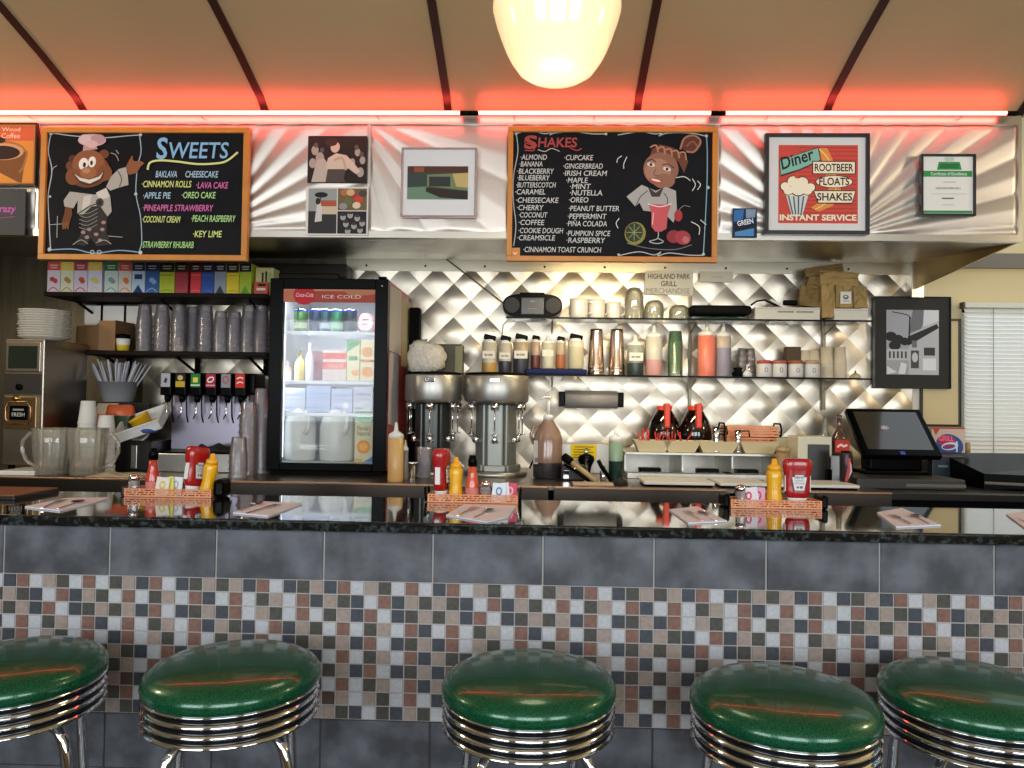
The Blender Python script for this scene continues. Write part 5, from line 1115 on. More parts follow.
# ================================================================== LOWER GLASS SHELF
M_sq = clearmat('squeeze_plastic', 'd2cec2', .62, .3, .3)
def squeeze(lab, u0, u1, v0, fills, cap, Y=yg - .02, z=None, labtxt=None, grp='squeeze bottles on the lower glass shelf'):
    """fills: list of (height fraction, colour) from the bottom; cap: 'cone' or 'flip'"""
    z = zl + .0005 if z is None else z; x = X((u0 + u1) / 2, z, Y); r = px((u1 - u0) / 2, Y); H = at(u0, v0, Y).z - z
    o = thing('squeeze_bottle', lab, 'squeeze bottle', (x, Y, z), 0, grp)
    hb = H * (.74 if cap == 'cone' else .80); pr = [(r * .94, 0, mat('sauce_' + fills[0][1], fills[0][1], .35)), (r, .006, mat('sauce_' + fills[0][1], fills[0][1], .35))]
    for f0, cc in fills:
        pr.append((r, hb * f0, None))
    out = []
    for i, (f0, cc) in enumerate(fills):
        m_ = mat('sauce_' + cc, cc, .35)
        if i == 0: out += [(r * .94, 0, m_), (r, .006, m_)]
        nm = mat('sauce_' + fills[i + 1][1], fills[i + 1][1], .35) if i + 1 < len(fills) else M_white
        out.append((r, hb * f0, nm))
    out += [(r * .80, hb + .004)]
    MB().lathe(out, M_white, seg=26).build('bottle_body', o)
    if cap == 'cone': MB().lathe([(r * .98, hb), (r * .98, hb + H * .05), (r * .55, hb + H * .09), (r * .30, hb + H * .11), (r * .15, H), (0, H)], M_white, seg=20).build('nozzle_cap', o)
    elif cap == 'flip':
        c0 = MB().lathe([(r * .9, hb), (r * .8, hb + H * .07), (r * .5, hb + H * .09)], M_white, seg=20).build('collar', o)
        q = MB().box(-r * .8, r * .8, -r * .6, r * .6, -.004, H * .12, M_black, .006, Matrix.Translation((0, 0, hb + H * .08)) @ Matrix.Rotation(.22, 4, 'Y')); plab(q.build('flip_cap', o), 'black flip cap')
    if labtxt:
        A = Art(0, 0, 20, 10, r * 1.7, r * 1.0, -r * 1.02); A.rect(0, 0, 20, 10, 'd6d2c6')
        if labtxt != ' ': A.rect(3, 4, 8, 6.4, '8a847a'); A.rect(9, 4, 16, 6.4, '8a847a')
        A.v = [(p[0], p[1], p[2] + hb * .48) for p in A.v]; A.build('paper_label', o)
    return o
cl_ = 'b9b2a0'
squeeze('squeeze bottle of amber syrup, leftmost on the lower glass shelf', 481.5, 496.5, 335, [(.35, 'b08a48'), (1, cl_)], 'flip', labtxt='HONEY')
squeeze('squeeze bottle with dark syrup and a white label, second from the left', 498.5, 511.5, 336, [(.42, '2c2a35'), (1, cl_)], 'flip', labtxt='SYRUP')
squeeze('wide squeeze bottle with dark syrup and a twisted black cap', 513, 528.5, 334.5, [(.68, '35353f'), (1, 'a5957c')], 'flip', labtxt='CO')
squeeze('squeeze bottle with brown syrup standing on the navy tray, leftmost there', 530.5, 540, 335.5, [(.5, '5a2a22'), (1, 'a58f7c')], 'flip', z=zl + .033)
squeeze('pale clear squeeze bottle with a white nozzle on the navy tray', 541, 554, 335, [(1, 'b9b5a2')], 'cone', z=zl + .033, labtxt=' ')
squeeze('slim squeeze bottle of orange-brown sauce on the navy tray', 555.5, 565, 336.5, [(.55, '9a5a2e'), (1, 'a5957c')], 'flip', z=zl + .033)
squeeze('pale yellow squeeze bottle at the right end of the navy tray', 567.5, 583.5, 334.5, [(.8, 'b9b294'), (1, 'c9c4b4')], 'flip', z=zl + .033)
a, c = X(526, zl, yg), X(586, zl, yg)
o = thing('tray', 'navy blue tray under the squeeze bottles on the lower glass shelf', 'tray', ((a + c) / 2, yg - .02, zl + .0005)); W = c - a
q = MB().box(-W / 2, W / 2, -.06, .08, 0, .03, mat('navy_tray', '0f1a48', .5, spec=.15), .006); q.build('tray_body', o)
for u0, u1, lab in ((587, 604.5, 'tall steel shaker cup, left of the pair on the lower glass shelf'), (607.5, 625, 'tall steel shaker cup, right of the pair on the lower glass shelf')):
    r = px((u1 - u0) / 2, yg); H = at(600, 329.5, yg).z - zl
    o = thing('shaker_cup', lab, 'cup', (X((u0 + u1) / 2, zl, yg), yg - .01, zl + .0005), 0, 'steel shaker cups')
    MB().lathe([(r, 0), (r, .008), (r * .93, .012), (r * .92, .04), (r * .95, .044), (r * .92, .048), (r * .72, H * .93), (r * .74, H * .945), (r * .70, H * .96), (r * .68, H), (0, H)], mat('warm_chrome', 'b5a294', .25, 1), seg=36, cap1=False).build('cup_body', o)
squeeze('squeeze bottle with black-green syrup right of the steel shakers', 627, 643, 335, [(.30, '26332f'), (.42, '2c3a36'), (1, '8f948c')], 'cone', labtxt='MOCHA')
squeeze('tall squeeze bottle with pink sauce at the bottom', 645.5, 662, 324.5, [(.42, 'c08f8a'), (1, 'b9b7ac')], 'cone')
squeeze('tall squeeze bottle full of salmon pink sauce', 698, 715, 321.5, [(1, 'd97a64')], 'cone')
squeeze('tall squeeze bottle of greyish purple sauce', 715.8, 730.5, 323, [(.72, '8c8694'), (1, 'b9a99a')], 'cone')
# ---- cup stacks on the shelf
def stack(name, lab, grp, u, Y, z, n, r, h, step, m_, cat='cup', up=False, m2=None):
    x = X(u, z, Y); b0 = None
    pr = [(r, 0), (r * 1.02, .004), (r * .98, .008), (r * .78, h), (0, h), (0, h - .002), (r * .74, h - .004), (r * .94, .002)]
    if up: pr = [(0, 0), (r * .74, 0), (r * .76, .003), (r * .96, h - .004), (r * 1.02, h - .002), (r, h), (r * .95, h - .002), (r * .72, .006), (0, .006)]
    for k in range(n):
        loc = (x, Y, z + .0006 + k * step); l_ = lab % ORD[n - 1 - k]
        if b0 is None: b0 = tag(MB().lathe(pr, m_, seg=22, cap0=False, cap1=False).build(name, None, loc), l_, cat, grp)
        else: q = b0.copy(); COL.objects.link(q); q.location = loc; q['label'] = l_
M_gcup = clearmat('green_tinted_cup', '6f9a72', .22, .1, .8)
stack('green_cup', '%s cup of the green-tinted clear stack on the lower glass shelf', 'green-tinted cup stack', 675, yg - .01, zl, 8, px(7.6, yg), .09, .0235, M_gcup)
stack('clear_cup', '%s cup of the short clear stack left of the jars', 'short clear cup stacks', 742, yg + .04, zl, 4, px(5.5, yg), .07, .032, M_cup)
stack('clear_cup', '%s cup of the short clear stack right above the white dropper', 'short clear cup stacks', 750, yg + .05, zl, 4, px(5.5, yg), .07, .032, M_cup)
o = thing('dark_trinket', 'small black crumpled item left of the white dropper bottle', 'trinket', (X(738, zl, yg - .04), yg - .05, zl)); MB().lathe([(.0, 0), (.026, .0), (.03, .02), (.018, .035), (.024, .05), (0, .055)], M_mblack, seg=9, wob=lambda a_: 1 + .3 * math.sin(3 * a_)).build('trinket_body', o)
o = thing('dropper_bottle', 'low white dropper bottle with a thin spout', 'bottle', (X(747, zl, yg - .05), yg - .05, zl)); MB().lathe([(.027, 0), (.027, .02), (.014, .03), (.012, .034)], M_white, seg=20).build('bottle_body', o); MB().lathe([(.012, .034), (.006, .04), (.004, .07), (0, .072)], M_white, seg=14).build('spout', o)
for u, lab, cc in ((764, 'white topping jar with a red lid, first of four', 'b04a40'), (779, 'white topping jar with a red and white lid, second of four', 'b05a50'), (795.5, 'white topping jar with an orange-brown lid, third of four', '9c5a34'), (811.5, 'white topping jar with a beige lid, fourth of four', 'b39a7a')):
    r = px(7.2, yg); H = at(u, 361, yg).z - zl
    o = thing('topping_jar', lab, 'jar', (X(u, zl, yg - .05), yg - .05, zl + .0005), 0, 'topping jars on the lower glass shelf')
    MB().lathe([(r * .92, 0), (r, .006), (r, H * .74), (r * .94, H * .8)], mat('jar_white', 'cfcdc8', .35), seg=22).build('jar_body', o)
    MB().lathe([(r * .98, H * .8), (r * 1.0, H * .95), (r * .8, H)], mat('lid_' + cc, cc, .5), seg=22).build('lid', o)
    A = Art(0, 0, 10, 10, r, r, -r * 1.01); A.ell(5, 5, 2.4, 3.4, '8c8c92'); A.ell(5, 5, 1.3, 2.2, 'cfcdc8'); A.v = [(p[0], p[1], p[2] + H * .2) for p in A.v]; A.build('mark', o)
o = thing('brown_box', 'small dark brown box behind the topping jars', 'box', (X(792, zl, yg + .05), yg + .02, zl + .0005)); B(-px(7, yg), px(7, yg), 0, .06, 0, at(790, 346.5, yg).z - zl, mat('dark_brown_card', '4a3a28', .7), .003).build('carton', o)
M_iv = mat('ivory_cup', 'cdbfa6', .6)
for u, n, lab in ((804.5, 4, '%s ivory cup in the stack behind the third topping jar'), (813, 4, '%s ivory cup in the stack behind the fourth topping jar'), (826, 5, '%s ivory cup in the second-last ivory stack'), (839.5, 5, '%s ivory cup in the rightmost ivory stack')):
    stack('ivory_cup', lab, 'ivory paper cup stacks', u, yg + .045, zl, n, px(6.8, yg), .095, .021, M_iv)
o = thing('shell', 'small cream and green ornament at the right end of the lower glass shelf', 'ornament', (X(853, zl, yg), yg - .03, zl)); MB().lathe([(0, 0), (.03, .0), (.032, .012), (.018, .026), (0, .032)], mat('cream_shell', 'b5aa84', .5), seg=14, wob=lambda a_: 1 + .1 * math.sin(6 * a_)).build('ornament_body', o); MB().lathe([(0, 0), (.006, 0), (.004, .014), (0, .016)], mat('olive_paint', '4a5a34', .6), (0, 0, .03), 8).build('knob', o)
# ================================================================== RIGHT HALF OF THE BACK COUNTER
Y = 1.72
x = X(547.5, ZB, Y); r = px(14.5, Y); H = at(547, 417, Y).z - ZB
o = thing('syrup_jug', 'big glass jug of pale brown syrup with a tall pump beside the right mixer', 'jug', (x, Y, ZB))
M_amb = clearmat('amber_jug', '9a7a68', .72, .1, .6)
MB().lathe([(r * .9, 0, mat('dark_syrup', '2c2a2c', .3)), (r, .008, mat('dark_syrup', '2c2a2c', .3)), (r, H * .26, M_amb), (r, H * .64, M_amb), (r * .85, H * .76, M_amb), (r * .32, H * .96, M_amb), (r * .28, H)], M_amb, seg=32).build('glass_body', o)
MB().lathe([(r * .34, H * .95), (r * .34, H * 1.02), (r * .2, H * 1.04)], M_white, seg=20).build('collar', o)
q = MB().tube([(0, 0, H), (0, 0, H * 1.32)], .008, M_white, 10).tube([(0, 0, H * 1.31), (-.02, -.01, H * 1.33), (-.045, -.02, H * 1.29)], .006, M_white, 8).lathe([(.012, H * 1.3), (.014, H * 1.34), (0, H * 1.35)], M_white, seg=14); q.build('pump', o)
A = Art(0, 0, 10, 30, r * .7, H * .38, -r * 1.0); A.rect(0, 0, 10, 30, 'b5afa8'); A.rect(1, 22, 9, 28, '6f6a68'); A.v = [(p[0] - r * .62, p[1] + r * .28, p[2] + H * .24) for p in A.v]; A.build('label', o)
MB().tube([(-r * .5, 0, H * .86), (-r * 1.0, 0, H * .84), (-r * 1.2, 0, H * .68), (-r * .98, 0, H * .55)], .008, M_amb, 8).build('handle', o)
# black cord loop by the mixer
tag(MB().tube([(X(530, 1.2, 1.9), 1.9, ZB + .22), (X(535, 1.2, 1.9), 1.9, ZB + .16), (X(534, 1.2, 1.9), 1.9, ZB + .08), (X(530, 1.2, 1.9), 1.92, ZB + .03)], .005, M_black, 8).build('cord'), 'black power cord hanging behind the syrup jug', 'cord')
# towel roll on the wall
yr = 2.2; z = at(590, 399.5, yr).z; a, c = X(565, z, yr), X(617, z, yr)
o = thing('film_roll', 'grey roll in a black wall holder under the lower glass shelf', 'roll', ((a + c) / 2, yr, z)); L = c - a; r = px(8.7, yr)
MB().lathe([(r, -L / 2), (r, L / 2)], mat('grey_roll', '8b8886', .5, noise=.08), xf=Matrix.Rotation(math.pi / 2, 4, 'Y'), seg=28).build('roll', o)
for s_ in (-1, 1): B(s_ * (L / 2 + .018) - .017, s_ * (L / 2 + .018) + .017, -r * .8, YW - yr - .012, -r * .85, r * .85, M_black, .005).build('holder', o)
# steel panel with the yellow notice
yn_ = 2.0; a, c = X(559, ZB, yn_), X(612, ZB, yn_); H = at(590, 444, yn_).z - ZB; W = c - a
o = thing('steel_bin', 'pale steel bin with a yellow notice, left of the green bottle', 'bin', ((a + c) / 2, yn_, ZB)); B(-W / 2, W / 2, 0, .2, 0, H, mat('pale_bin_steel', 'b3b0a8', .4, .7), .004).build('bin_body', o)
A = Art(0, 0, 26, 15, px(26, yn_), px(15, yn_), -.0005); A.rect(0, 0, 26, 15, 'dcc21e')
for k in range(5): A.rect(3 + (k == 0) * 1, 2 + k * 2.6, 23 - (k % 2) * 3, 3 + k * 2.6, '8a6a14')
A.v = [(p[0] - .012, p[1], p[2] + H - px(15, yn_) - .003) for p in A.v]; plab(A.build('notice', o), 'yellow printed notice')
# utensils in front
y1 = 1.48
o = thing('brush', 'thick wooden-handled tool leaning in a dark caddy on the counter', 'tool', (X(597, ZB, y1), y1, ZB + .012))
w_ = at(567, 459, y1 + .08); e = Vector((w_.x - o.location.x, .08, w_.z - o.location.z))
MB().tube([(0, 0, 0), e * .85], [.011, .013], mat('pale_wood_handle', 'ab9468', .5), 10).build('handle', o)
MB().tube([e * .83, e * .9, e * 1.12], [.016, .022, .02], M_mblack, 10).build('head', o)
for dx, l_, lab in ((-.012, 1.0, 'black kitchen tongs lying left of the wooden-handled tool'), ):
    q = MB().tube([(0, 0, .006), (-.06, .03, .05), (-.12, .06, .085)], .008, M_black, 8).tube([(.02, -.01, .006), (-.04, .02, .055), (-.12, .06, .09)], .006, M_chrome, 8); tag(q.build('tongs', None, (X(590, ZB, y1), y1 + .02, ZB)), lab, 'tongs')
o = thing('utensil_caddy', 'low dark caddy full of utensils in front of the steel bin', 'caddy', (X(573, ZB, 1.62), 1.6, ZB)); B(-.06, .06, 0, .1, 0, .075, mat('dark_caddy', '161513', .5), .008).build('caddy_body', o); B(-.05, -.02, -.004, 0, .01, .05, M_chrome, .003).build('clip', o)
o = thing('spigot', 'black and chrome spigot in front of the yellow notice', 'spigot', (X(586, ZB, 1.9), 1.9, ZB)); MB().lathe([(.02, 0), (.03, .05), (.045, .08), (.04, .1), (.012, .115)], M_black, seg=18).build('knob', o); MB().lathe([(.008, .11), (.01, .12), (.009, .14), (0, .145)], M_chrome, seg=12).build('stem', o); B(-.008, .008, -.05, -.04, .02, .09, M_chrome, .003).build('front_plate', o)
tag(B(-.09, .10, -.05, .04, 0, .01, mat('pale_board', 'b7a28c', .6), .003).build('cutting_board', None, (X(592, ZB, 1.42), 1.44, ZB)), 'thin pale board under the wooden-handled tool', 'board')
tag(MB().lathe([(.014, 0), (.016, .01), (.016, .05), (.01, .055), (.01, .075), (0, .078)], M_chrome, seg=14).build('salt_shaker', None, (X(603, ZB, 1.6), 1.6, ZB)), 'tiny chrome-topped shaker between the spigot and the green bottle', 'shaker')
# green soap / syrup bottle
Yg = 1.70; x = X(615.5, ZB, Yg); r = px(7, Yg); H = at(615, 438, Yg).z - ZB
o = thing('squeeze_bottle', 'tall green-tinted squeeze bottle left of the sandwich station', 'squeeze bottle', (x, Yg, ZB))
MB().lathe([(r * .95, 0, mat('dark_green_liquid', '16302a', .2)), (r, .006, mat('dark_green_liquid', '16302a', .2)), (r, H * .45, mat('pale_green_plastic', '7f9a84', .3)), (r, H * .9), (r * .8, H * .92)], M_white, seg=24).build('bottle_body', o)
MB().lathe([(r * 1.0, H * .9), (r * 1.02, H * 1.02), (r * .5, H * 1.06), (r * .3, H * 1.1), (r * .15, H * 1.25), (0, H * 1.25)], M_white, seg=20).build('nozzle_cap', o)
q = MB().tube([(0, 0, .0), (-.05, .0, .07), (-.065, .0, .1)], .01, M_black, 8); tag(q.build('black_scraper', None, (X(612, ZB, 1.5), 1.52, ZB + .01)), 'black scraper handle leaning in front of the green bottle', 'tool')
tag(MB().lathe([(0, 0), (.04, .0), (.03, .02), (0, .035)], mat('dark_rag', '1e1f1c', .9), seg=12, wob=lambda a_: 1 + .25 * math.sin(3 * a_)).build('rag', None, (X(620, ZB, 1.46), 1.46, ZB)), 'small dark green rag at the foot of the green bottle', 'cloth')
# ---- sandwich station
ys = 1.86; zs = at(700, 453, ys).z; a, c = X(625, zs, ys), X(786, zs, ys); W = c - a; H = zs - ZB; ye = 2.27 - ys
M_st = mat('pale_brushed_steel', 'b9b5aa', .38, .9, noise=.06)
o = thing('prep_station', 'pale steel sandwich station with a raised shelf under the syrup jugs', 'prep station', ((a + c) / 2, ys, ZB))
B(-W / 2, W / 2, 0, ye, H - .014, H, M_st, .002).build('top_shelf', o); B(-W / 2, W / 2, ye - .02, ye, .0, H - .015, M_st).build('rear_panel', o)
for k in (-.5, -.14, .18, .495): B(W * k - .004 + (.004 if k < 0 else -.004), W * k + .004 + (.004 if k < 0 else -.004), .02, ye - .021, .0, H - .0145, M_st).build('divider', o)
B(-W / 2, W / 2, -.10, .02, .0, .03, M_st, .003).build('sill', o)
for u, lab in ((650, 'black pan handle at the left inside the sandwich station'), (708, 'black pan lid handle in the middle of the sandwich station'), (747, 'black pan lid handle at the right of the sandwich station')):
    x = X(u, ZB, 1.8); o = thing('pan_lid', lab, 'pan lid', (x, 1.80, ZB + .0305)); B(-.055, .055, -.012, .05, 0, .022, M_black, .004).build('grip', o); B(-.12, .12, -.03, .058, -.0, .004, M_chrome, .001).build('lid_sheet', o)
for u0, u1, yy, lab in ((644, 715, 1.40, 'white board with a metal edge at the left of the station'), (720, 770, 1.40, 'white board with a metal edge in the middle of the station'), (778, 860, 1.39, 'white board with a dark edge at the right of the station')):
    a, c = X(u0, ZB, yy), X(u1, ZB, yy); o = thing('cutting_board', lab, 'board', ((a + c) / 2, yy, ZB)); W_ = c - a
    B(-W_ / 2, W_ / 2, 0, .22, .01, .024, mat('white_board', 'd5d3cd', .4), .003).build('board_slab', o); B(-W_ / 2 + .01, W_ / 2 - .01, .005, .21, 0, .0099, M_mblack).build('feet', o)
# boats with red sticks
def boat(lab, u, wpx, z, Y, name='paper_boat', mt=None):
    x = X(u, z, Y); w_ = px(wpx / 2, Y); o = thing(name, lab, 'paper boat', (x, Y, z + .0006), 0, 'cream paper boats on the station shelf')
    q = MB(); d0, d1, h = .045, .065, px(11, Y); m_ = mt or mat('cream_card', 'cfbf98', .7)
    vs = [(-w_ * .72, -d0, 0), (w_ * .72, -d0, 0), (w_ * .72, d0, 0), (-w_ * .72, d0, 0), (-w_, -d1, h), (w_, -d1, h), (w_, d1, h), (-w_, d1, h)]
    vi = [(p[0] * .95, p[1] * .93, p[2] + (.003 if p[2] == 0 else 0)) for p in vs]
    q.add(vs + vi, [[3, 2, 1, 0], [0, 1, 5, 4], [1, 2, 6, 5], [2, 3, 7, 6], [3, 0, 4, 7], [8, 9, 10, 11], [12, 13, 9, 8], [13, 14, 10, 9], [14, 15, 11, 10], [15, 12, 8, 11], [4, 5, 13, 12], [5, 6, 14, 13], [6, 7, 15, 14], [7, 4, 12, 15]], m_)
    q.build('boat_body', o); return x, w_
zs_ = zs
xa, wa = boat('cream paper boat full of red stirrers, left end of the station shelf', 651, 36, zs_, ys + .08)
xb, wb_ = boat('cream paper boat with a few red stirrers, second on the station shelf', 680, 36, zs_, ys + .08)
boat('empty cream paper boat between the red stirrers and the steel creamer', 716, 40, zs_, ys + .08)
boat('empty cream paper boat at the right end of the station shelf', 757, 38, zs_, ys + .08)
rs = None
for k in range(24):
    xx = (xa if k < 17 else xb) + (rnd.random() - .5) * wa * 1.1; yy = ys + .08 + (rnd.random() - .5) * .05
    lab = 'thin red stirrer standing in the %s paper boat' % ('leftmost' if k < 17 else 'second')
    if rs is None: rs = tag(MB().tube([(0, 0, 0), (0, 0, .115)], .0034, mat('red_plastic', 'b92a24', .4), 6).build('stirrer', None, (xx, yy, zs_ + .005)), lab, 'stirrer', 'red stirrers in the left boat'); q = rs
    else: q = rs.copy(); COL.objects.link(q); q.location = (xx, yy, zs_ + .005)
    q['label'] = lab; q['group'] = 'red stirrers in the left boat' if k < 17 else 'red stirrers in the second boat'
    q.rotation_euler = ((rnd.random() - .5) * .5, (rnd.random() - .5) * 1.0, 0); q.scale = (1, 1, .8 + .25 * rnd.random())
# coffee decanters with orange handles
M_dec = mat('black_coffee_glass', '120a08', .04, coat=.5); M_or = mat('orange_handle', 'd03a1c', .4)
for u, lab in ((664, 'dark coffee decanter with an orange-red handle, left of the pair'), (695, 'dark coffee decanter with an orange-red handle, right of the pair')):
    Yd = ys + .26; r = px(16, Yd); x = X(u, zs, Yd); H = at(u, 406, Yd).z - zs
    o = thing('coffee_decanter', lab, 'coffee pot', (x, Yd, zs), 0, 'orange-handled coffee decanters')
    MB().lathe([(r * .75, 0), (r * .95, H * .1), (r * 1.02, H * .28), (r * 1.0, H * .46), (r * .84, H * .66), (r * .55, H * .84), (r * .40, H * .94)], M_dec, seg=36).build('glass_body', o)
    MB().lathe([(r * .66, H * .76), (r * .5, H * .84), (r * .44, H * .9), (r * .50, H), (r * .46, H)], M_or, seg=30, cap0=False).build('collar', o)
    MB().box(-.014, .014, -r * .78, -r * .35, H * .93, H * 1.05, M_or, .005).box(-.015, .017, -r * 1.14, -r * .68, H * .5, H * 1.06, M_or, .008).build('handle', o)
# steel creamers
for u, v0, wpx, lab in ((716, 427, 7, 'slim steel creamer with a handle in front of the copper baskets'), (738, 430, 7, 'slim steel creamer right of centre on the station shelf')):
    Yc = ys + .05; r = px(wpx / 2, Yc); x = X(u, zs, Yc); H = at(u, v0, Yc).z - zs - .004
    o = thing('steel_creamer', lab, 'creamer', (x, Yc, zs + .004), 0, 'steel creamers'); MB().lathe([(r * 1.3, 0), (r * .9, .008), (r * .8, H * .6), (r * 1.1, H), (r * .95, H), (r * .7, H * .6), (0, .01)], M_chrome, seg=18, cap1=False).build('creamer_body', o)
    MB().tube([(r, 0, H * .95), (r * 3, 0, H * .97), (r * 3.2, 0, H * .7)], .004, M_mblack, 6).build('handle', o)
# ---- copper perforated caddies
M_cop = mat('copper_mesh', 'd28a60', .45, .2)
def slotted(q, x0, x1, y0, y1, z0, z1, axis='x', rows_=3, m_=None):
    m_ = m_ or M_cop; h = (z1 - z0) / (2 * rows_ + 1)
    for r_ in range(rows_ + 1): q.box(x0, x1, y0, y1, z0 + 2 * r_ * h, z0 + (2 * r_ + 1) * h, m_)
    L = (x1 - x0) if axis == 'x' else (y1 - y0); n = max(2, int(L / .013))
    for r_ in range(rows_):
        for k in range(n + 1):
            if (k + r_) % 3 == 2 and 0 < k < n: continue
            p = min(L - .005, max(0, L * k / n - .0025 + (r_ % 2) * .003))
            if axis == 'x': q.box(x0 + p, x0 + p + .005, y0, y1, z0 + (2 * r_ + 1) * h, z0 + (2 * r_ + 2) * h, m_)
            else: q.box(x0, x1, y0 + p, y0 + p + .005, z0 + (2 * r_ + 1) * h, z0 + (2 * r_ + 2) * h, m_)
def caddy(lab, x0, x1, y0, z, h, d=.11, ends='wire', grp='slotted copper caddies', name='condiment_caddy'):
    xm_ = (x0 + x1) / 2; W = x1 - x0; o = thing(name, lab, 'caddy', (xm_, y0, z), 0, grp)
    q = MB(); t = .002
    slotted(q, -W / 2, W / 2, 0, t, .003, h); slotted(q, -W / 2, W / 2, d - t, d, .003, h)
    slotted(q, -W / 2, -W / 2 + t, t, d - t, .003, h, 'y'); slotted(q, W / 2 - t, W / 2, t, d - t, .003, h, 'y')
    q.box(-W / 2, W / 2, 0, d, .001, .003, M_cop); q.build('basket', o)
    for s_ in (-1, 1):
        xx = s_ * (W / 2 + .012)
        if ends == 'wire': MB().tube([(xx, .004, .004), (xx, .0, h * .8), (xx, .02, h * 1.25), (xx, d - .02, h * 1.25), (xx, d, h * .8), (xx, d - .004, .004)], .005, M_black, 8).box(min(xx, s_ * W / 2), max(xx, s_ * W / 2), .02, d - .02, h * .4, h * .5, M_black).build('end_handle', o)
    return o
Yk = ys + .12
for k, (v0, v1, dz) in enumerate(((442, 429, 0), (428, 415, .062))):
    a, c = X(727, zs, Yk), X(779, zs, Yk); z = zs + .022 + dz
    o = caddy('%s of the two empty copper caddies stacked on the station shelf' % ('lower', 'upper')[k], a, c, Yk, z, .056, .14, 'wire', 'spare copper caddies')
o = thing('food_tray', 'shallow brown tray under the stacked copper caddies', 'tray', ((a + c) / 2, Yk - .01, zs + .0005)); B(-(c - a) / 2 + .02, (c - a) / 2, 0, .15, 0, .021, mat('brown_tray', '5f3322', .5), .004).build('tray_body', o)
# ---- boxes, jar and napkin dispenser
M_ivb = mat('ivory_card', 'c4b995', .6)
yq = 1.75; a, c = X(777, ZB, yq + .2), X(801, ZB, yq + .2)
o = thing('card_box', 'yellowish card box behind the wooden jar at the right of the station', 'box', ((a + c) / 2, yq + .2, ZB)); B(-(c - a) / 2, (c - a) / 2, 0, .12, 0, at(790, 438, yq + .2).z - ZB, M_ivb, .003).build('carton', o)
x = X(783, ZB, yq); o = thing('wooden_jar', 'small tan jar behind the mustard and ketchup', 'jar', (x, yq, ZB)); MB().lathe([(.032, 0), (.034, .01), (.034, .15)], mat('tan_jar', '8f7352', .5), seg=22).build('jar_body', o); MB().lathe([(.036, .15), (.036, .17), (.02, .176)], mat('tan_lid', 'a68a62', .5), seg=22).build('lid', o)
yn2 = 1.72; a, c = X(798, ZB, yn2), X(832, ZB, yn2); W = c - a; H = at(815, 436.5, yn2).z - ZB
o = thing('napkin_dispenser', 'ivory napkin dispenser with a black face left of the hot sauce bottle', 'dispenser', ((a + c) / 2, yn2, ZB)); B(-W / 2, W / 2, 0, .16, 0, H, mat('ivory_plastic', 'c9c3ad', .45), .006).build('casing', o)
B(-W * .22, W * .42, -.006, .002, .005, H * .83, mat('dark_panel', '1c1917', .35), .003).build('face_plate', o); plab(B(W * .28, W * .44, -.03, -.0062, .0, .07, M_black, .004).build('lever', o), 'black lever')
yh_ = 1.70
x = X(838.5, ZB, yh_ + .05); r = px(7.8, yh_); z0 = ZB
o = thing('steel_caddy', 'grey steel box under the red-labelled sauce bottle', 'box', (X(836, ZB, yh_), yh_ + .02, ZB)); B(-.035, .045, 0, .1, 0, at(840, 456, yh_).z - ZB, mat('grey_steel_box', '8f9090', .4, .8), .004).build('box_body', o)
zq = at(840, 456, yh_).z
o = thing('hot_sauce_bottle', 'long-necked sauce bottle with a red label standing beside the register screen', 'sauce bottle', (X(839, zq, yh_ + .06), yh_ + .06, zq + .0005)); r = px(7.6, yh_ + .06); H = at(840, 415, yh_ + .06).z - zq
M_hs = clearmat('sauce_glass', '4a2a1c', .7, .05, .8)
MB().lathe([(r * .9, 0), (r, .005), (r, H * .42), (r * .8, H * .5), (r * .38, H * .64), (r * .30, H * .9), (r * .34, H * .92), (r * .34, H)], M_hs, seg=26).build('bottle_body', o)
A = Art(0, 0, 10, 8, r * 1.8, H * .3, -r * 1.02); A.rect(0, 0, 10, 8, 'b5302a'); A.line([(1.5, 4.6), (4, 3), (6, 4), (8.5, 3)], 1.3, 'e2cfc4'); A.v = [(p[0], p[1], p[2] + H * .08) for p in A.v]; A.build('label', o)
o = thing('clear_bottle', 'slim clear long-necked bottle behind the napkin dispenser', 'bottle', (X(827, ZB, 1.95), 1.98, ZB)); Hb = at(827, 416, 1.98).z - ZB
MB().lathe([(.03, 0), (.032, .01), (.032, Hb * .6), (.014, Hb * .78), (.011, Hb), (.0, Hb)], clearmat('bottle_glass', 'b9c0b8', .3, .05, .9), seg=22).build('bottle_body', o)
o = thing('energy_can', 'narrow dark can with a red and pale design in front of the sauce bottle', 'drink can', (X(846, ZB, 1.56), 1.56, ZB)); r = px(6, 1.56); H = at(846, 451, 1.56).z - ZB
MB().lathe([(r * .85, 0), (r, .006), (r, H * .93), (r * .85, H), (r * .8, H * .98), (0, H * .98)], mat('dark_maroon_can', '2c1c28', .3, .4), seg=22, cap1=False).build('can_body', o)
A = Art(0, 0, 10, 24, r * 1.5, H * .8, -r * 1.02); A.poly([(1, 22), (4, 10), (3, 2), (7, 3), (8, 12), (4, 22)], 'b04a4a'); A.poly([(5, 20), (7, 12), (6, 5), (8, 8), (8.6, 14)], 'c9b5bd'); A.v = [(p[0], p[1], p[2] + H * .1) for p in A.v]; A.build('design', o)

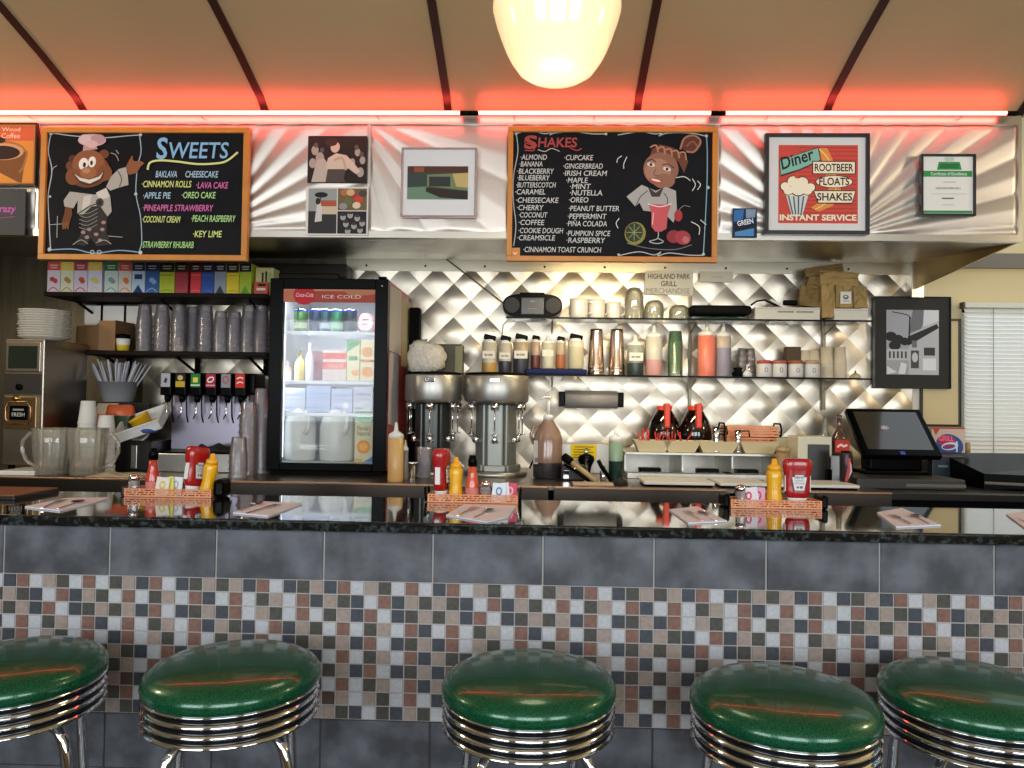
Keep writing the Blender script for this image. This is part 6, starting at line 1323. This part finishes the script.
# ================================================================== REGISTER CORNER
M_dk = mat('dark_laminate', '1b1a18', .35, noise=.3, nscale=60)
x0 = X(853, ZB, 1.5)
o = thing('register_counter', 'dark counter carrying the register screen at the right', 'counter', (bx1 + .01, 1.45, 0))
B(0, 5.6 - bx1 - .01, 0, YW - 1.46, .97, 1.01, M_dk, .006).build('worktop', o); B(0.02, 5.6 - bx1 - .03, .04, YW - 1.48, 0, .969, M_mblack).build('cabinet_body', o)
pl = thing('drawer_unit', 'flat dark cash drawer under the register screen', 'cash drawer', (X(905, 1.03, 1.62), 1.56, 1.0105)); W = px(104, 1.6)
B(-W / 2, W / 2, 0, .5, 0, .05, mat('speckled_dark', '2a2924', .5, noise=.4, nscale=90), .006).build('casing', pl); plab(B(-W * .05, W * .5, -.004, .001, .012, .028, mat('grey_trim', '5f5b50', .4), .002).build('trim', pl), 'grey trim strip')
# monitor
yb_, yt_ = 1.72, 1.95
p0, p1, p2, p3 = at(862, 456.5, yb_), at(941, 454.5, yb_), at(847.5, 408.5, yt_), at(922, 408.5, yt_)
xm_ = (p0.x + p1.x + p2.x + p3.x) / 4; Wm = ((p1.x - p0.x) + (p3.x - p2.x)) / 2; zb0 = (p0.z + p1.z) / 2; zt0 = (p2.z + p3.z) / 2
tilt = math.atan2(yt_ - yb_, zt0 - zb0); Hm = math.hypot(yt_ - yb_, zt0 - zb0)
o = thing('register_screen', 'black touch-screen register monitor tilted back on its stand', 'monitor', (xm_, yb_, 1.061))
R_ = Matrix.Translation((0, 0, zb0 - 1.061)) @ Matrix.Rotation(-tilt, 4, 'X')
MB().box(-Wm / 2, Wm / 2, 0, .035, 0, Hm, M_black, .008, R_).build('casing', o)
A = Art(0, 0, 80, 50, Wm * .84, Hm * .80, -.0006); A.rect(0, 0, 80, 50, mat('screen_glass', '3f3a30', .12, coat=.4))
for a_ in (-1.15, -.62, 0, .62, 1.15): 
    c_, s_ = math.sin(a_), -math.cos(a_); L_ = 7 if abs(a_) < 1 else 6.4
    A.poly([(32, 24), (32 + (c_ * .55 - s_ * .16) * L_, 24 + (s_ * .55 + c_ * .16) * L_), (32 + c_ * L_, 24 + s_ * L_), (32 + (c_ * .55 + s_ * .16) * L_, 24 + (s_ * .55 - c_ * .16) * L_)], 'd8c4d2', True)
A.v = [tuple(R_ @ Vector((p[0], p[1], p[2] + Hm * .12))) for p in A.v]; A.build('screen', o)
B(-.012, .012, -.002, .001, .006, .026, mat('blue_badge', '2646a0', .4)).build('badge', o).matrix_local = R_
MB().box(-.16, .17, .06, .26, 0, .02, M_black, .006).box(-.13, .14, .09, .2, .015, .16, M_black, .012).build('stand', o)
B(.15, .17, .055, .062, .0, .09, M_mblack, .002).build('stand_edge', o)
# printer
yp = 1.95; a, c = X(931, 1.03, yp), X(966, 1.03, yp)
o = thing('receipt_printer', 'dark blue-grey receipt printer between the screen and the window', 'printer', ((a + c) / 2, yp, 1.0105)); W = c - a; H = at(948, 455, yp).z - 1.0105
B(-W / 2, W / 2, 0, .2, 0, H, mat('dark_blue_plastic', '1d2730', .4), .01).build('casing', o); B(-W * .3, -W * .02, -.003, .0, H * .55, H * .62, mat('grey_slot', '6f7a80', .4)).build('slot', o)
plab(B(W * .3, W * .45, -.02, .0, H * .2, H * .42, mat('pale_button', 'b9bcb8', .4), .003).build('button', o), 'pale button')
# framed cream panel and oval sign
o, A = framed('wall_panel', 'cream wall panel edged in black between the street photo and the blind', 'panel', 921, 318, 961.5, 426.5, YW - .024, .0125, mat('black_frame', '19191b'), .02, M_cream); 
o, A = framed('oval_sign_card', 'small card with a blue oval and red lettering beside the register screen', 'sign', 932, 427, 965, 456, YW - .1, .0, M_bfr, .006, ink('c5b3a5'))
A.rect(932, 427, 965, 428.5, 'b0503c'); A.ell(950, 445, 14, 11, '2f4f8f', .35, 28); A.ell(947, 441, 9, 6, 'b52a55', .2); A.ell(950, 446, 8.5, 4, 'c9dbea', -.15); A.ell(949, 446.5, 6.5, 2.4, '8a3a70', -.15)
A.text('GRILL', 939, 954, 440.5, 5, 'f07088', bold=.03); A.line([(957, 441), (957, 452)], 1.6, 'cfe2ee', False); A.poly([(933, 428.5), (940, 428.5), (936, 435)], 'c0443a'); A.build('print', o)
o = tag(B(X(932, 1.1, YW - .08), X(966, 1.1, YW - .08), YW - .14, YW - .02, 1.0105, at(950, 456.2, YW - .1).z, M_mblack, .004).build('black_box'), 'black box behind the printer, carrying the oval sign card', 'box')
# blind
yb2 = YW - .04; a = X(963.5, 1.7, yb2); bw = 4.98 - a; zt1, zb1 = at(990, 303, yb2).z, at(990, 458, yb2).z
o = thing('window_blind', 'closed pale grey venetian blind over the window at the right', 'blind', (a + bw / 2, yb2, zb1)); Hh = zt1 - zb1
B(-bw / 2, bw / 2, -.02, .02, Hh - .03, Hh, mat('blind_headrail', 'cfcdbf', .5), .003).build('headrail', o)
M_sl = mat('blind_slat', 'dcdcd4', .5); q = MB(); n = int((Hh - .04) / .0236)
for k in range(n):
    z = Hh - .045 - k * .0236; xf = Matrix.Translation((0, 0, z)) @ Matrix.Rotation(1.05, 4, 'X')
    q.add([(-bw / 2 + .004, -.0125, 0), (bw / 2 - .004, -.0125, 0), (bw / 2 - .004, 0, .002), (-bw / 2 + .004, 0, .002), (-bw / 2 + .004, .0125, 0), (bw / 2 - .004, .0125, 0)], [[0, 1, 2, 3], [3, 2, 5, 4]], M_sl, True, xf)
q.build('slats', o)
B(-bw / 2, bw / 2, -.012, .012, .0, .012, mat('blind_headrail', 'cfcdbf', .5), .002).build('bottom_rail', o)
for xx in (X(992, 1.7, yb2) - a - bw / 2, .38): MB().tube([(xx, -.014, Hh - .03), (xx, -.014, 0)], .002, mat('blind_cord', '8b8d88', .7), 6).build('cord', o)
MB().box(-bw / 2 - .012, -bw / 2 - .002, -.02, .02, Hh - .034, Hh + .002, mat('brown_bracket', '4a3d30', .5)).build('bracket', o)
# dark equipment at the far right
yo = 1.75; x0 = X(966, 1.05, yo)
o = thing('dark_console', 'black low cabinet with a pale slanted edge at the far right under the blind', 'cabinet', (x0 + .03, yo - .1, 1.0105))
v_ = [(0, 0, 0), (1.2, -.40, 0), (1.2, .40, 0), (0, .40, 0), (0, 0, .075), (1.2, -.45, .075), (1.2, .40, .16), (0, .40, .15)]
MB().add(v_, [[3, 2, 1, 0], [4, 5, 6, 7], [0, 1, 5, 4], [1, 2, 6, 5], [2, 3, 7, 6], [3, 0, 4, 7]], M_black).build('cabinet_body', o)
plab(MB().tube([(0, -.004, .03), (1.2, -.454, .03)], .008, mat('pale_edge', '77746c', .4), 8).build('edge_strip', o), 'pale edge strip')
o = tag(B(-.06, .5, 0, .12, 0, .012, mat('pale_ledge', 'b9b29c', .5), .003).build('window_ledge_board', None, (X(975, 1.2, 2.1), 2.12, at(985, 459, 2.1).z)), 'pale narrow board lying under the blind', 'board')
tag(MB().lathe([(.012, 0), (.012, .06), (0, .062)], mat('tan_tube', 'a08260', .5), seg=12).build('tan_tube', None, (X(970, 1.16, 1.95), 1.97, 1.161)), 'tiny tan cylinder at the left end of the dark cabinet', 'cylinder')
# ================================================================== ON THE BAR
M_ket = mat('ketchup_red', 'a01518', .25, coat=.3); M_mus = mat('mustard_yellow', 'e0a812', .3, coat=.3); M_lab = mat('label_white', 'dcdad8', .5)
def superell(p):
    def f(a_): c_, s_ = abs(math.cos(a_)), abs(math.sin(a_)); return (c_ ** p + s_ ** p) ** (-1 / p)
    return f
def ketchup(lab, x, y, z, rz=0, tx=0, ty=0, s=1.0):
    o = thing('ketchup_bottle', lab, 'ketchup bottle', (x, y, z), 0, None); o.rotation_euler = (tx, ty, rz); o.scale = (s, s, s)
    xf = Matrix.Diagonal((1, .58, 1, 1))
    MB().lathe([(.030, .034), (.036, .045), (.038, .06), (.0385, .09), (.0395, .115), (.044, .135), (.046, .155), (.045, .170), (.040, .178), (.030, .181), (0, .181)], M_ket, seg=40, xf=xf, wob=superell(3.2), cap1=False).build('bottle_body', o)
    plab(MB().lathe([(.026, 0), (.029, .003), (.030, .030), (.032, .034)], M_lab, seg=28, xf=Matrix.Diagonal((1, .72, 1, 1))).build('cap', o), 'white flip cap at the bottom')
    A = Art(0, 0, 20, 24, .056, .068, -.0243, .0003)
    A.poly([(1, 4), (4, 4), (5, 1), (15, 1), (16, 4), (19, 4), (16, 23), (4, 23)], '4a5a6a'); A.poly([(1.8, 4.8), (4.6, 4.8), (5.6, 1.8), (14.4, 1.8), (15.4, 4.8), (18.2, 4.8), (15.3, 22.2), (4.7, 22.2)], 'dcdcdc')
    A.text('HEINZ', 5, 15, 6.6, 3, '3a3a4a', bold=.02); A.text('TOMATO', 4.6, 15.4, 10.4, 2.2, '5a5060'); A.text('KETCHUP', 4.6, 15.4, 14, 2.4, '8a3a44'); A.ell(8, 18, 1.4, 1.6, '6a7a5a'); A.ell(12, 18, 2, 1.8, '7a6a6a')
    A.v = [(p[0], p[1], p[2] + .058) for p in A.v]; A.build('label', o)
    for s_ in (-1, 1): plab(B(s_ * .0395 - .0012, s_ * .0395 + .0012, -.009, .009, .058, .118, M_lab, .0005).build('side_label', o), 'white side label')
    return o
def mustard(lab, x, y, z, tx=0, ty=0, s=1.0):
    o = thing('mustard_bottle', lab, 'mustard bottle', (x, y, z), 0, None); o.rotation_euler = (tx, ty, 0); o.scale = (s, s, s)
    MB().lathe([(.024, 0), (.026, .004), (.0268, .03), (.0235, .055), (.0235, .07), (.0265, .095), (.026, .115), (.022, .124)], M_mus, seg=28).build('bottle_body', o)
    MB().lathe([(.0225, .123), (.0225, .137), (.019, .140), (.0115, .143), (.0085, .162), (.006, .164), (0, .164)], mat('mustard_cap', 'e6a520', .4), seg=24).build('cap', o)
    return o
def hotsauce(lab, x, y, z, col, h=.16):
    o = thing('hot_sauce_bottle', lab, 'hot sauce bottle', (x, y, z))
    k = h / .16; m_ = mat('hot_sauce_' + col, col, .2, coat=.4)
    MB().lathe([(.021, 0), (.023, .004), (.023, .055 * k), (.019, .075 * k), (.0145, .095 * k), (.0135, .122 * k)], m_, seg=26).build('bottle_body', o)
    plab(MB().lathe([(.0150, .120 * k), (.0155, .142 * k), (.0125, .150 * k), (.011, h), (0, h)], M_black, seg=20).build('cap', o), 'black cap')
    plab(MB().lathe([(.0232, .02 * k), (.0232, .045 * k)], ink('c9776a'), seg=26, cap0=False, cap1=False).build('label', o), 'pale label band')
    return o
def shaker(lab, x, y, z):
    o = thing('salt_shaker', lab, 'shaker', (x, y, z), 0, None)
    MB().lathe([(.016, 0), (.018, .003), (.017, .045), (.015, .05)], clearmat('shaker_glass', 'a09a92', .5, .05, .9), seg=10, smooth=False).build('glass_body', o)
    MB().lathe([(.0165, .05), (.017, .06), (.013, .069), (0, .072)], M_chrome, seg=20).build('cap', o)
def packets(base, x, y, z, cols, where):
    pk_ = None
    for k, (cc, nm, mk) in enumerate(cols):
        lab = '%s sugar packet standing in the %s caddy' % (nm, where)
        A = Art(0, 0, 10, 14, .045, .062, -.0011); A.rect(.4, .4, 9.6, 13.6, cc); A.ell(5, 6, 2.4, 3.2, mk); A.ell(5, 6, 1.2, 1.8, cc)
        o = thing('sugar_packet', lab, 'sugar packet', (x + .006 * ((k * 2) % 5 - 2) + k * .007 - .012, y + k * .009, z)); o.rotation_euler = (-.12, (.10, -.12, .05, -.04)[k % 4], 0)
        B(-.0225, .0225, -.001, .001, 0, .062, ink(cc)).build('packet_body', o); A.build('printed_front', o)
zi = ZC + .0032
hC = .028
YI = .418
def kk(u, v, h): return (at(u, v, YI).z - zi) / h
def bar_caddy(lab, u0, u1, y0, grp='condiment caddies along the bar'):
    a, c = X(u0, ZC, .372), X(u1, ZC, .372); return caddy(lab, a, c, .372, ZC, hC, .088, 'none', grp), a, c
# left caddy
cA, a, c = bar_caddy('left copper condiment caddy with a tilted ketchup and mustard', 124, 211, .262)
MB().box((c - a) / 2 + .002, (c - a) / 2 + .038, .0, .08, .0, .062, M_black, .014).build('end_handle', cA)
plab(MB().box(-(c - a) / 2 - .02, -(c - a) / 2 - .002, .01, .08, .0, .034, mat('dark_end', '1a0f0b', .4), .006).build('end_handle', cA), 'dark end')
shaker('salt shaker at the left end of the left caddy', X(137, zi, YI), YI - .02, zi)
hotsauce('red hot sauce bottle with a black cap in the left caddy', X(152.5, zi, YI), YI, zi, 'b5392a', kk(152, 448, 1))
packets(0, X(168, zi, .39), .388, zi, (('d6d2c2', 'white and yellow', 'c9b060'), ('d9cf62', 'pale yellow', 'b9a030'), ('dcdcde', 'white', 'a9b0b5')), 'left')
ketchup('upside-down red ketchup bottle tilting in the left caddy', X(192, zi, YI), YI, zi, 1.25, 0, .0, kk(195, 446, .183)).rotation_euler = (.0, .14, 1.15)
mustard('yellow mustard bottle leaning right in the left caddy', X(206, zi, YI), YI, zi, 0, .16, kk(213, 453, .164))
# middle caddy
cB, a, c = bar_caddy('middle copper condiment caddy with an upright ketchup and orange hot sauce', 427.5, 517.5, .262)
for s_ in (-1, 1): MB().tube([(s_ * ((c - a) / 2 + .006), .005, .002), (s_ * ((c - a) / 2 + .010), .01, .045), (s_ * ((c - a) / 2 + .008), .075, .045), (s_ * ((c - a) / 2 + .006), .082, .002)], .004, M_black, 8).build('end_handle', cB)
ketchup('upside-down red ketchup bottle seen side-on in the middle caddy', X(441, zi, YI), YI, zi, 1.35, 0, 0, kk(441, 448, .183))
mustard('yellow mustard bottle in the middle caddy', X(455.5, zi, YI), YI, zi, 0, 0, kk(455, 457, .164))
hotsauce('orange-red hot sauce bottle with a black cap in the middle caddy', X(472, zi, YI), YI, zi, 'c44f2c', kk(472, 455, 1))
shaker('pepper shaker in the middle caddy between the hot sauce and the packets', X(486, zi, YI), YI - .02, zi)
packets(0, X(505, zi, .39), .388, zi, (('d5dde6', 'pale blue', '5f88b0'), ('dcdcde', 'white', 'a0a8b4'), ('c9506a', 'pink', 'e0b0b8')), 'middle')
# right caddy
cC, a, c = bar_caddy('right copper condiment caddy with the wide labelled ketchup', 731, 822, .262)
for s_ in (-1, 1): MB().box(min(s_ * ((c - a) / 2 + .002), s_ * ((c - a) / 2 + .022)), max(s_ * ((c - a) / 2 + .002), s_ * ((c - a) / 2 + .022)), .0, .085, .0, .045, M_black, .008).build('end_handle', cC)
shaker('pepper shaker at the left end of the right caddy', X(739, zi, YI), YI - .02, zi)
packets(0, X(755, zi, .39), .388, zi, (('dcd2d6', 'white and pink', 'c0406a'), ('d9dde2', 'white and blue', '4a6a9a'), ('d5a0b0', 'pink', 'c0406a')), 'right')
mustard('yellow mustard bottle in the right caddy', X(774, zi, YI), YI, zi, 0, 0, kk(774, 458.5, .164))
ketchup('wide upside-down ketchup bottle facing front in the right caddy', X(797, zi, YI), YI, zi, 0, 0, 0, kk(797, 458, .183)).scale.x *= 1.18
# ---- napkins with cutlery
def flat(pts, z, h, m_, name, lab, cat, grp=None):
    P_ = [atz(u, v, z) for u, v in pts]; c_ = sum(P_, Vector()) / len(P_)
    a2 = sum(P_[i].x * P_[(i + 1) % len(P_)].y - P_[(i + 1) % len(P_)].x * P_[i].y for i in range(len(P_)))
    if a2 < 0: P_ = P_[::-1]
    n = len(P_); q = MB(); vs = []
    for l_ in range(2):
        for p in P_: vs.append((p.x - c_.x, p.y - c_.y, l_ * h))
    q.add(vs, [list(range(n))[::-1], list(range(n, 2 * n))] + [[i, (i + 1) % n, (i + 1) % n + n, i + n] for i in range(n)], m_)
    return tag(q.build(name, None, (c_.x, c_.y, z)), lab, cat, grp)
M_nap = mat('napkin_paper', 'cfd0d8', .85); M_cut = mat('cutlery_steel', 'd9c5be', .18, 1)
def fork_mesh():
    q = MB(); L = .175
    q.add([(-.004, 0, .0), (.004, 0, 0), (.0028, .10, .003), (-.0028, .10, .003), (-.004, 0, .002), (.004, 0, .002), (.0028, .10, .005), (-.0028, .10, .005)], [[3, 2, 1, 0], [4, 5, 6, 7], [0, 1, 5, 4], [1, 2, 6, 5], [2, 3, 7, 6], [3, 0, 4, 7]], M_cut)
    q.add([(-.0028, .10, .003), (.0028, .10, .003), (.011, .125, .002), (.011, .135, .002), (-.011, .135, .002), (-.011, .125, .002), (-.0028, .10, .005), (.0028, .10, .005), (.011, .125, .004), (.011, .135, .004), (-.011, .135, .004), (-.011, .125, .004)],
          [[5, 4, 3, 2, 1, 0], [6, 7, 8, 9, 10, 11]] + [[i, (i + 1) % 6, (i + 1) % 6 + 6, i + 6] for i in range(6)], M_cut)
    for k in range(4): x = -.0092 + k * .0062; q.box(x - .0016, x + .0016, .134, L, .0022, .004, M_cut)
    return q
def spoon_mesh():
    q = MB(); q.box(-.0032, .0032, 0, .115, 0, .002, M_cut)
    n = 16; vs = []
    for j in range(5):
        t = j / 4
        for k in range(n): a_ = 2 * math.pi * k / n; vs.append((.0175 * t * math.cos(a_), .137 + .0265 * t * math.sin(a_), .001 + .005 * t * t))
    q.add(vs, [[j * n + k, j * n + (k + 1) % n, (j + 1) * n + (k + 1) % n, (j + 1) * n + k] for j in range(4) for k in range(n)], M_cut, True)
    q.add([(p[0], p[1], p[2] - .001) for p in vs], [[j * n + k, (j + 1) * n + k, (j + 1) * n + (k + 1) % n, j * n + (k + 1) % n] for j in range(4) for k in range(n)], M_cut, True)
    return q
sets = (([(25, 507.5), (66, 499), (109, 498.5), (88, 505), (60, 511.5)], (42, 508.5, 70, 498), (58, 509, 92, 498), 'paper napkin at the far left of the bar', 'the leftmost napkin'),
        ([(233, 513.5), (264, 502.5), (302, 504.5), (268, 517)], (247, 513.5, 285, 503.5), (240, 511, 263, 502), 'paper napkin on the bar in front of the drinks cooler', 'the napkin in front of the drinks cooler'),
        ([(446, 516), (464, 505.5), (516, 507), (508, 518), (486, 523)], (458, 516, 478, 507), (474, 518, 500, 506), 'paper napkin overlapping the front of the middle caddy', 'the napkin by the middle caddy'),
        ([(669, 510.5), (697, 507.5), (727, 522), (688, 524)], (702, 521, 681, 509), (716, 521, 693, 508), 'paper napkin on the bar left of the right caddy', 'the napkin left of the right caddy'),
        ([(877, 513.5), (902, 509), (941, 526), (896, 528)], (912, 525, 884, 512), (929, 524, 903, 511), 'paper napkin on the bar below the register screen', 'the napkin below the register'),
        ([(1006, 515), (1030, 511), (1072, 528), (1028, 531)], (1040, 528, 1014, 515), (1056, 527, 1032, 513), 'paper napkin cut off by the right edge of the picture', 'the napkin at the right edge'))
fk = sp = None
for pts, f_, s_, lab, wh_ in sets:
    flat(pts, ZC + .0004, .004, M_nap, 'napkin', 'folded white ' + lab, 'napkin', 'napkins laid along the bar')
    for kind, q4 in (('fork', f_), ('spoon', s_)):
        z = ZC + .0046; A0 = atz(q4[0], q4[1], z); B0 = atz(q4[2], q4[3], z); ang = math.atan2(B0.y - A0.y, B0.x - A0.x) - math.pi / 2
        B0 = A0 + (B0 - A0).normalized() * .165
        l_ = 'steel %s lying on %s' % (kind, wh_)
        src = fk if kind == 'fork' else sp
        if src is None:
            o = tag((fork_mesh() if kind == 'fork' else spoon_mesh()).build(kind, None, A0), l_, kind, kind + 's on the bar napkins')
            if kind == 'fork': fk = o
            else: sp = o
        else: o = src.copy(); COL.objects.link(o); o.location = A0; o['label'] = l_
        o.rotation_euler = (0, 0, ang)
# ---- cream squeeze bottle at the front of the back counter
squeeze('tall squeeze bottle of tan dressing beside the drinks cooler', 387.5, 403, 422, [(1, 'c9a064')], 'cone', 1.42, ZB + .0005, None, 'squeeze bottles standing on the back counter')
squeeze('small slim squeeze bottle half hidden behind the tan one', 401.5, 408, 440, [(1, '6f6a62')], 'cone', 1.52, ZB + .0005, None, 'squeeze bottles standing on the back counter')

# ================================================================== STOOLS
M_vin = mat('green_sparkle_vinyl', '0a5a36', .25, coat=.35)
nt = M_vin.node_tree; b = nt.nodes['Principled BSDF']; tc = nt.nodes.new('ShaderNodeTexCoord'); n1 = nt.nodes.new('ShaderNodeTexNoise'); n1.inputs['Scale'].default_value = 600; n1.inputs['Detail'].default_value = 2
cr = nt.nodes.new('ShaderNodeValToRGB'); cr.color_ramp.elements[0].position = .42; cr.color_ramp.elements[0].color = lin('04331f'); cr.color_ramp.elements[1].position = .68; cr.color_ramp.elements[1].color = lin('0f6b43')
nt.links.new(tc.outputs['Object'], n1.inputs[0]); nt.links.new(n1.outputs[0], cr.inputs[0]); nt.links.new(cr.outputs[0], b.inputs[0]); b.inputs['Metallic'].default_value = .3
M_groove = mat('black_groove', '07080c', .2)
def stool(x, y, lab, rz=0):
    o = thing('bar_stool', lab, 'bar stool', (x, y, 0), rz, 'green diner stools'); R_ = .198
    MB().lathe([(R_ * .93, .735), (R_ * .985, .742), (R_, .753), (R_ * .995, .764), (R_ * .96, .776), (R_ * .86, .787), (R_ * .7, .795), (R_ * .45, .802), (R_ * .2, .805), (0, .806)], M_vin, seg=72, cap1=False).build('cushion', o)
    pr = [(R_ * .9, .668)]
    for k in range(4):
        z = .672 + k * .0215
        pr += [(R_ * .955, z - .003), (R_ * .985, z), (R_ * .99, z + .003), (R_ * .955, z + .0065, M_groove), (R_ * .945, z + .011, M_groove), (R_ * .95, z + .0155, M_groove)] if k < 3 else [(R_ * .955, z - .003), (R_ * .99, z), (R_ * .99, z + .003), (R_ * .93, z + .005)]
    MB().lathe(pr, M_chrome, seg=72).build('chrome_band', o)
    B(-.05, .05, -.05, .05, .648, .668, M_mblack, .004).build('mounting_plate', o)
    for k in range(4):
        an = math.pi / 4 + k * math.pi / 2 + .15; ca, sa = math.cos(an), math.sin(an)
        pts = [(.06, .655), (.12, .655), (.15, .648), (.170, .625), (.180, .59), (.200, .35), (.225, .0)]
        MB().tube([(ca * r_, sa * r_, z_) for r_, z_ in pts], .0125, M_chrome, 14).build('leg', o)
    n = 48; MB().tube([(.205 * math.cos(2 * math.pi * k / n), .205 * math.sin(2 * math.pi * k / n), .26) for k in range(n + 1)], .009, M_chrome, 10, caps=False).build('foot_ring', o)
for (x, y, lab, rz) in ((.285, -.345, 'green-topped chrome stool cut off at the left edge', .3), (.803, -.335, 'green-topped chrome stool in front of the drinks cooler', .15), (1.492, -.35, 'green-topped chrome stool in front of the middle caddy', 0),
                        (2.045, -.41, 'green-topped chrome stool in front of the right caddy', -.1), (2.495, -.335, 'green-topped chrome stool at the right, partly behind its neighbour', -.3)): stool(x, y, lab, rz)
